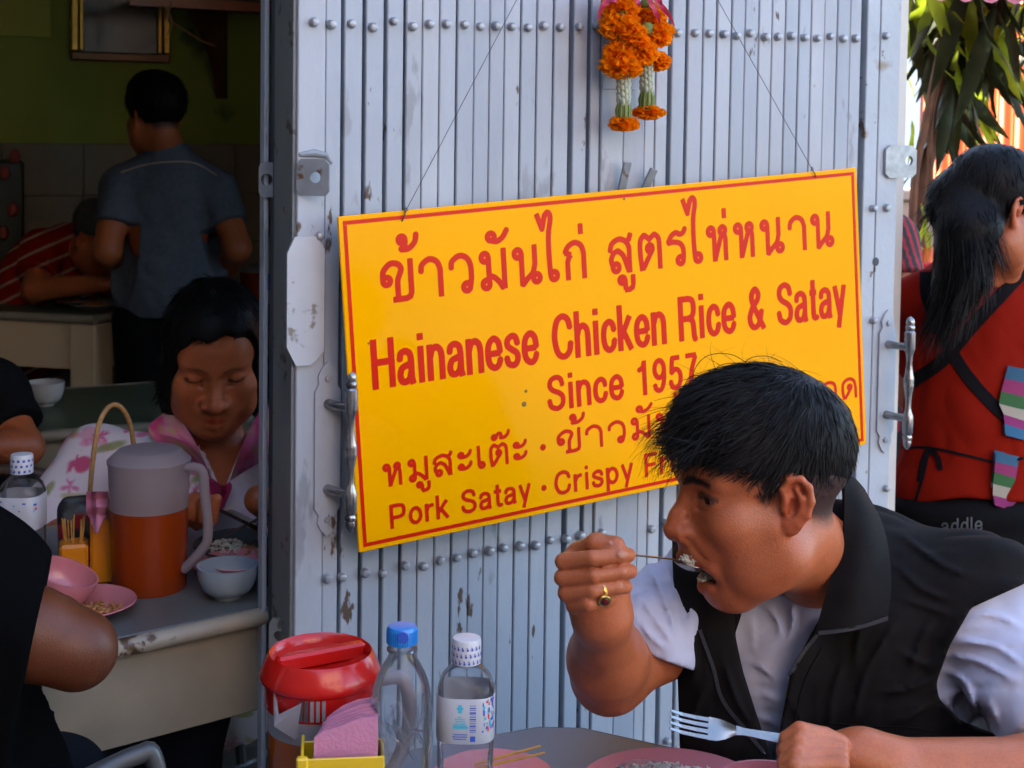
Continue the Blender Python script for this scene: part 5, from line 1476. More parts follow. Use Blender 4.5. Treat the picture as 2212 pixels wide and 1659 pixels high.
# ---- man standing with his back to us
def standing_man():
    root = thing('person', 'man in grey-blue short-sleeved shirt standing with his back turned', 'person', U(360, 700, 4.7) * [1, 1, 0])
    H = Head(U(338, 258, 4.70), (-.70, .70, -.12), sc=1.03)
    nb = U(362, 332, 4.72)
    shR, elR, wrR = U(258, 405, 4.70), U(232, 540, 4.62), U(252, 590, 4.88)
    shL, elL, wrL = U(470, 410, 4.72), U(512, 535, 4.66), U(480, 600, 4.86)
    F = Field(); H.add(F, fine=False); F.cone(H.T(-.03, 0, -.05), nb, .056, .062, .03)
    F.ell(U(365, 480, 4.72), (.14, .10, .2), None, .04)
    for a, b, c in ((shR, elR, wrR), (shL, elL, wrL)): F.chain([a, b, c], [.055, .045, .032], .02); F.ell(c + (c - b) * .18, (.035, .03, .03), None, .02)
    V, Fc = F.mesh(.006)
    hl = lambda q: np.interp(q[:, 0], [-.12, -.06, -.03, .0, .01, .03, .05, .085, .12], [-.035, -.045, -.02, .035, .0, -.005, .04, .06, .06]) - q[:, 2]
    mobj('body', (V, Fc), M_SKIN, root, angle=None, cols=skin_tint(V, H, SKIN_DARK * 1.1, LIP_MAN, hl))
    hair_cap(H, root, hl, .012, .005, lambda G: G.ell(H.T(.03, 0, .11), np.array([.075, .06, .05]), H.R, .03), n=2500, ln=.025)
    B = Field(); B.ell(U(366, 480, 4.73), (.188, .125, .24), None, .05); B.ell(U(366, 610, 4.73), (.19, .135, .20), None, .06)
    for a, b in ((shR, elR), (shL, elL)): B.cone(nb - Z * .03, a, .070, .066, .04); B.cone(a, a * .35 + b * .65, .066, .068, .03)
    B.cone(nb - Z * .02, nb + Z * .025, .075, .068, .02)
    def cut(P):
        u, v, d = uvd(P); o = (v - 688) * d / FPX
        for a, b in ((shR, elR), (shL, elL)):
            ab = nrm(b - a); pd = (P - (a + (b - a) * .60)) @ ab; rd = np.linalg.norm(P - a - np.outer((P - a) @ ab, ab), axis=1)
            o = np.maximum(o, np.where(rd < .10, pd, -1))
        nk = np.linalg.norm((P - nb)[:, :2], axis=1)
        return np.maximum(o, np.where(nk < .08, P[:, 2] - nb[2] - .035, -1))
    sh = cloth('shirt', B, .006, mat('grey_blue_cotton', (.085, .100, .130), .9, spec=.1, var=.1, vscale=60, bump=.1, bscale=400), root, .007, 26, 11, cut)
    bv = bvh_of((np.array([v.co for v in sh.data.vertices]) + ORG[sh.name], [p.vertices[:] for p in sh.data.polygons]))
    for pts in ([(262, 372), (310, 357), (360, 350), (420, 352), (468, 378)], [(230, 487), (250, 492), (268, 500)]):
        q3 = [hit(bv, a, b) for a, b, _ in crom(np.array([(a, b, 0) for a, b in pts], float), 8)]; q3 = [x - [0, .003, 0] for x in q3 if x is not None]
        if len(q3) > 2: mobj('piping', tube(q3, .0028, 5), mat('pale_piping', (.42, .33, .28), .8), sh)
    T_ = Field(); hp = U(366, 690, 4.73)
    for y in (-.09, .09): T_.chain([hp + [y, 0, 0], [hp[0] + y, hp[1], .45], [hp[0] + y, hp[1] + .02, .04]], [.10, .075, .06], .03)
    cloth('trousers', T_, .010, mat('black_trousers', (0.0054, 0.0054, 0.0059), .9, spec=.08), root, .003, 30, 4)
standing_man()
# ---- elderly person in a red striped shirt bent over the far table
def striped_person():
    root = thing('person', 'stooped person in red shirt with thin white stripes eating at the far table', 'person', U(100, 700, 5.1) * [1, 1, 0])
    H = Head(U(205, 520, 5.0), (.75, -.35, -.55), sc=1.0)
    nb = U(150, 525, 5.08)
    shR, elR, wrR = U(95, 545, 5.0), U(75, 625, 4.9), U(215, 612, 4.80)
    shL, elL = U(160, 560, 5.25), U(230, 620, 5.2)
    F = Field(); H.add(F, fine=False); F.cone(H.T(-.03, 0, -.05), nb, .05, .058, .03)
    F.chain([shR, elR, wrR], [.05, .043, .03], .02); F.ell(wrR + [.04, 0, 0], (.05, .03, .022), None, .02); F.chain([shL, elL], [.05, .04], .02)
    V, Fc = F.mesh(.007)
    hl = lambda q: np.interp(q[:, 0], [-.12, -.03, .0, .03, .12], [-.04, -.02, .035, .05, .075]) - q[:, 2]
    mobj('body', (V, Fc), M_SKIN, root, angle=None, cols=skin_tint(V, H, SKIN_DARK, LIP_MAN, None))
    hair_cap(H, root, hl, .006, .006, None, (.05, .047, .045), n=1200, ln=.02)
    B = Field(); B.ell(U(100, 620, 5.12), (.18, .14, .22), axis_rot((0, 1, 0), .5), .05); B.ell(U(75, 720, 5.15), (.18, .15, .18), None, .06)
    B.cone(nb, shR, .07, .075, .04); B.cone(nb, shL, .07, .075, .04); B.cone(shR, shR * .35 + elR * .65, .078, .075, .03); B.cone(nb, nb + (H.O - nb) * .25, .066, .062, .02)
    def cut(P):
        ab = nrm(elR - shR); pd = (P - (shR + (elR - shR) * .62)) @ ab; rd = np.linalg.norm(P - shR - np.outer((P - shR) @ ab, ab), axis=1)
        return np.where((rd < .10) & (P[:, 1] < 5.02), pd, -1)
    def stripes(V):
        t = (V @ nrm((-.45, 0.0, .9))) / .052; s_ = np.abs(t - np.round(t)); w = np.clip((.10 - s_) / .05, 0, 1)
        return blend(np.tile([.19, .006, .004], (len(V), 1)), w, (.36, .26, .20))
    cloth('polo_shirt', B, .006, mat('striped_jersey', (.3, .01, .01), .9, tint=True, spec=.1), root, .006, 30, 3, cut, stripes)
striped_person()
# ---- two people in black at the edge
def black_near():
    root = thing('person', 'person in black tee with bent elbow sitting at the grey-topped table', 'person', np.array([-.80, 1.92, 0]))
    sh, el, wr = U(-75, 1318, 1.93), U(166, 1404, 1.97), U(30, 1310, 2.22)
    nb = U(-290, 1215, 1.93)
    H = Head(U(-290, 1040, 1.96), (-.1, .95, -.1))
    F = Field(); H.add(F, face=False, fine=False); F.cone(H.T(-.03, 0, -.05), nb, .054, .06, .03)
    F.chain([sh, sh * .4 + el * .6, el], [.062, .060, .050], .02); F.chain([el, el * .6 + wr * .4, wr], [.052, .05, .032], .02); F.ell(wr + (wr - el) * .15, (.04, .05, .028), None, .02)
    for i in range(4): finger(F, [wr + (wr - el) * .2 + [.02 * (i - 1.5), 0, 0], wr + (wr - el) * .45 + [.022 * (i - 1.5), .02, -.01]], .011, .009)
    V, Fc = F.mesh(.005)
    mobj('body', (V, Fc), M_SKIN, root, angle=None, cols=skin_tint(V, None, SKIN_DARK * .34, LIP_MAN))  # skin darkened so its colour stands in for shadow on the arm
    hair_cap(H, root, lambda q: -.04 - q[:, 2] + .0 * q[:, 0] - np.where(q[:, 0] > .06, -.09, 0), .012, .006, None, n=1200)
    B = Field(); c0 = U(-215, 1500, 1.93); c0 = np.array([c0[0] + .02, 1.93, .74])
    B.ell(c0, (.215, .14, .25), None, .05); B.ell(c0 - Z * .25, (.215, .15, .2), None, .06); B.cone(nb - Z * .02, sh, .08, .082, .04)
    B.cone(sh, sh * .35 + el * .65, .082, .082, .03); s2 = nb + [-.2, 0, -.06]; B.cone(nb - Z * .02, s2, .08, .08, .04); B.cone(s2, s2 + [-.08, .05, -.2], .08, .08, .03)
    def cut(P):
        ab = nrm(el - sh); ab2 = nrm(ab + [.1, 0, .22]); pd = (P - (sh + (el - sh) * .62)) @ ab2; rd = np.linalg.norm(P - sh - np.outer((P - sh) @ ab, ab), axis=1)
        u_, v_, d_ = uvd(P)
        o = np.where((rd < .16) & (u_ > 20), pd, -1)
        nk = np.linalg.norm((P - nb)[:, :2], axis=1)
        return np.maximum(o, np.where(nk < .08, P[:, 2] - nb[2] - .03, -1))
    cloth('tee_shirt', B, .006, mat('black_cotton', (0.0030, 0.0030, 0.0033), .95, spec=.02), root, .004, 30, 13, cut)
    T_ = Field(); hp = np.array([c0[0], 1.95, .50])
    for y in (-.1, .1): T_.chain([hp + [y, 0, 0], hp + [y, .42, -.02], hp + [y, .42, -.44]], [.10, .07, .05], .03)
    cloth('trousers', T_, .012, mat('dark_jeans', (0.0067, 0.0081, 0.0126), .9, spec=.08), root, .003, 30, 4)
black_near()
def black_far():
    root = thing('person', 'person in black tee behind the water bottle, only sleeve and elbow showing', 'person', U(-60, 1300, 3.3) * [1, 1, 0])
    sh, el, wr = U(-15, 850, 3.30), U(52, 968, 3.22), U(-80, 965, 3.05)
    nb = U(-130, 790, 3.35); H = Head(U(-130, 680, 3.33), (-.5, -.8, -.2))
    F = Field(); H.add(F, fine=False); F.cone(H.T(-.03, 0, -.05), nb, .054, .06, .03); F.chain([sh, el, wr], [.055, .042, .03], .02); F.ell(wr + (wr - el) * .2, (.05, .04, .03), None, .02)
    V, Fc = F.mesh(.006); mobj('body', (V, Fc), M_SKIN, root, angle=None, cols=skin_tint(V, H, SKIN_DARK, LIP_MAN))
    hair_cap(H, root, lambda q: np.interp(q[:, 0], [-.12, .05, .08], [-.05, .0, .06]) - q[:, 2], .012, .007, None, n=800)
    B = Field(); c0 = U(-110, 1000, 3.38); B.ell(c0, (.19, .13, .24), None, .05); B.ell(c0 - Z * .22, (.19, .14, .18), None, .06); B.cone(nb, sh, .075, .075, .04); B.cone(sh, sh * .3 + el * .7, .075, .072, .03); B.cone(nb, nb + [-.2, .05, -.06], .075, .07, .04)
    def cut(P):
        ab = nrm(el - sh); pd = (P - (sh + (el - sh) * .66)) @ ab; rd = np.linalg.norm(P - sh - np.outer((P - sh) @ ab, ab), axis=1)
        return np.where(rd < .09, pd, -1)
    cloth('tee_shirt', B, .007, mat('faded_black_cotton', (0.0063, 0.0063, 0.0077), .9, spec=.08), root, .004, 30, 14, cut)
    T_ = Field(); hp = c0 * [1, 1, 0] + [0, 0, .46]
    for y in (-.1, .1): T_.chain([hp + [y, 0, 0], hp + [y, -.38, 0], hp + [y, -.36, -.42]], [.09, .07, .05], .03)
    cloth('trousers', T_, .014, mat('dark_jeans', (0.0067, 0.0081, 0.0126), .9, spec=.08), root, .003, 30, 4)
black_far()
# ---- woman in red with crossed apron straps, outside on the other side of the shutter
def red_woman():
    root = thing('person', 'woman with long black ponytail in red top with crossed black apron straps', 'person', U(2100, 1300, 3.15) * [1, 1, 0])
    H = Head(U(2146, 466, 3.08), (.90, .26, -.35), sc=1.0)
    nb = U(2105, 575, 3.16)
    shR, elR, wrR = U(1985, 660, 3.12), U(1972, 850, 3.30), U(2010, 950, 3.5)
    shL, elL, wrL = U(2260, 640, 3.2), U(2330, 850, 3.2), U(2300, 960, 3.4)
    F = Field(); H.add(F, fine=True); F.cone(H.T(-.03, 0, -.05), nb, .048, .055, .03); F.ell(nb - Z * .08, (.13, .08, .12), None, .04)
    for a, b, c in ((shR, elR, wrR), (shL, elL, wrL)): F.chain([a, b, c], [.048, .038, .028], .02); F.ell(c + (c - b) * .15, (.035, .04, .025), None, .02)
    V, Fc = F.mesh(.0042)
    hl = lambda q: np.interp(q[:, 0], [-.12, -.03, .0, .015, .04, .07, .12], [-.055, -.045, .03, .02, .045, .065, .07]) - q[:, 2]
    mobj('body', (V, Fc), M_SKIN, root, angle=None, cols=skin_tint(V, H, SKIN_DARK * 1.15, LIP_MAN, hl))
    tail = [H.T(-.075, .01, .06), H.T(-.092, .02, .0), U(2088, 500, 3.02), U(2084, 565, 3.015), U(2064, 630, 3.015), U(2034, 690, 3.02)]
    def ex(G):
        G.chain(tail, [.036, .048, .056, .054, .042, .012], .04)
        G.chain([H.T(-.03, .065, .02), H.T(-.06, .06, -.03), U(2120, 560, 3.02)], [.03, .035, .02], .03)
        G.chain([H.T(-.07, .03, .02), U(2112, 500, 3.02), U(2098, 570, 3.03), U(2075, 640, 3.03)], [.05, .048, .042, .02], .03)
    hl2 = lambda q: np.where(q[:, 0] < -.035, -1.0, hl(q))
    cap = hair_cap(H, root, hl2, .010, .0045, ex, (.0055, .0048, .0048), n=3500, ln=.022, down=1.2)
    rs = np.random.RandomState(3); n = 1800; t = rs.rand(n); P = crom(tail, 30); T_ = nrm_rows(np.gradient(P, axis=0)); rad = np.interp(np.linspace(0, 1, len(P)), np.linspace(0, 1, 6), [.036, .048, .056, .054, .042, .012])
    k = (t * (len(P) - 8)).astype(int); ndir = nrm_rows(rs.normal(size=(n, 3)) * [1, 1, .3]); ndir[:, 1] = -np.abs(ndir[:, 1])
    strands('ponytail_strands', P[k] + ndir * rad[k][:, None] * .98, ndir, T_[k], .10 * (.6 + .8 * rs.rand(n)), np.full(n, .08), .0011, cap, M_HAIR, 8, seg=5, grav=.4, curl=.25, clump=60, cols=np.tile([.006, .005, .005], (n, 1)) * (.5 + rs.rand(n, 1)))
    B = Field(); B.ell(U(2110, 730, 3.18), (.165, .115, .19), None, .05); B.ell(U(2095, 920, 3.17), (.150, .115, .17), None, .06); B.ell(U(2090, 1060, 3.17), (.17, .125, .13), None, .06)
    for a, b in ((shR, elR), (shL, elL)): B.cone(nb - Z * .03, a, .062, .062, .04); B.cone(a, a * .4 + b * .6, .063, .062, .03)
    B.cone(nb - Z * .02, nb + Z * .03, .066, .058, .02)
    def cut(P):
        u, v, d = uvd(P); o = (v - np.interp(u, [1940, 2000, 2080, 2200], [1092, 1085, 1075, 1085])) * d / FPX
        for a, b in ((shR, elR), (shL, elL)):
            ab = nrm(b - a); pd = (P - (a + (b - a) * .58)) @ ab; rd = np.linalg.norm(P - a - np.outer((P - a) @ ab, ab), axis=1)
            o = np.maximum(o, np.where(rd < .075, pd, -1))
        nk = np.linalg.norm((P - nb)[:, :2], axis=1)
        return np.maximum(o, np.where(nk < .07, P[:, 2] - nb[2] - .02, -1))
    top = cloth('red_top', B, .005, mat('red_jersey', (.19, .007, .002), .9, spec=.08, bump=.1, bscale=500), root, .006, 38, 17, cut)
    VF = (np.array([v.co for v in top.data.vertices]) + ORG[top.name], [p.vertices[:] for p in top.data.polygons]); bv = bvh_of(VF)
    def ribbon(name, pts, w, m, th=.004, par=top, b_=None):
        P = crom(np.array([(a, b, 0) for a, b in pts], float), 10); out = []
        T2 = np.gradient(P, axis=0)[:, :2]; T2 /= np.linalg.norm(T2, axis=1)[:, None]; rows = []
        for i in range(len(P)):
            nx, ny = -T2[i, 1], T2[i, 0]; r = []
            for s_ in np.linspace(-1, 1, 4):
                x = hit(bv, P[i, 0] + nx * w * s_, P[i, 1] + ny * w * s_)
                r.append(x)
            if all(x is not None for x in r): rows.append([x + np.array([0, -th, .001]) for x in r])
        if len(rows) < 2: return
        V = np.array(rows).reshape(-1, 3); n = len(rows)
        Vb = V + [0, th * 1.2, 0]; Fq = []
        for i in range(n - 1):
            for j in range(3):
                k = i * 4 + j; Fq += [[k, k + 1, k + 5, k + 4], [4 * n + k, 4 * n + k + 4, 4 * n + k + 5, 4 * n + k + 1]]
            for j in (0, 3): k = i * 4 + j; Fq.append([k, k + 4, 4 * n + k + 4, 4 * n + k])
        mobj(name, (np.concatenate([V, Vb]), Fq), m, par, angle=60)
    MB = mat('black_webbing', (0.0072, 0.0059, 0.0072), .9, spec=.08)
    ribbon('apron_strap', [(2000, 575), (2002, 640), (2030, 710), (2080, 800), (2140, 870), (2200, 925)], 13, MB)
    ribbon('apron_strap', [(2215, 580), (2160, 640), (2100, 705), (2040, 775), (1985, 815), (1950, 835)], 13, MB, th=.007)
    ribbon('apron_tie', [(1948, 968), (2010, 968), (2090, 985), (2160, 1000), (2210, 990)], 2.5, MB)
    ribbon('apron_tie', [(2005, 970), (1992, 1000), (1985, 1040)], 5, MB, th=.006); ribbon('apron_tie', [(2010, 970), (2025, 990), (2030, 1015)], 5, MB, th=.006); ribbon('apron_tie', [(2006, 972), (1990, 1040), (1975, 1085)], 2.5, MB, th=.005)
    # hips, black, with pale print
    T_ = Field(); hp = U(2090, 1150, 3.18)
    T_.ell(hp, (.185, .135, .13), None, .05); T_.ell(U(2090, 1090, 3.17), (.182, .135, .06), None, .03)
    for y in (-.085, .085): T_.chain([hp + [y, 0, -.05], [hp[0] + y, hp[1], .38], [hp[0] + y, hp[1], .05]], [.10, .065, .05], .03)
    tr = cloth('trousers', T_, .007, mat('black_cotton_trousers', (0.0059, 0.0054, 0.0059), .9, spec=.08), root, .003, 30, 4)
    bv2 = bvh_of((np.array([v.co for v in tr.data.vertices]) + ORG[tr.name], [p.vertices[:] for p in tr.data.polygons]))
    for txt, x0, x1, y0, hh in (('addle', 2032, 2122, 1152, 32),):
        V, Fq = letter_mesh(txt, 0, 1.0, 0, hh / (x1 - x0), .045, h=.02)
        W3 = [hit(bv2, x0 + (x1 - x0) * a, y0 - (x1 - x0) * b - 6 * a) for a, b in V]
        if all(w is not None for w in W3): mobj('lettering', (np.array(W3) - [0, .003, 0], Fq), mat('faded_print', (.09, .09, .095), .8), tr, smooth=False)
    # striped woven edge of the apron
    cols = [(.02, .07, .12), (.20, .012, .07), (.02, .075, .015), (.28, .23, .17), (.20, .012, .09), (.02, .09, .17)]
    def woven(rows):
        Vv, Fq, cc = [], [], []
        for j in range(len(rows) - 1):
            for k in range(1):
                a, b, c_, d_ = [U(*p) for p in (rows[j][0], rows[j][1], rows[j + 1][1], rows[j + 1][0])]; n = len(Vv)
                m1, m2 = (a + b) / 2 + [0, -.012, 0], (c_ + d_) / 2 + [0, -.012, 0]
                Vv += [a, m1, b, c_, m2, d_] + [p + np.array([0, .012, 0]) for p in (a, m1, b, c_, m2, d_)]
                Fq += [[n, n + 1, n + 4, n + 5], [n + 1, n + 2, n + 3, n + 4], [n + 6, n + 11, n + 10, n + 7], [n + 7, n + 10, n + 9, n + 8]]; cc += [cols[j % 6]] * 12
        return np.array(Vv), Fq, np.array(cc)
    M_WOV = mat('woven_stripes', (.3, .1, .1), .85, tint=True)
    for rows in ([[(2178, 790, 3.06), (2240, 800, 3.1)], [(2170, 818, 3.06), (2240, 830, 3.1)], [(2163, 845, 3.055), (2240, 862, 3.1)], [(2158, 872, 3.05), (2240, 890, 3.1)], [(2168, 895, 3.05), (2240, 915, 3.1)], [(2170, 915, 3.05), (2240, 935, 3.1)], [(2172, 940, 3.05), (2240, 955, 3.1)]],
                 [[(2152, 975, 3.04), (2230, 990, 3.1)], [(2150, 998, 3.04), (2230, 1012, 3.1)], [(2148, 1020, 3.04), (2230, 1040, 3.1)], [(2145, 1045, 3.04), (2230, 1062, 3.1)], [(2145, 1070, 3.04), (2225, 1085, 3.1)], [(2150, 1092, 3.04), (2210, 1105, 3.1)]]):
        v_, f_, c_ = woven(rows); mobj('apron_edge', (v_, f_), M_WOV, root, cols=c_)
red_woman()
def sleeve_person():
    root = thing('person', 'person with black and red striped sleeve, mostly hidden behind the shutter edge', 'person', U(1880, 1300, 3.6) * [1, 1, 0])
    nb = U(1875, 480, 3.7); sh, el, wr = U(1925, 520, 3.66), U(1948, 650, 3.6), U(1900, 720, 3.45)
    H = Head(U(1875, 380, 3.7), (-.3, -.9, -.1)); F = Field(); H.add(F, fine=False); F.cone(H.T(-.03, 0, -.05), nb, .05, .055, .03); F.chain([sh, el, wr], [.048, .04, .028], .02)
    V, Fc = F.mesh(.007); mobj('body', (V, Fc), M_SKIN, root, angle=None, cols=skin_tint(V, H, SKIN_DARK, LIP_MAN))
    hair_cap(H, root, lambda q: np.interp(q[:, 0], [-.12, .05, .08], [-.05, .0, .06]) - q[:, 2], .012, .007, None, n=600)
    B = Field(); c0 = U(1872, 650, 3.72); B.ell(c0, (.16, .11, .22), None, .05); B.ell(c0 - Z * .22, (.16, .12, .2), None, .05); B.cone(nb, sh, .065, .066, .04); B.cone(sh, sh * .35 + el * .65, .066, .066, .03); B.cone(nb, nb + [-.17, 0, -.05], .065, .06, .03)
    def cut(P):
        ab = nrm(el - sh); pd = (P - (sh + (el - sh) * .62)) @ ab; rd = np.linalg.norm(P - sh - np.outer((P - sh) @ ab, ab), axis=1)
        return np.where(rd < .08, pd, -1)
    def st(V):
        t = (V @ nrm((.9, 0, .25))) / .02; s_ = np.abs(t - np.round(t)); return blend(np.tile([.02, .018, .022], (len(V), 1)), np.clip((.22 - s_) / .08, 0, 1), (.35, .015, .02))
    cloth('striped_top', B, .006, mat('striped_cotton', (.1, .1, .1), .85, tint=True), root, .003, 30, 2, cut, st)
    T_ = Field()
    for y in (-.08, .08): T_.chain([c0 * [1, 1, 0] + [y, 0, .75], c0 * [1, 1, 0] + [y, 0, .06]], [.09, .05], .03)
    cloth('trousers', T_, .014, mat('grey_trousers', (.03, .03, .035), .9), root, .003, 30, 4)
sleeve_person()
# ------------------------------------------------------------------ tables and what stands on them
M_CREAM = mat('cream_table_paint', (0.220, 0.187, 0.138), .5, var=.1, vscale=12, bump=.2, bscale=50)
M_CREAMW = mat('worn_cream_edge', (0.276, 0.240, 0.186), .45, var=.1, vscale=12, dirt=[((.07, .035, .015), .52, 30), ((.06, .03, .015), .36, 80)])
M_LAM = mat('grey_laminate', (0.100, 0.110, 0.110), .32, var=.1, vscale=8)
M_LAMB = mat('blue_grey_laminate', (0.075, 0.150, 0.215), .35, var=.08, vscale=8)
M_LAMG = mat('green_laminate', (0.065, 0.085, 0.050), .4, var=.1, vscale=8)
M_PINK = mat('pink_melamine', (0.496, 0.167, 0.186), .22, spec=.5, coat=.2)
M_BLUEB = mat('pale_blue_melamine', (0.236, 0.291, 0.341), .22, spec=.5, coat=.2)
M_WHITEB = mat('white_melamine', (0.372, 0.372, 0.360), .25)
M_TEAL = mat('dark_teal_melamine', (0.025, 0.045, 0.045), .25)
M_FROST = mat('frosted_plastic', (0.390, 0.375, 0.413), .38, transl=.45)
M_FROSTD = mat('warm_frosted_plastic', (.50, .45, .48), .36, transl=.5, alpha=.62)
M_TEA = mat('orange_tea', (0.416, 0.088, 0.005), .2, coat=.4, transl=.35)
M_TEAD = mat('brown_orange_tea', (0.323, 0.044, 0.003), .25, coat=.3, transl=.3)
M_REDP = mat('red_plastic', (0.527, 0.009, 0.006), .24, coat=.3, transl=.15)
M_YELP = mat('yellow_plastic', (0.663, 0.416, 0.012), .3, coat=.2)
M_ORGP = mat('orange_plastic', (0.595, 0.195, 0.007), .3, coat=.2)
M_TISS = mat('pink_tissue', (0.576, 0.231, 0.360), .9, bump=.5, bscale=260, transl=.2)
def thin_clear(name, tintc, rough=.02, haze=.07):
    m = bpy.data.materials.new(name); m.use_nodes = True; nt = m.node_tree; L = nt.links
    nt.nodes.remove(nt.nodes['Principled BSDF'])
    tr_ = nt.nodes.new('ShaderNodeBsdfTransparent'); tr_.inputs[0].default_value = (*tintc, 1)
    rf = nt.nodes.new('ShaderNodeBsdfRefraction'); rf.inputs['IOR'].default_value = 1.22; rf.inputs['Roughness'].default_value = rough; rf.inputs[0].default_value = (*tintc, 1)
    gl_ = nt.nodes.new('ShaderNodeBsdfGlossy'); gl_.inputs['Roughness'].default_value = rough
    fr = nt.nodes.new('ShaderNodeFresnel'); fr.inputs[0].default_value = 1.28
    m1 = nt.nodes.new('ShaderNodeMixShader'); m1.inputs[0].default_value = .10; m2 = nt.nodes.new('ShaderNodeMixShader')
    L.new(tr_.outputs[0], m1.inputs[1]); L.new(rf.outputs[0], m1.inputs[2]); L.new(fr.outputs[0], m2.inputs[0]); L.new(m1.outputs[0], m2.inputs[1]); L.new(gl_.outputs[0], m2.inputs[2])
    tl_ = nt.nodes.new('ShaderNodeBsdfTranslucent'); tl_.inputs[0].default_value = (.78, .88, .98, 1); m3 = nt.nodes.new('ShaderNodeMixShader'); m3.inputs[0].default_value = haze
    L.new(m2.outputs[0], m3.inputs[1]); L.new(tl_.outputs[0], m3.inputs[2]); L.new(m3.outputs[0], nt.nodes['Material Output'].inputs[0])
    return m
M_PET = thin_clear('clear_bottle_plastic', (.97, .985, 1.0))
M_BLUEC = mat('blue_cap_plastic', (0.016, 0.176, 0.496), .3, coat=.2)
M_WHITEC = mat('white_cap_plastic', (0.504, 0.504, 0.533), .35)
M_BLUEI = mat('blue_ink', (.03, .08, .42), .5)
M_CYANI = mat('cyan_ink', (.05, .40, .55), .5)
M_LABEL = mat('white_label_film', (0.475, 0.482, 0.518), .3, transl=.15)
M_REDI = mat('red_ink', (.55, .03, .03), .5)
M_BAMB = mat('bamboo_stick', (.50, .26, .06), .55, var=.15, vscale=80)
M_CANE = mat('cane_handle', (0.375, 0.217, 0.083), .5, var=.2, vscale=120)
M_SAUCE = mat('brown_sauce_bits', (.30, .12, .03), .4, var=.3, vscale=120)
M_GLASS = thin_clear('clear_glass', (.94, .96, .95), .01)
M_TUBE = mat('grey_tube_paint', (0.100, 0.100, 0.100), .35, metal=.3)
def table(name, label, A, e, ln, f, wd, z, top_m, rim_m, body_m, ap=.14, leg=.055, group=None):
    """Rectangular table: front edge from A along E, reaching back along F."""
    A = np.asarray(A, float) * [1, 1, 0]; e = nrm(e); f = nrm(f)
    R = np.stack([e, f, Z], 1); c = A + e * ln / 2 + f * wd / 2
    t = thing(name, label, 'table', c, group)
    mobj('tabletop', box(c + Z * (z - .011), (ln / 2 - .012, wd / 2 - .012, .0105), R, b=.002), top_m, t, smooth=False)
    r = .0145
    for (p, q) in ((A, A + e * ln), (A + f * wd, A + f * wd + e * ln), (A, A + f * wd), (A + e * ln, A + e * ln + f * wd)):
        mobj('rim', tube([p + Z * (z - r + .0015), (p + q) / 2 + Z * (z - r + .0015), q + Z * (z - r + .0015)], r, 12), rim_m, t)
    for (o, hx, hy) in ((f * .022, ln / 2 - .03, .009), (f * (wd - .022), ln / 2 - .03, .009)):
        mobj('apron', box(A + e * ln / 2 + o + Z * (z - .025 - ap / 2), (hx, hy, ap / 2), R, b=.002), body_m, t, smooth=False)
    for o in (.022, ln - .022):
        mobj('apron', box(A + e * o + f * wd / 2 + Z * (z - .025 - ap / 2), (.009, wd / 2 - .04, ap / 2), R, b=.002), body_m, t, smooth=False)
    for a in (.045, ln - .045):
        for b in (.045, wd - .045):
            mobj('leg', box(A + e * a + f * b + Z * (z - .03) / 2, (leg / 2, leg / 2, (z - .03) / 2), R, b=.004), body_m, t, smooth=False)
    return t
# inner table near the door, edge parallel to the shop front
TZ = .70
a0, a1 = on_z(245, 1385, TZ), on_z(588, 1310, TZ)
te = nrm((a1 - a0) * [1, 1, 0]); tf_ = np.array([-te[1], te[0], 0])
table('dining_table', 'grey-topped table with chipped cream edge just inside the doorway', a0 - te * .62, te, 1.10, tf_, .66, TZ, M_LAM, M_CREAMW, M_CREAM, ap=.150)
# table with the green top further in, and the far one
b0, b1 = on_z(10, 938, .75), on_z(172, 925, .75)
be = nrm((b1 - b0) * [1, 1, 0]); bf = np.array([-be[1], be[0], 0])
table('dining_table', 'green-topped cream table holding a white bowl behind the woman', b0 - be * .35, be, 1.05, bf, .55, .75, M_LAMG, M_CREAM, M_CREAM, ap=.2)
c0 = U(192, 682, 4.72); c0z = c0[2]; c1 = U(25, 668, 4.78); ce = nrm((c0 - c1) * [1, 1, 0]); cf = np.array([-ce[1], ce[0], 0])
table('dining_table', 'square cream table where the stooped person eats, beside the standing man', c0 - ce * .62, ce, .64, nrm(cf + ce * .25), .60, c0z, M_LAMG, M_CREAM, mat('pale_cream_paint', (.52, .40, .26), .5), ap=.16, leg=.09)
# front table: blue-grey top with a wide back corner
FZ = .73
Cn = on_z(1210, 1563, FZ); d1 = nrm((on_z(1060, 1590, FZ) - Cn)); d2 = nrm(on_z(1800, 1693, FZ) - Cn)
poly = [Cn + d1 * .03 + d2 * .0, Cn + d2 * .03, Cn + d2 * .52, Cn + d2 * .50 + np.array([-.30, -.62, 0]), Cn + d1 * .66 + np.array([.18, -.50, 0]), Cn + d1 * .62]
ft_ = thing('dining_table', 'blue-grey table at the front where the man in the vest eats', 'table', np.array([.05, 1.5, 0]))
mobj('tabletop', prism([(p[0], p[1]) for p in poly][::-1], .022, None, (0, 0, FZ - .022)), M_LAMB, ft_, smooth=False)
ctr = np.mean(poly, 0)
ring = [p + nrm((p - ctr) * [1, 1, 0]) * .004 for p in poly]
mobj('rim', tube([(p * [1, 1, 0]) + Z * (FZ - .0135) for p in ring + ring[:1]], .0125, 8, cap=False), M_TUBE, ft_)
for p in (poly[0], poly[2], poly[3], poly[5]):
    q_ = ctr * .18 + p * .82
    mobj('leg', tube([(q_ * [1, 1, 0]) + Z * (FZ - .02), (q_ * [1, 1, 0]) + Z * .35, (p * .9 + ctr * .1) * [1, 1, 0] + Z * .0], .014, 10), M_TUBE, ft_)
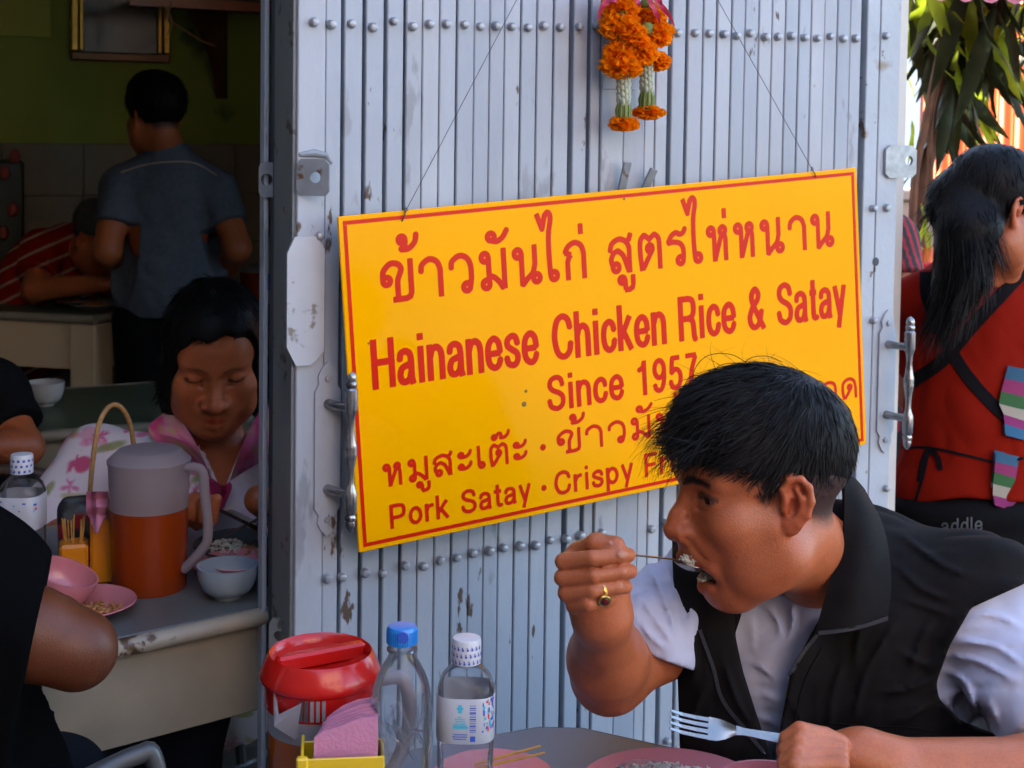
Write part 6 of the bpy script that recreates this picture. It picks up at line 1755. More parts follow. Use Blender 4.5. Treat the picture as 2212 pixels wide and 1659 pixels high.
def at_d(u, d, z):
    """Point at picture column u, depth d and height z."""
    for _ in range(1): pass
    p = U(u, 900, d); q = U(u, 1400, d); t = (z - p[2]) / (q[2] - p[2]); return p + (q - p) * t
def plate(name, label, c, r, m, h=.018, group=None, cat='plate', rim=.62):
    t = thing(name, label, cat, c, group)
    pr = [(r * .50, 0), (r * .52, .003), (r * rim, .006), (r * .98, h), (r, h + .001), (r * .985, h + .0025), (r * rim, .009), (r * .5, .006), (0.0, .006)]
    mobj('dish', lathe([(0.0, .001)] + pr, c, 48), m, t)
    return t
def bowl(name, label, c, r, h, m, foot=.45, tilt=None, group=None):
    t = thing(name, label, 'bowl', c, group)
    pr = [(0, .002), (r * foot - .003, .002), (r * foot, 0), (r * foot, .007)]
    for i in range(9):
        a = i / 8; pr.append((r * (foot + (1 - foot) * math.sin(a * 1.57) ** .8), .007 + (h - .007) * (1 - math.cos(a * 1.45)) / (1 - math.cos(1.45))))
    for i in range(8, -1, -1):
        a = i / 8; pr.append((max(.0, r * (foot + (1 - foot) * math.sin(a * 1.57) ** .8) - .0035), .0105 + (h - .0105) * (1 - math.cos(a * 1.45)) / (1 - math.cos(1.45))))
    pr.append((0, .0105))
    VF = lathe(pr, (0, 0, 0), 40)
    mobj('cup', xf(VF, tilt, c), m, t)
    return t
# ---- red-lidded jug
jc = at_d(690, 1.57, FZ); jr = .060; jz = .922 - FZ
jug = thing('drink_jug', 'plastic jug of orange tea with a red lid beside the napkins', 'jug', jc)
mobj('body', lathe([(jr * .86, 0), (jr * .9, .004), (jr * .92, .05), (jr * .95, .108)], jc, 40), M_TEA, jug)
mobj('upper_body', lathe([(jr * .952, .1082), (jr * .97, .130), (jr * .97, .15)], jc, 40, cap=False), M_FROST, jug)
mobj('lid_band', lathe([(jr * .985, .133), (jr * 1.0, .135), (jr * 1.02, .165), (jr * 1.02, .168)], jc, 40, cap=False), M_REDP, jug)
lid = mobj('lid', lathe([(jr * 1.03, .160), (jr * 1.09, .163), (jr * 1.11, .168), (jr * 1.05, .176), (jr * .97, .188), (jr * .93, .191), (jr * .88, .189), (jr * .84, .181), (jr * .5, .176), (0, .175)], jc, 44), M_REDP, jug)
ld = nrm((.85, .5, 0)); mobj('lid_bar', box(jc + Z * .184, (jr * .86, .007, .009), np.stack([ld, np.cross(Z, ld), Z], 1), b=.003), M_REDP, lid, smooth=False)
so = nrm((-.50, -.86, 0)); ss = np.cross(Z, so); sp0 = jc + so * jr * 1.0
pts = [sp0 - ss * .016 + Z * .160, sp0 + so * .014 + Z * .132 - ss * .004, sp0 + ss * .022 + Z * .158, sp0 - ss * .008 + Z * .122, sp0 + ss * .014 + Z * .116, sp0 + so * .010 + Z * .142 - ss * .004]
mobj('spout', (np.array(pts + [p - so * .004 for p in pts]), [[0, 5, 1], [5, 2, 1], [0, 1, 3], [1, 2, 4], [1, 4, 3], [6, 7, 11], [11, 7, 8], [6, 9, 7], [7, 10, 8], [7, 9, 10], [0, 6, 11, 5], [5, 11, 8, 2]]), M_FROST, jug, smooth=False)
for k in range(5):
    a = math.atan2(so[1], so[0]) + .32 + k * .10
    mobj('lid_slot', box(jc + np.array([math.cos(a), math.sin(a), 0]) * jr * 1.016 + Z * .148, (.0018, .0015, .011), rotz(a - math.pi / 2)), M_FROST if k > 1 else M_DARK, lid, smooth=False)
hd = nrm((.9, .35, 0))
mobj('handle', tube(crom([jc + hd * jr * .98 + Z * .15, jc + hd * (jr + .035) + Z * .145, jc + hd * (jr + .042) + Z * .09, jc + hd * (jr + .02) + Z * .04, jc + hd * jr * .95 + Z * .035], 6), .008, 10), M_FROST, jug)
# ---- yellow napkin box
nc = at_d(738, 1.475, FZ)
nr = rotz(.12); NH = .128
nb_ = thing('napkin_box', 'yellow plastic napkin box on the front table', 'napkin box', nc)
for (o, h_) in (((0, -.030, NH / 2), (.042, .0015, NH / 2)), ((0, .030, NH / 2 - .004), (.042, .0015, NH / 2 - .004)), ((-.041, 0, NH / 2), (.0015, .0285, NH / 2)), ((.041, 0, NH / 2 - .004), (.0015, .0285, NH / 2 - .004)), ((0, 0, .0015), (.0385, .0282, .0015))):
    mobj('side_panel', box(nc + nr @ np.array(o), h_, nr, b=.0008), M_YELP, nb_, smooth=False)
mobj('corner_post', box(nc + nr @ np.array((-.0405, -.0295, NH / 2 + .001)), (.006, .0045, NH / 2 + .001), nr, b=.002), M_YELP, nb_, smooth=False)
ns = thing('napkins', 'pink paper napkins standing in the yellow box', 'napkins', nc + Z * .01)
for i in range(8):
    y = -.018 + i * .0048; rs_ = np.random.RandomState(i)
    x0, x1, zt = -.031 + .002 * i, .036, NH + .022 + .004 * rs_.rand() + .001 * i
    pl = [(x0, .004), (x1, .004), (x1, zt + .008), (x1 - .02, zt + .006), (0, zt), (x0 + .010, zt - .006), (x0 + .002, zt - .012)]
    mobj('napkin', prism(pl, .0028, nr @ np.stack([np.array([1, 0, 0]), np.array([0, .08, 1]), np.array([0, -1, .08])], 1), nc + nr @ np.array([0, y, 0])), M_TISS, ns, smooth=False)
# ---- bottles
def water_bottle(label, c, s, prof, cap, capm, sup=None, n=36):
    t = thing('water_bottle', label, 'bottle', c)
    mobj('bottle_body', lathe([(r * s, z * s) for r, z in prof], c, n, sup), M_PET, t)
    z0, r0, h0 = cap
    cp = []
    for k in range(30):
        pass
    cap_o = mobj('cap', lathe([(r0 * .9 * s, z0 * s), (r0 * s, (z0 + .001) * s), (r0 * s, (z0 + h0 - .003) * s), (r0 * .92 * s, (z0 + h0) * s), (r0 * .8 * s, (z0 + h0 + .0006) * s), (0, (z0 + h0 + .0002) * s)], c, 36), capm, t)
    return t, cap_o
p1 = [(.0, .004), (.020, .002), (.028, 0), (.031, .004), (.0318, .012), (.0312, .022), (.0315, .034), (.0318, .046), (.0312, .056), (.0292, .066), (.0286, .072), (.0292, .078), (.0306, .090), (.0316, .110), (.0320, .135), (.0319, .155), (.0308, .172), (.0284, .185), (.0246, .195), (.0192, .205), (.0150, .212), (.0132, .217), (.0128, .2255), (.0, .2258)]
b1c = at_d(864, 1.50, FZ)
bt, cp = water_bottle('tall clear water bottle with blue cap', b1c, 1.0, p1, (.2262, .0158, .0185), M_BLUEC)
rs_ = np.random.RandomState(2)
for k in range(26):
    a = rs_.uniform(0, 6.28); z0 = rs_.uniform(.085, .135); pts = []
    for t in np.linspace(0, 1, 6):
        z = z0 + t * rs_.uniform(.035, .060); aa = a + (t - .5) * .7 * (1 if k % 2 else -1) + .2 * math.sin(t * 3)
        r = np.interp(z, [q[1] for q in p1[:-1]], [q[0] for q in p1[:-1]])
        pts.append(b1c + np.array([math.cos(aa) * r, math.sin(aa) * r, z]))
    mobj('moulded_rib', tube(pts, [.0004, .0014, .0020, .0020, .0014, .0004], 6), M_PET, bt)
mobj('label_band', lathe([(.0322, .012), (.0324, .013), (.0322, .043), (.0320, .044)], b1c, 36, cap=False), M_BLUEC, bt)
mobj('label_band', lathe([(.0326, .036), (.0327, .037), (.0325, .042), (.0324, .0425)], b1c, 36, cap=False), M_WHITEC, bt)
for k in range(40):
    a = 2 * math.pi * k / 40
    mobj('cap_ridge', tube([b1c + np.array([math.cos(a) * .0159, math.sin(a) * .0159, .2275]), b1c + np.array([math.cos(a) * .0159, math.sin(a) * .0159, .2415])], .0006, 4), M_BLUEC, cp)
mobj('cap_seal', lathe([(.0062, 0), (.0055, .0006), (0, .0007)], b1c + np.array([0.002, -.0160, .238]), 16, R=np.stack([np.array([1, 0, 0]), Z, np.array([0, -1, 0])], 1)), M_BLUEI, cp)
mobj('neck_ring', lathe([(.0132, .2185), (.0160, .2195), (.0160, .2215), (.0132, .2225)], b1c, 30, close=True), M_PET, bt)
p2 = [(0, .003), (.022, .0015), (.0275, 0), (.0295, .006), (.03, .03), (.0288, .035), (.03, .04), (.0303, .066), (.029, .072), (.0303, .078), (.0303, .1), (.03, .106), (.03, .152), (.0302, .157), (.026, .168), (.019, .176), (.0155, .180), (.013, .182), (.0128, .196), (0, .1962)]
b2c = at_d(1003, 1.555, FZ)
bt2, cp2 = water_bottle('short square water bottle with printed white cap and label', b2c, 1.015, p2, (.183, .0158, .027), M_WHITEC, sup=3.4, n=40)
SQ = 3.4
def on_sq(a, z, r, c, sup=SQ):
    cx, sx_ = math.cos(a), math.sin(a)
    q = 1.0 if not sup else (abs(cx) ** sup + abs(sx_) ** sup) ** (-1 / sup)
    return c + np.array([cx * r * q, sx_ * r * q, z])
LZ = .0345
lab = mobj('label', lathe([(.0316, .074 + LZ), (.0319, .0745 + LZ), (.0319, .1225 + LZ), (.0316, .123 + LZ)], b2c, 48, SQ, cap=False), M_LABEL, bt2)
def print_patch(name, a0, a1, z0, z1, r, c, m, par, sup=SQ, n=5):
    dz = LZ if par is lab else 0.0
    V, F = [], []
    for i in range(n + 1):
        a = a0 + (a1 - a0) * i / n
        V += [on_sq(a, z0 + dz, r, c, sup), on_sq(a, z1 + dz, r, c, sup)]
    F = [[2 * i, 2 * i + 2, 2 * i + 3, 2 * i + 1] for i in range(n)]
    return mobj(name, (np.array(V), F), m, par)
FR = -math.pi / 2
for k in range(13):
    w_ = [.004, .008, .005, .012, .004, .007, .010, .004, .006, .011, .005, .008, .004][k]
    print_patch('barcode_bar', FR + .16, FR + .36, .1165 - k * .0024, .1165 - k * .0024 - w_ * .14, .0321, b2c, M_BLUEI, lab, n=3)
print_patch('crest', FR - .22, FR - .10, .108, .117, .0321, b2c, M_CYANI, lab, n=2); print_patch('crest', FR - .27, FR - .05, .112, .114, .03215, b2c, M_CYANI, lab, n=2)
rs_ = np.random.RandomState(4)
for k, (z, w0, w1) in enumerate(((.103, -.22, -.10), (.1005, -.32, .0), (.098, -.30, .02), (.0955, -.36, .06), (.092, -.38, .10), (.0905, -.38, .10), (.084, -.36, .08), (.0815, -.40, .10), (.0790, -.36, .08))):
    a = FR + w0
    while a < FR + w1 - .02:
        w_ = rs_.uniform(.015, .05); print_patch('print_word', a, min(a + w_, FR + w1), z, z + (.0030 if k in (4, 5) else .0014), .0321, b2c, M_CYANI if k < 6 else M_BLUEI, lab, n=1); a += w_ + .012
print_patch('emblem', FR + .18, FR + .34, .077, .083, .0321, b2c, M_BLUEI, lab, n=2)
for k in range(40):
    a = FR + .52 + .5 * rs_.rand(); z = .086 + .034 * rs_.rand(); w_ = rs_.uniform(.02, .06)
    print_patch('picture_patch', a, a + w_, z, z + rs_.uniform(.002, .006), .0321 + .00002 * k, b2c, [M_BLUEI, M_CYANI, M_REDI, M_BLUEI][k % 4], lab, n=1)
for k in range(26):
    a = FR - 1.4 + 2.8 * (k % 9) / 9 + .1 * (k // 9); z = .1885 + .0075 * (k // 9)
    print_patch('cap_print', a, a + .13, z, z + .0022, .01665, b2c, M_BLUEI, cp2, sup=None, n=2); print_patch('cap_print', a + .01, a + .08, z + .0025, z + .0042, .01665, b2c, M_BLUEI, cp2, sup=None, n=1)
# ---- plates on the front table
pl = plate('plate', 'pink plate of rice under the fork', at_d(1455, 1.615, FZ), .112, M_PINK, .016)
ric = thing('plate_rice', 'loose cooked rice left on the pink plate', 'rice', at_d(1450, 1.64, FZ + .008))
mobj('grain', grains(at_d(1440, 1.66, FZ + .009), np.array([.075, .035, .014]), 420, 21), M_RICE, ric, kind='stuff')
mobj('grain', grains(at_d(1350, 1.60, FZ + .009), np.array([.030, .05, .012]), 220, 22), M_RICE, ric, kind='stuff')
mobj('sauce_bits', grains(at_d(1540, 1.63, FZ + .009), np.array([.035, .04, .008]), 70, 23, L=.004, r=.0022), M_SAUCE, ric, kind='stuff')
gl = thing('glass_dish', 'small clear glass dish standing on the rice plate', 'dish', at_d(1393, 1.575, FZ + .0075))
gc = ORG[gl.name]
mobj('dish', lathe([(0, .003), (.020, .003), (.026, .0), (.030, .004), (.0345, .046), (.0348, .048), (.0335, .049), (.0322, .046), (.0275, .009), (0, .008)], gc, 36), M_GLASS, gl)
mobj('sauce', lathe([(0, .0085), (.0268, .0092), (.0290, .022), (.0, .0222)], gc, 30), M_SAUCE, gl)
bowl('bowl', 'pink bowl at the very front beside the man\'s hand', at_d(1660, 1.525, FZ), .062, .068, M_PINK)
pl2 = plate('plate', 'pink plate with satay sticks behind the bottles', at_d(1065, 1.645, FZ), .072, M_PINK, .016)
for k, (ua, va, ub, vb) in enumerate(((1025, 1652, 1168, 1611), (1030, 1660, 1177, 1626))):
    sk = thing('satay_stick', ['used bamboo satay stick, upper of the pair on the plate', 'used bamboo satay stick, lower of the pair on the plate'][k], 'stick', U(ua, va, 1.62), 'satay sticks on the pink plate')
    mobj('stick', tube([U(ua, va, 1.62), U((ua + ub) / 2, (va + vb) / 2, 1.615), U(ub, vb, 1.61)], [.0017, .0018, .0012], 7), M_BAMB, sk)
# ---- on the inner table
pc_ = on_z(322, 1268, TZ); pit = thing('pitcher', 'frosted plastic pitcher half full of orange tea', 'pitcher', pc_)
pr_ = .0655
mobj('body', lathe([(pr_ * .93, 0), (pr_ * .96, .004), (pr_ * .98, .08), (pr_ * 1.0, .140)], pc_, 44), M_TEAD, pit)
mobj('upper_body', lathe([(pr_ * 1.001, .1402), (pr_ * 1.03, .19), (pr_ * 1.05, .218), (pr_ * 1.06, .222)], pc_, 44, cap=False), M_FROSTD, pit)
mobj('lid', lathe([(pr_ * 1.07, .217), (pr_ * 1.075, .2215), (pr_ * 1.0, .2265), (pr_ * .80, .2385), (pr_ * .76, .2395), (0, .2395)], pc_, 40), M_FROSTD, pit)
hx = nrm((.97, -.2, 0))
mobj('handle', tube(crom([pc_ + hx * pr_ * 1.02 + Z * .212, pc_ + hx * (pr_ + .030) + Z * .208, pc_ + hx * (pr_ + .036) + Z * .17, pc_ + hx * (pr_ + .042) + Z * .10, pc_ + hx * (pr_ + .030) + Z * .07, pc_ + hx * pr_ * .96 + Z * .035], 6), .0085, 10), M_FROSTD, pit)
wb = at_d(48, 2.36, TZ); s_ = 1.17
t_, c_ = water_bottle('water bottle with printed cap at the end of the inside table', wb, s_, p2, (.183, .0158, .027), M_WHITEC, sup=3.4, n=36)
l_ = mobj('label', lathe([(.0308 * s_, .108 * s_), (.0311 * s_, .1085 * s_), (.0311 * s_, .1545 * s_), (.0308 * s_, .155 * s_)], wb, 40, SQ, cap=False), M_LABEL, t_)
for k in range(14):
    a = FR - .9 + 1.9 * rs_.rand(); z = (.114 + .034 * rs_.rand()) * s_
    print_patch('print_patch', a, a + rs_.uniform(.05, .16), z, z + rs_.uniform(.002, .005), .0313 * s_ + .00002 * k, wb, [M_BLUEI, M_REDI, M_BLUEI, M_CYANI][k % 4], l_, n=2)
for k in range(18):
    a = FR - 1.4 + 2.8 * (k % 6) / 6 + .2 * (k // 6); z = (.186 + .0075 * (k // 6)) * s_
    print_patch('cap_print', a, a + .22, z, z + .004, .0161 * s_, wb, M_BLUEI, c_, sup=None, n=2)
# orange napkin holder with toothpicks
oc = at_d(205, 2.47, TZ); orr = rotz(.3)
oh = thing('napkin_holder', 'orange plastic napkin and toothpick holder beside the pitcher', 'napkin holder', oc)
mobj('tall_cup', box(oc + orr @ np.array([.018, 0, .062]), (.026, .028, .062), orr, b=.005), M_ORGP, oh, smooth=False)
mobj('short_cup', box(oc + orr @ np.array([-.035, -.004, .036]), (.024, .026, .036), orr, b=.005), M_ORGP, oh, smooth=False)
tp = []
for k in range(16):
    x, y = rs_.uniform(-.014, .014, 2); b_ = oc + orr @ np.array([-.035 + x, -.004 + y, .05]); tp.append(tube([b_, b_ + np.array([x * .5, y * .5, .055 + .01 * rs_.rand()])], .0011, 5))
mobj('toothpicks', join(*tp), M_BAMB, oh, kind='stuff')
tis = thing('tissue', 'crumpled pink tissue sticking out of the orange holder', 'tissue', oc + Z * .12)
gu = np.array([[U(u, v, 2.42 + .02 * math.sin(u * .3) + .01 * math.sin(v * .2)) for u in (186, 197, 208, 220, 233)] for v in (1062, 1078, 1095, 1112, 1128)])
gu[4] += np.array([[0, 0, .02], [0, 0, 0], [0, 0, -.02], [0, 0, 0], [0, 0, .015]])
gs = np.stack([crom(r, 3) for r in gu]); gs = np.stack([crom(gs[:, j], 3) for j in range(gs.shape[1])], 1); aa, bb = gs.shape[:2]
mobj('sheet', (np.concatenate([gs.reshape(-1, 3), gs.reshape(-1, 3) + [0, .0015, 0]]), [[i * bb + j, i * bb + j + 1, (i + 1) * bb + j + 1, (i + 1) * bb + j] for i in range(aa - 1) for j in range(bb - 1)] + [[aa * bb + i * bb + j, aa * bb + (i + 1) * bb + j, aa * bb + (i + 1) * bb + j + 1, aa * bb + i * bb + j + 1] for i in range(aa - 1) for j in range(bb - 1)]), M_TISS, tis)
# bag with cane handle behind the pitcher
bgc = at_d(215, 2.62, TZ); bg = thing('handbag', 'dark patterned handbag with an arched cane handle', 'handbag', bgc)
BF = Field().box(bgc + np.array([-.02, -.03, .058]), (.045, .035, .055), rotz(.2), .015, .01)
def bagtint(V):
    c = np.tile([.012, .012, .016], (len(V), 1)); r_ = np.random.RandomState(6)
    for i in range(46):
        p = V[r_.randint(len(V))]; c = blend(c, np.clip((r_.uniform(.008, .018) - np.linalg.norm(V - p, axis=1)) / .004, 0, 1), [(.28, .01, .015), (.06, .05, .045), (.10, .11, .11), (.02, .05, .02)][r_.randint(4)])
    return c
bv_ = BF.mesh(.005, disp=lambda P: wob(P, 40, 3) * .005); mobj('bag_body', bv_, mat('patterned_fabric', (.02, .02, .02), .8, tint=True), bg, angle=None, cols=bagtint(bv_[0]))
mobj('handle', tube(crom([U(193, 1085, 2.55), U(200, 1000, 2.55), U(214, 915, 2.56), U(240, 876, 2.58), (U(266, 885, 2.60)), U(284, 930, 2.62), U(292, 1010, 2.64), U(296, 1080, 2.64)], 6), .0046, 10), M_CANE, bg)
# crockery
tp_ = plate('plate', 'pink plate with food scraps beside the black sleeve', at_d(180, 2.30, TZ), .084, M_PINK, .020)
mobj('scraps', grains(at_d(215, 2.29, TZ + .012), np.array([.035, .03, .006]), 50, 31, L=.005, r=.0026), M_SAUCE, tp_, kind='stuff')
bowl('bowl', 'pink bowl tipped on the plate beside the black sleeve', at_d(112, 2.30, TZ + .018), .058, .055, M_PINK, tilt=axis_rot((0, 1, 0), .35))
bowl('bowl', 'pale blue bowl next to the shutter post', on_z(491, 1290, TZ), .051, .056, M_BLUEB)
tp_ = plate('plate', 'pink plate with leftovers behind the pale blue bowl', at_d(515, 2.53, TZ), .080, M_PINK, .015)
mobj('scraps', grains(at_d(450, 2.52, TZ + .012), np.array([.02, .03, .008]), 40, 32, L=.005, r=.003), M_SAUCE, tp_, kind='stuff')
sd_ = plate('plate', 'small pink dish of chopped greens behind the pale blue bowl', at_d(508, 2.46, TZ + .017), .044, M_PINK, .018, cat='dish')
mobj('scraps', grains(at_d(512, 2.46, TZ + .026), np.array([.026, .022, .005]), 60, 33, L=.003, r=.0016), mat('chopped_greens', (.16, .15, .05), .5), sd_, kind='stuff')
dp = plate('plate', 'dark teal plate of rice in front of the woman in the blouse', at_d(535, 2.64, TZ), .100, M_TEAL, .018)
rr_ = thing('plate_rice', 'small heap of rice on the dark teal plate', 'rice', at_d(495, 2.62, TZ + .01))
mobj('grain', grains(at_d(492, 2.62, TZ + .010), np.array([.035, .035, .020]), 200, 34, L=.004, r=.0016), M_RICE, rr_, kind='stuff')
mobj('sauce_bits', grains(at_d(540, 2.61, TZ + .010), np.array([.035, .03, .008]), 60, 35, L=.004, r=.0025), M_SAUCE, rr_, kind='stuff')
for k, (a, b, lb, nm) in enumerate(((U(455, 1092, 2.585), U(528, 1128, 2.60), 'dull steel spoon over the dark teal plate', 'spoon'), (U(612, 1096, 2.60), U(548, 1126, 2.60), 'dull steel fork over the dark teal plate', 'fork'))):
    t_ = thing(nm, lb, nm, a); mobj('handle', bar([a, a * .5 + b * .5, b], [.009, .006, .006], .0018, Z + np.array([.3, 0, 0])), M_STEEL, t_, smooth=False)
    dv = nrm(b - a)
    if nm == 'spoon': mobj('bowl', spoon_bowl(b + dv * .020, dv, Z, .050, .034, .006), M_STEEL, t_)
    else:
        mobj('head', bar([b, b + dv * .02], [.008, .022], .0018, np.cross(dv, Z)), M_STEEL, t_, smooth=False)
        for q_ in (-1.5, -.5, .5, 1.5): mobj('tine', bar([b + dv * .02 + np.cross(dv, Z) * q_ * .0058, b + dv * .055 + np.cross(dv, Z) * q_ * .0058], .003, .0014, np.cross(dv, Z)), M_STEEL, t_, smooth=False)
gg = on_z(588, 1272, TZ) + np.array([0, .035, 0]); tg = thing('tea_glass', 'glass of orange tea partly hidden by the shutter post', 'glass', gg)
mobj('glass', lathe([(.024, 0), (.026, .003), (.033, .105), (.0315, .105), (.025, .006), (0, .006)], gg, 30), M_GLASS, tg)
mobj('tea', lathe([(.0, .0065), (.0245, .0068), (.0298, .088), (0, .0885)], gg, 28), M_TEA, tg)
wbw = bowl('bowl', 'white bowl on the green-topped table behind the woman', at_d(97, 3.72, .75), .050, .062, M_WHITEB)
# things far inside
fz = c0z
for (u, d, r, m, lb) in ((150, 4.95, .085, M_TEAL, 'dark plate on the far table in front of the stooped person'), (205, 4.90, .09, M_WHITEB, 'pale plate on the far table next to the standing man')):
    q_ = plate('plate', lb, at_d(u, d, fz), r, m, .018); mobj('food', grains(at_d(u, d, fz + .012), np.array([.05, .04, .012]), 40, 40 + u, L=.008, r=.004), M_SAUCE, q_, kind='stuff')
fp = U(556, 660, 5.15); fpt = thing('pitcher', 'amber pitcher far inside by the back wall', 'pitcher', fp)
mobj('body', lathe([(.055, 0), (.058, .01), (.062, .12), (.064, .125), (.058, .125)], fp, 24), M_TEAD, fpt); mobj('lid', lathe([(.066, .1255), (.066, .14), (.05, .15), (0, .152)], fp, 24), M_FROST, fpt)
fb = U(582, 655, 5.1); fbt = thing('water_bottle', 'water bottle with blue label far inside by the back wall', 'bottle', fb)
mobj('bottle_body', lathe([(.034, 0), (.036, .005), (.036, .15), (.03, .19), (.014, .22), (.013, .24), (0, .24)], fb, 20), mat('dim_clear_plastic', (.35, .38, .38), .2), fbt); mobj('label', lathe([(.0372, .05), (.0372, .11)], fb, 20, cap=False), M_BLUEI, fbt)
ft2 = thing('side_table', 'low dark table against the back wall', 'table', np.array([fp[0] + .2, fp[1], 0])); mobj('tabletop', box(np.array([fp[0] + .25, fp[1] + .02, fp[2] - .016]), (.45, .22, .015), SNR, b=.003), M_LAMG, ft2, smooth=False)
for a in (-.4, .4):
    for b in (-.18, .18): mobj('leg', box(np.array([fp[0] + .25, fp[1] + .02, (fp[2] - .03) / 2]) + S * a + N * b, (.02, .02, (fp[2] - .03) / 2), SNR), M_CREAM, ft2, smooth=False)
# chairs and stools
def stool(name, label, c, h=.43, m=M_TUBE, seat=mat('dark_stool_seat', (.03, .03, .035), .5)):
    t = thing(name, label, 'stool', c)
    mobj('seat', lathe([(.15, h - .03), (.155, h - .02), (.155, h - .006), (.148, h), (0, h)], c, 28), seat, t)
    for k in range(4):
        a = math.pi / 4 + k * math.pi / 2; mobj('leg', tube([c + np.array([math.cos(a) * .11, math.sin(a) * .11, h - .03]), c + np.array([math.cos(a) * .17, math.sin(a) * .17, 0])], .011, 8), m, t)
    mobj('ring', tube([c + np.array([math.cos(x) * .15, math.sin(x) * .15, .16]) for x in np.linspace(0, 6.2832, 25)], .007, 6, cap=False), m, t)
stool('stool', 'dark round stool under the man in the vest', np.array([.45, 2.0, 0]), .40)
stool('stool', 'dark round stool under the person in black at the near table', np.array([-.80, 1.95, 0]), .40)
stool('stool', 'dark round stool under the woman in the blouse', U(440, 1300, 3.05) * [1, 1, 0], .40)
ch = thing('tube_chair', 'grey bent-tube chair pushed under the inside table', 'chair', U(300, 1640, 2.15) * [1, 1, 0])
q0 = U(335, 1655, 2.12)
mobj('back_tube', tube(crom([q0 + [.02, .0, -.40], q0 + [.01, 0, -.08], U(330, 1635, 2.12), U(300, 1630, 2.11), U(230, 1660, 2.08), U(120, 1720, 2.02), U(100, 1760, 2.02), U(100, 1760, 2.02) + [0, 0, -.33]], 6), .0145, 12), M_TUBE, ch)
mobj('seat', box(q0 + [-.13, -.12, -.02 - .12], (.17, .17, .015), rotz(.4), b=.01), mat('dark_vinyl', (.03, .025, .022), .4), ch, smooth=False)
for sx_, sy_ in ((-.15, -.15), (.12, -.2), (-.2, .1)): mobj('leg', tube([q0 + [-.13 + sx_, -.12 + sy_, -.14], (q0 + [-.13 + sx_ * 1.15, -.12 + sy_ * 1.15, 0]) * [1, 1, 0]], .0115, 8), M_TUBE, ch)
ch2 = thing('tube_chair', 'brown bentwood chair back behind the water bottle', 'chair', U(40, 1300, 2.95) * [1, 1, 0])
mobj('back_tube', tube(crom([U(-80, 1200, 2.95), U(-70, 1050, 2.95), U(-20, 1018, 2.95), U(60, 1020, 2.95), U(112, 1035, 2.95), U(135, 1080, 2.95), U(140, 1250, 2.95), U(140, 1250, 2.95) * [1, 1, 0]], 6), .013, 10), mat('brown_tube', (.06, .04, .03), .4), ch2)
mobj('seat', box(U(40, 1300, 2.8) * [1, 1, 0] + Z * .43, (.19, .18, .015), rotz(.3), b=.01), mat('brown_seat', (.06, .04, .03), .5), ch2, smooth=False)
# ---- on the back wall
def on_back(u, v, off=.02):
    r = ray(u, v); o = np.array([0, 0, CAMH]); t = ((P0 - N * (RD - off) - o) @ N) / (r @ N); return o + r * t
M_GILT = mat('gilt_frame', (0.413, 0.225, 0.038), .3, metal=.7, var=.2, vscale=30)
M_WOOD = mat('dark_red_wood', (0.091, 0.017, 0.008), .4, var=.25, vscale=14, stretch=(1, 1, .2))
pA, pB = on_back(152, 138), on_back(366, 130); Lp = np.linalg.norm((pB - pA)[:2])
pf = thing('picture_frame', 'gilt-framed dark picture hanging high on the green wall', 'picture', (pA + pB) / 2)
zb_ = (pA[2] + pB[2]) / 2; hh = .52; pc0 = (pA + pB) / 2 * [1, 1, 0]
mobj('picture', box(pc0 + Z * (zb_ + hh / 2) - N * .008, (Lp / 2 - .03, .006, hh / 2 - .03), SNR), mat('dark_print', (.05, .028, .015), .25, var=.5, vscale=5), pf, smooth=False)
for o_, hx_, hz_ in ((Z * (zb_ + .018), Lp / 2, .018), (Z * (zb_ + hh - .018), Lp / 2, .018)): mobj('frame_bar', box(pc0 + o_, (hx_, .016, hz_), SNR, b=.006), mat('dark_gilt', (.12, .05, .015), .35, metal=.4), pf, smooth=False)
for sg_ in (-1, 1):
    mobj('frame_bar', box(pc0 + S * sg_ * (Lp / 2 - .014) + Z * (zb_ + hh / 2), (.014, .018, hh / 2 - .037), SNR, b=.005), M_GILT, pf, smooth=False)
    mobj('frame_bead', box(pc0 + S * sg_ * (Lp / 2 - .040) + Z * (zb_ + hh / 2), (.009, .012, hh / 2 - .04), SNR, b=.004), M_GILT, pf, smooth=False)
shf = thing('wall_shelf', 'dark red wooden shelf on curved brackets near the gilt picture', 'shelf', on_back(430, 30))
s0 = on_back(300, 22, .18); s1 = on_back(600, 14, .18); sc0 = (s0 + s1) / 2
mobj('shelf_board', box(sc0 + Z * .012, (np.linalg.norm((s1 - s0)[:2]) / 2, .19, .012), SNR, b=.004), M_WOOD, shf, smooth=False)
mobj('fascia', box(on_back(455, 10, .385) + Z * .0, (.30, .006, .018), SNR), mat('orange_varnish', (.40, .09, .02), .3), shf, smooth=False)
br_ = [(0, 0), (.32, 0), (.30, -.04), (.22, -.09), (.14, -.17), (.08, -.27), (.055, -.345), (.0, -.345)]
tp0 = on_back(492, 24, .0); tp0 = tp0 * [1, 1, 0] + Z * (sc0[2])
mobj('bracket', prism(br_, .022, np.stack([nrm(N * .75 - S * .66), Z, np.cross(nrm(N * .75 - S * .66), Z)], 1), tp0), M_WOOD, shf, smooth=False)
mobj('bracket', prism(br_, .022, np.stack([N, Z, np.cross(N, Z)], 1), tp0 + S * .55), M_WOOD, shf, smooth=False)
st_ = thing('string', 'loose pale string knotted at the shelf edge', 'string', U(372, 20, 5.1))
mobj('strand', tube(crom([U(372, 5, 5.05), U(362, 40, 5.05), U(385, 55, 5.08), U(430, 85, 5.2), U(465, 100, 5.25)], 6), .004, 6), M_CANE, st_); mobj('strand', tube(crom([U(355, 10, 5.05), U(372, 48, 5.05), U(362, 75, 5.06)], 6), .004, 6), M_CANE, st_)
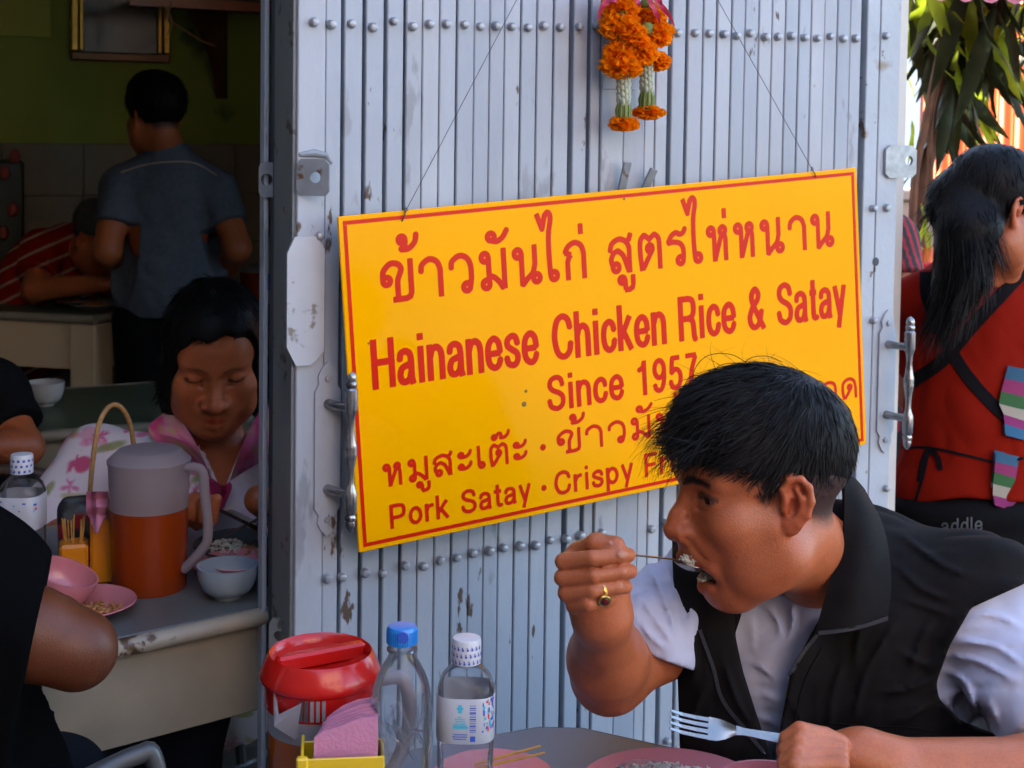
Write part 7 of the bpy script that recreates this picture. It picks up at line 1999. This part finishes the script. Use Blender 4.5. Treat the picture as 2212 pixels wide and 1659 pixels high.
cl_ = thing('wall_calendar', 'plain yellow-green panel at the top of the green wall', 'panel', on_back(50, 70))
ca, cb = on_back(-60, 74), on_back(108, 74); mobj('sheet', box((ca + cb) / 2 * [1, 1, 0] + Z * (ca[2] + .3), (np.linalg.norm((cb - ca)[:2]) / 2, .01, .3), SNR), mat('yellow_green_board', (.36, .36, .045), .6), cl_, smooth=False)
cb_ = thing('corner_cabinet', 'dark narrow cabinet with small red ornaments on the back wall', 'cabinet', on_back(20, 640, .1) * [1, 1, 0])
ka, kb = on_back(-60, 345, .12), on_back(42, 345, .12); kc = (ka + kb) / 2 * [1, 1, 0]
mobj('carcass', box(kc + Z * ka[2] / 2, (np.linalg.norm((kb - ka)[:2]) / 2, .11, ka[2] / 2), SNR, b=.01), mat('dark_green_lacquer', (.015, .022, .012), .4), cb_, smooth=False)
for (u, v) in ((32, 355), (10, 390), (28, 470), (8, 520)):
    q_ = on_back(u, v, .25); mobj('ornament', lathe([(0, 0), (.015, .01), (.02, .03), (.012, .05), (0, .056)], q_, 10), mat('red_ornament', (.22, .03, .02), .5), cb_)
# ------------------------------------------------------------------ garland on the shutter
M_MARI = mat('marigold_petal', (1.0, .31, .004), .7, spec=.1, var=.2, vscale=160, transl=.5)
M_CALYX = mat('green_calyx', (.14, .17, .035), .6, var=.2, vscale=120)
M_JAS = mat('jasmine_bud', (.46, .49, .36), .5, transl=.25)
M_RIB = mat('pink_ribbon', (.55, .03, .08), .4, transl=.3)
GA = thing('flower_garland', 'orange marigold and white jasmine garland hanging from the shutter', 'garland', W(*[on_shutter(1375, 285, .05)[0], .05, on_shutter(1375, 285, .05)[1]]))
def gpt(x, y, off):
    s, z = on_shutter(1207 + x * .2977, y * .2977, off); return W(s, off, z)
def marigold(c, r, flat, seed, ax=None, down=False):
    """Ruffled flower head of many small petals."""
    rs = np.random.RandomState(seed); V, F = [], []
    Rx = frame(ax if ax is not None else (0, 0, 1))
    n = 120
    for i in range(n):
        z = 1 - 2 * (i + .5) / n; a = i * 2.39996
        d = np.array([math.sqrt(1 - z * z) * math.cos(a), math.sqrt(1 - z * z) * math.sin(a), z]) + rs.normal(size=3) * .12
        d = nrm(d); sd = nrm(np.cross(d, rs.normal(size=3))); u2 = np.cross(d, sd)
        w = r * rs.uniform(.22, .36); l0, l1 = r * rs.uniform(.45, .6), r * rs.uniform(.86, 1.12)
        k = len(V)
        rows = [(l0, .35), ((l0 + l1) / 2, 1.0), (l1, .85)]
        for (l, ww) in rows:
            for t in (-1, -.3, .3, 1):
                V.append(d * l + sd * w * ww * t + u2 * w * (.55 * abs(t) ** 1.5 + .35 * math.sin(t * 5 + i)) * (l / l1))
        for a_ in range(2):
            for b_ in range(3): F.append([k + a_ * 4 + b_, k + a_ * 4 + b_ + 1, k + a_ * 4 + b_ + 5, k + a_ * 4 + b_ + 4])
    V = np.array(V) * [1, 1, flat]
    core = lathe([(0, -.6 * r), (.45 * r, -.4 * r), (.6 * r, 0), (.45 * r, .4 * r), (0, .6 * r)], n=10)
    V2 = core[0] * [1, 1, flat]
    VV, FF = join((V, F), (V2, core[1]))
    return xf((VV, FF), np.stack([S, N, Z], 1) if ax is None else Rx, c)
fl_ = [(450, 55, 128, .8, .050), (440, 190, 140, .62, .055), (660, 115, 105, .85, .045), (715, 245, 112, .8, .050), (545, 255, 90, .8, .072), (440, 385, 108, .8, .055), (455, 480, 140, .55, .058), (610, 385, 105, .8, .066), (720, 445, 92, .7, .050), (590, 310, 70, .8, .075)]
for i, (x, y, r, f, o) in enumerate(fl_):
    mobj('marigold', marigold(gpt(x, y, o), r * 1.12 * .2977 / 1290, f, 50 + i), M_MARI, GA, angle=None)
for i, (x, y, r, f, o) in enumerate(((470, 898, 112, .52, .052), (650, 815, 125, .42, .048))):
    mobj('marigold', marigold(gpt(x, y, o), r * .2977 / 1290, f, 80 + i), M_MARI, GA, angle=None)
bud = lathe([(0, -.0085), (.0028, -.007), (.0040, -.003), (.0042, .003), (.0030, .0075), (0, .009)], n=10)
for (x, y0, y1, o) in ((470, 560, 745, .055), (638, 478, 655, .050)):
    for k in range(9):
        yy = y0 + (y1 - y0) * k / 8
        for j in range(5):
            a = 2 * math.pi * j / 5 + k * .6
            c = gpt(x, yy, o) + S * math.cos(a) * .0072 + N * math.sin(a) * .0072
            Rt = axis_rot(nrm(S * math.sin(a) - N * math.cos(a)), .45)
            mobj('jasmine_bud', xf(bud, Rt, c), M_JAS, GA, angle=None)
for (x, y, o) in ((470, 800, .053), (638, 722, .049), (640, 25, .05), (455, 112, .062), (640, 205, .058)):
    c = gpt(x, y, o); h_ = .021 if y > 500 else .010
    mobj('calyx', lathe([(.006, h_), (.0105, h_ * .6), (.012, 0), (.011, -h_ * .7), (.008, -h_)], c, 12), M_CALYX, GA)
    if y > 500:
        for k in range(10):
            a = 2 * math.pi * k / 10; e_ = S * math.cos(a) + N * math.sin(a); mobj('sepal', tube([c + e_ * .0085 + Z * h_ * .8, c + e_ * .0125, c + e_ * .0110 - Z * h_ * .9], [.0012, .0022, .0014], 5), M_CALYX, GA)
for pts in ([(400, -20, .07), (330, 30, .075), (300, 90, .07), (290, 150, .065)], [(420, -30, .08), (395, 10, .085), (375, 25, .08)], [(640, -40, .085), (690, 60, .09), (720, 120, .085), (735, 180, .07)], [(680, -40, .08), (740, 40, .085), (800, 110, .075), (840, 190, .06)], [(560, -30, .09), (575, 20, .095), (590, 50, .09)], [(700, -60, .1), (730, 0, .1), (750, 40, .09)]):
    P = crom([gpt(*p) for p in pts], 6); w_ = np.interp(np.linspace(0, 1, len(P)), [0, .5, 1], [.0055, .0045, .0008])
    mobj('ribbon', bar(P, w_ * 2, .0004, S), M_RIB, GA, smooth=False)
mobj('hanging_string', tube([gpt(560, -40, .05), gpt(560, -300, .02)], .0015, 6), M_CANE, GA)
mobj('hook', tube(crom([gpt(560, -300, 0), gpt(560, -305, .02), gpt(560, -290, .028)], 5), .003, 6), M_STEEL, GA)
# ------------------------------------------------------------------ the garden side, in sunlight
M_FENCE = mat('orange_sheet', (.62, .13, .025), .55, var=.22, vscale=3, stretch=(1, 1, .15), dirt=((.22, .05, .02), .3, 6))
fA = U(1985, 600, 7.8) * [1, 1, 0]; fB = fA + np.array([.76, -.65, 0]) * 2.4; fe = nrm(fB - fA); fl_len = np.linalg.norm(fB - fA); fn = np.array([fe[1], -fe[0], 0])
fen = thing('orange_fence', 'sunlit orange corrugated fence behind the hanging leaves', 'fence', (fA + fB) / 2)
npan = 4
for p in range(npan):
    x0, x1 = fl_len * p / npan, fl_len * (p + 1) / npan - .004; n = 44; V, F = [], []
    for i in range(n + 1):
        x = x0 + (x1 - x0) * i / n; w_ = .018 * math.sin((x / .085) * 2 * math.pi) - .006 * (p % 2)
        for z in (0, 2.7):
            for th in (0, .003): V.append(fA + fe * x + fn * (w_ + th) + Z * z)
    for i in range(n):
        a = i * 4; b = a + 4; F += [[a, b, b + 2, a + 2], [a + 1, a + 3, b + 3, b + 1], [a + 2, b + 2, b + 3, a + 3]]
    mobj('sheet', (np.array(V), F), M_FENCE, fen, angle=None)
for x in np.linspace(0, fl_len, 5): mobj('post', box(fA + fe * x - fn * .05 + Z * 1.35, (.03, .03, 1.38), np.stack([fe, fn, Z], 1)), M_WOOD, fen, smooth=False)
mobj('rail', box(fA + fe * fl_len / 2 - fn * .03 + Z * 2.4, (fl_len / 2, .02, .03), np.stack([fe, fn, Z], 1)), M_WOOD, fen, smooth=False)
pw = thing('planter_wall', 'low pale planter wall behind the woman in red', 'wall', U(2060, 560, 5.6) * [1, 1, 0])
M_PW = mat('pale_plaster', (.55, .42, .34), .8, var=.12, vscale=5)
pz = U(2060, 432, 5.6)[2]; pce = (U(1985, 500, 5.7) + U(2300, 500, 5.5)) / 2 * [1, 1, 0]
mobj('wall_body', box(pce + Z * pz / 2, (.62, .10, pz / 2), rotz(-.15), b=.01), M_PW, pw, smooth=False); mobj('coping', box(pce + Z * (pz + .02), (.65, .13, .02), rotz(-.15), b=.006), M_PW, pw, smooth=False)
rt = thing('red_table', 'red plastic table top showing behind the woman in red', 'table', U(2000, 640, 4.4) * [1, 1, 0]); rz = U(2000, 558, 4.4)[2]
mobj('tabletop', box(U(2040, 560, 4.4) * [1, 1, 0] + Z * rz, (.35, .3, .015), None, b=.006), M_REDP, rt, smooth=False)
for a in (-.3, .3):
    for b in (-.25, .25): mobj('leg', box(U(2040, 560, 4.4) * [1, 1, 0] + np.array([a, b, rz / 2 - .01]), (.02, .02, rz / 2 - .01)), M_REDP, rt, smooth=False)
aw = thing('pink_awning', 'edge of a pink awning over the hanging leaves', 'awning', U(2090, 5, 4.4) * [1, 1, 0])
az = U(2090, -12, 4.3)[2]; AWV, AWF = [], []
a0_, a1_ = U(1950, 0, 4.2) * [1, 1, 0], U(2420, 0, 4.4) * [1, 1, 0]
for i in range(41):
    t = i / 40; p = a0_ * (1 - t) + a1_ * t
    for k, (dz_, dy) in enumerate(((-.035 - .022 * abs(math.sin(t * 28)), 0), (.0, 0), (.26, .7))): AWV.append(p + np.array([0, dy, az + .03 + dz_]))
    if i: b = (i - 1) * 3; AWF += [[b, b + 3, b + 4, b + 1], [b + 1, b + 4, b + 5, b + 2]]
AWV2 = np.array(AWV) + [0, .0, .004]; nA = len(AWV)
mobj('canvas', (np.concatenate([AWV, AWV2]), AWF + [[nA + i for i in f[::-1]] for f in AWF]), mat('pink_canvas', (.70, .28, .36), .8, transl=.4), aw, angle=None)
for x in (a0_ + [.55, .3, 0], a1_): mobj('pole', tube([x, x + Z * (az + .05)], .015, 8), M_STEEL, aw)
# ---- tree with long drooping leaves
M_LEAFD = mat('dark_leaf', (.020, .027, .008), .5, var=.3, vscale=14, transl=.2, spec=.15)
M_LEAFG = mat('grey_green_leaf', (.042, .044, .020), .5, var=.3, vscale=14, transl=.2, spec=.15)
M_LEAFY = mat('backlit_leaf', (.26, .33, .020), .4, var=.2, vscale=14, transl=.6)  # sun shining through the leaf is put into this bright yellow-green
M_BARK = mat('tan_bark', (.10, .045, .020), .8, var=.25, vscale=20, bump=.4, bscale=60)
tr = thing('drooping_tree', 'tree with long drooping dark leaves beside the shutter', 'tree', U(2010, 700, 4.7) * [1, 1, 0])
b0_ = U(1985, 560, 4.7) * [1, 1, 0]
tk = mobj('trunk', tube(crom([b0_, U(1985, 500, 4.7), U(2005, 340, 4.7), U(2035, 150, 4.72), U(2060, -20, 4.75), U(2080, -200, 4.8)], 6), np.linspace(.028, .016, 31), 10), M_BARK, tr)
for pts, r in (([(1968, 640, 4.5), (1975, 400, 4.55), (2000, 260, 4.6), (2040, 60, 4.65), (2070, -120, 4.7)], .013), ([(2006, 480, 4.62), (2010, 400, 4.62), (2012, 250, 4.64), (2050, 80, 4.7)], .010), ([(2052, -60, 4.7), (2110, -110, 4.8), (2180, -130, 4.9)], .02), ([(2060, -40, 4.72), (2010, -110, 4.6), (1960, -130, 4.5)], .018), ([(2075, -150, 4.8), (2150, -210, 5.0)], .018)):
    mobj('branch', tube(crom([U(*p) for p in pts], 6), r, 8), M_BARK, tr)
cr = mobj('crown', tube(crom([U(2040, 60, 4.74), U(2060, -20, 4.77), U(2085, -140, 4.82)], 5), .012, 6), M_BARK, tr)
def leaf_mesh(L, w, bend, seed):
    rs = np.random.RandomState(seed); n = 9; V, F = [], []
    for i in range(n + 1):
        t = i / n; ww = w * (math.sin(math.pi * min(1, t * .95 + .05)) ** .75) * (1 - .25 * t)
        x = L * t; z = -bend * L * t * t; tw = .5 * math.sin(t * 2.5 + seed)
        for s_ in (-1, 0, 1): V.append((x, s_ * ww * math.cos(tw), z + s_ * ww * math.sin(tw) + abs(s_) * ww * .35 + .006 * math.sin(t * 14 + s_ + seed)))
    for i in range(n):
        for k in range(2): F.append([i * 3 + k, i * 3 + k + 1, i * 3 + k + 4, i * 3 + k + 3])
    return np.array(V), F
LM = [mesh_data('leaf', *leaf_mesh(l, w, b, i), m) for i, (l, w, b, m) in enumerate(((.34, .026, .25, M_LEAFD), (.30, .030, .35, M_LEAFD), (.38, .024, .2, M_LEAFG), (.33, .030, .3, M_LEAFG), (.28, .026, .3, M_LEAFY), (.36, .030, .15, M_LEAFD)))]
rs_ = random.Random(12)
for i in range(270):
    if i < 110: u, v, d = rs_.uniform(1995, 2150), rs_.uniform(-150, 60), rs_.uniform(4.5, 5.3)
    elif i < 150: u, v, d = rs_.uniform(2130, 2260), rs_.uniform(-170, 20), rs_.uniform(4.5, 5.3)
    elif i < 175: continue
    elif i < 235: u, v, d = rs_.uniform(2050, 2190), rs_.uniform(30, 120), rs_.uniform(4.6, 5.3)
    else: u, v, d = rs_.uniform(1930, 2060), rs_.uniform(-120, 40), rs_.uniform(4.6, 5.2)
    if 212 <= i < 235: u, v = rs_.uniform(2045, 2110), rs_.uniform(120, 215)
    a = rs_.uniform(0, 6.28); dr = nrm((math.cos(a) * .28, math.sin(a) * .28, -1.0)) if rs_.random() < .85 else nrm((math.cos(a), math.sin(a), -.5))
    R = frame(dr, nrm((rs_.uniform(-1, 1), rs_.uniform(-1, 1), .1))); q = rs_.uniform(.7, 1.15)
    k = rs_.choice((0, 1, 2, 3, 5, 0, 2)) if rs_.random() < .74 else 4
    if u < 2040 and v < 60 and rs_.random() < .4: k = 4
    inst('leaf', LM[k], M4(R, U(u, v, d), (q, q, q)), cr)
for (u, v, d) in ((2000, 470, 4.6), (1990, 440, 4.6), (2010, 500, 4.6), (1975, 520, 4.55), (1970, 260, 4.6)):
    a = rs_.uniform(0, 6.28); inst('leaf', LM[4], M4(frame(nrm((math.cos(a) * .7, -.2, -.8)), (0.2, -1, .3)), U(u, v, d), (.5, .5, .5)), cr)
# bright garden ground and a pale house far behind
hs_ = thing('garden_house', 'pale sunlit house wall far beyond the leaves', 'house', U(2150, 300, 15) * [1, 1, 0])
M_PALE = mat('pale_house_paint', (.72, .70, .66), .8, var=.05, vscale=2)
hcx = U(2100, 300, 15) * [1, 1, 0]; mobj('wall', box(hcx + Z * 2.2, (3.2, 1.5, 2.2), rotz(.5), b=.02), M_PALE, hs_, smooth=False); mobj('roof', box(hcx + Z * 4.5, (3.5, 1.8, .1), rotz(.5), b=.02), M_WOOD, hs_, smooth=False)
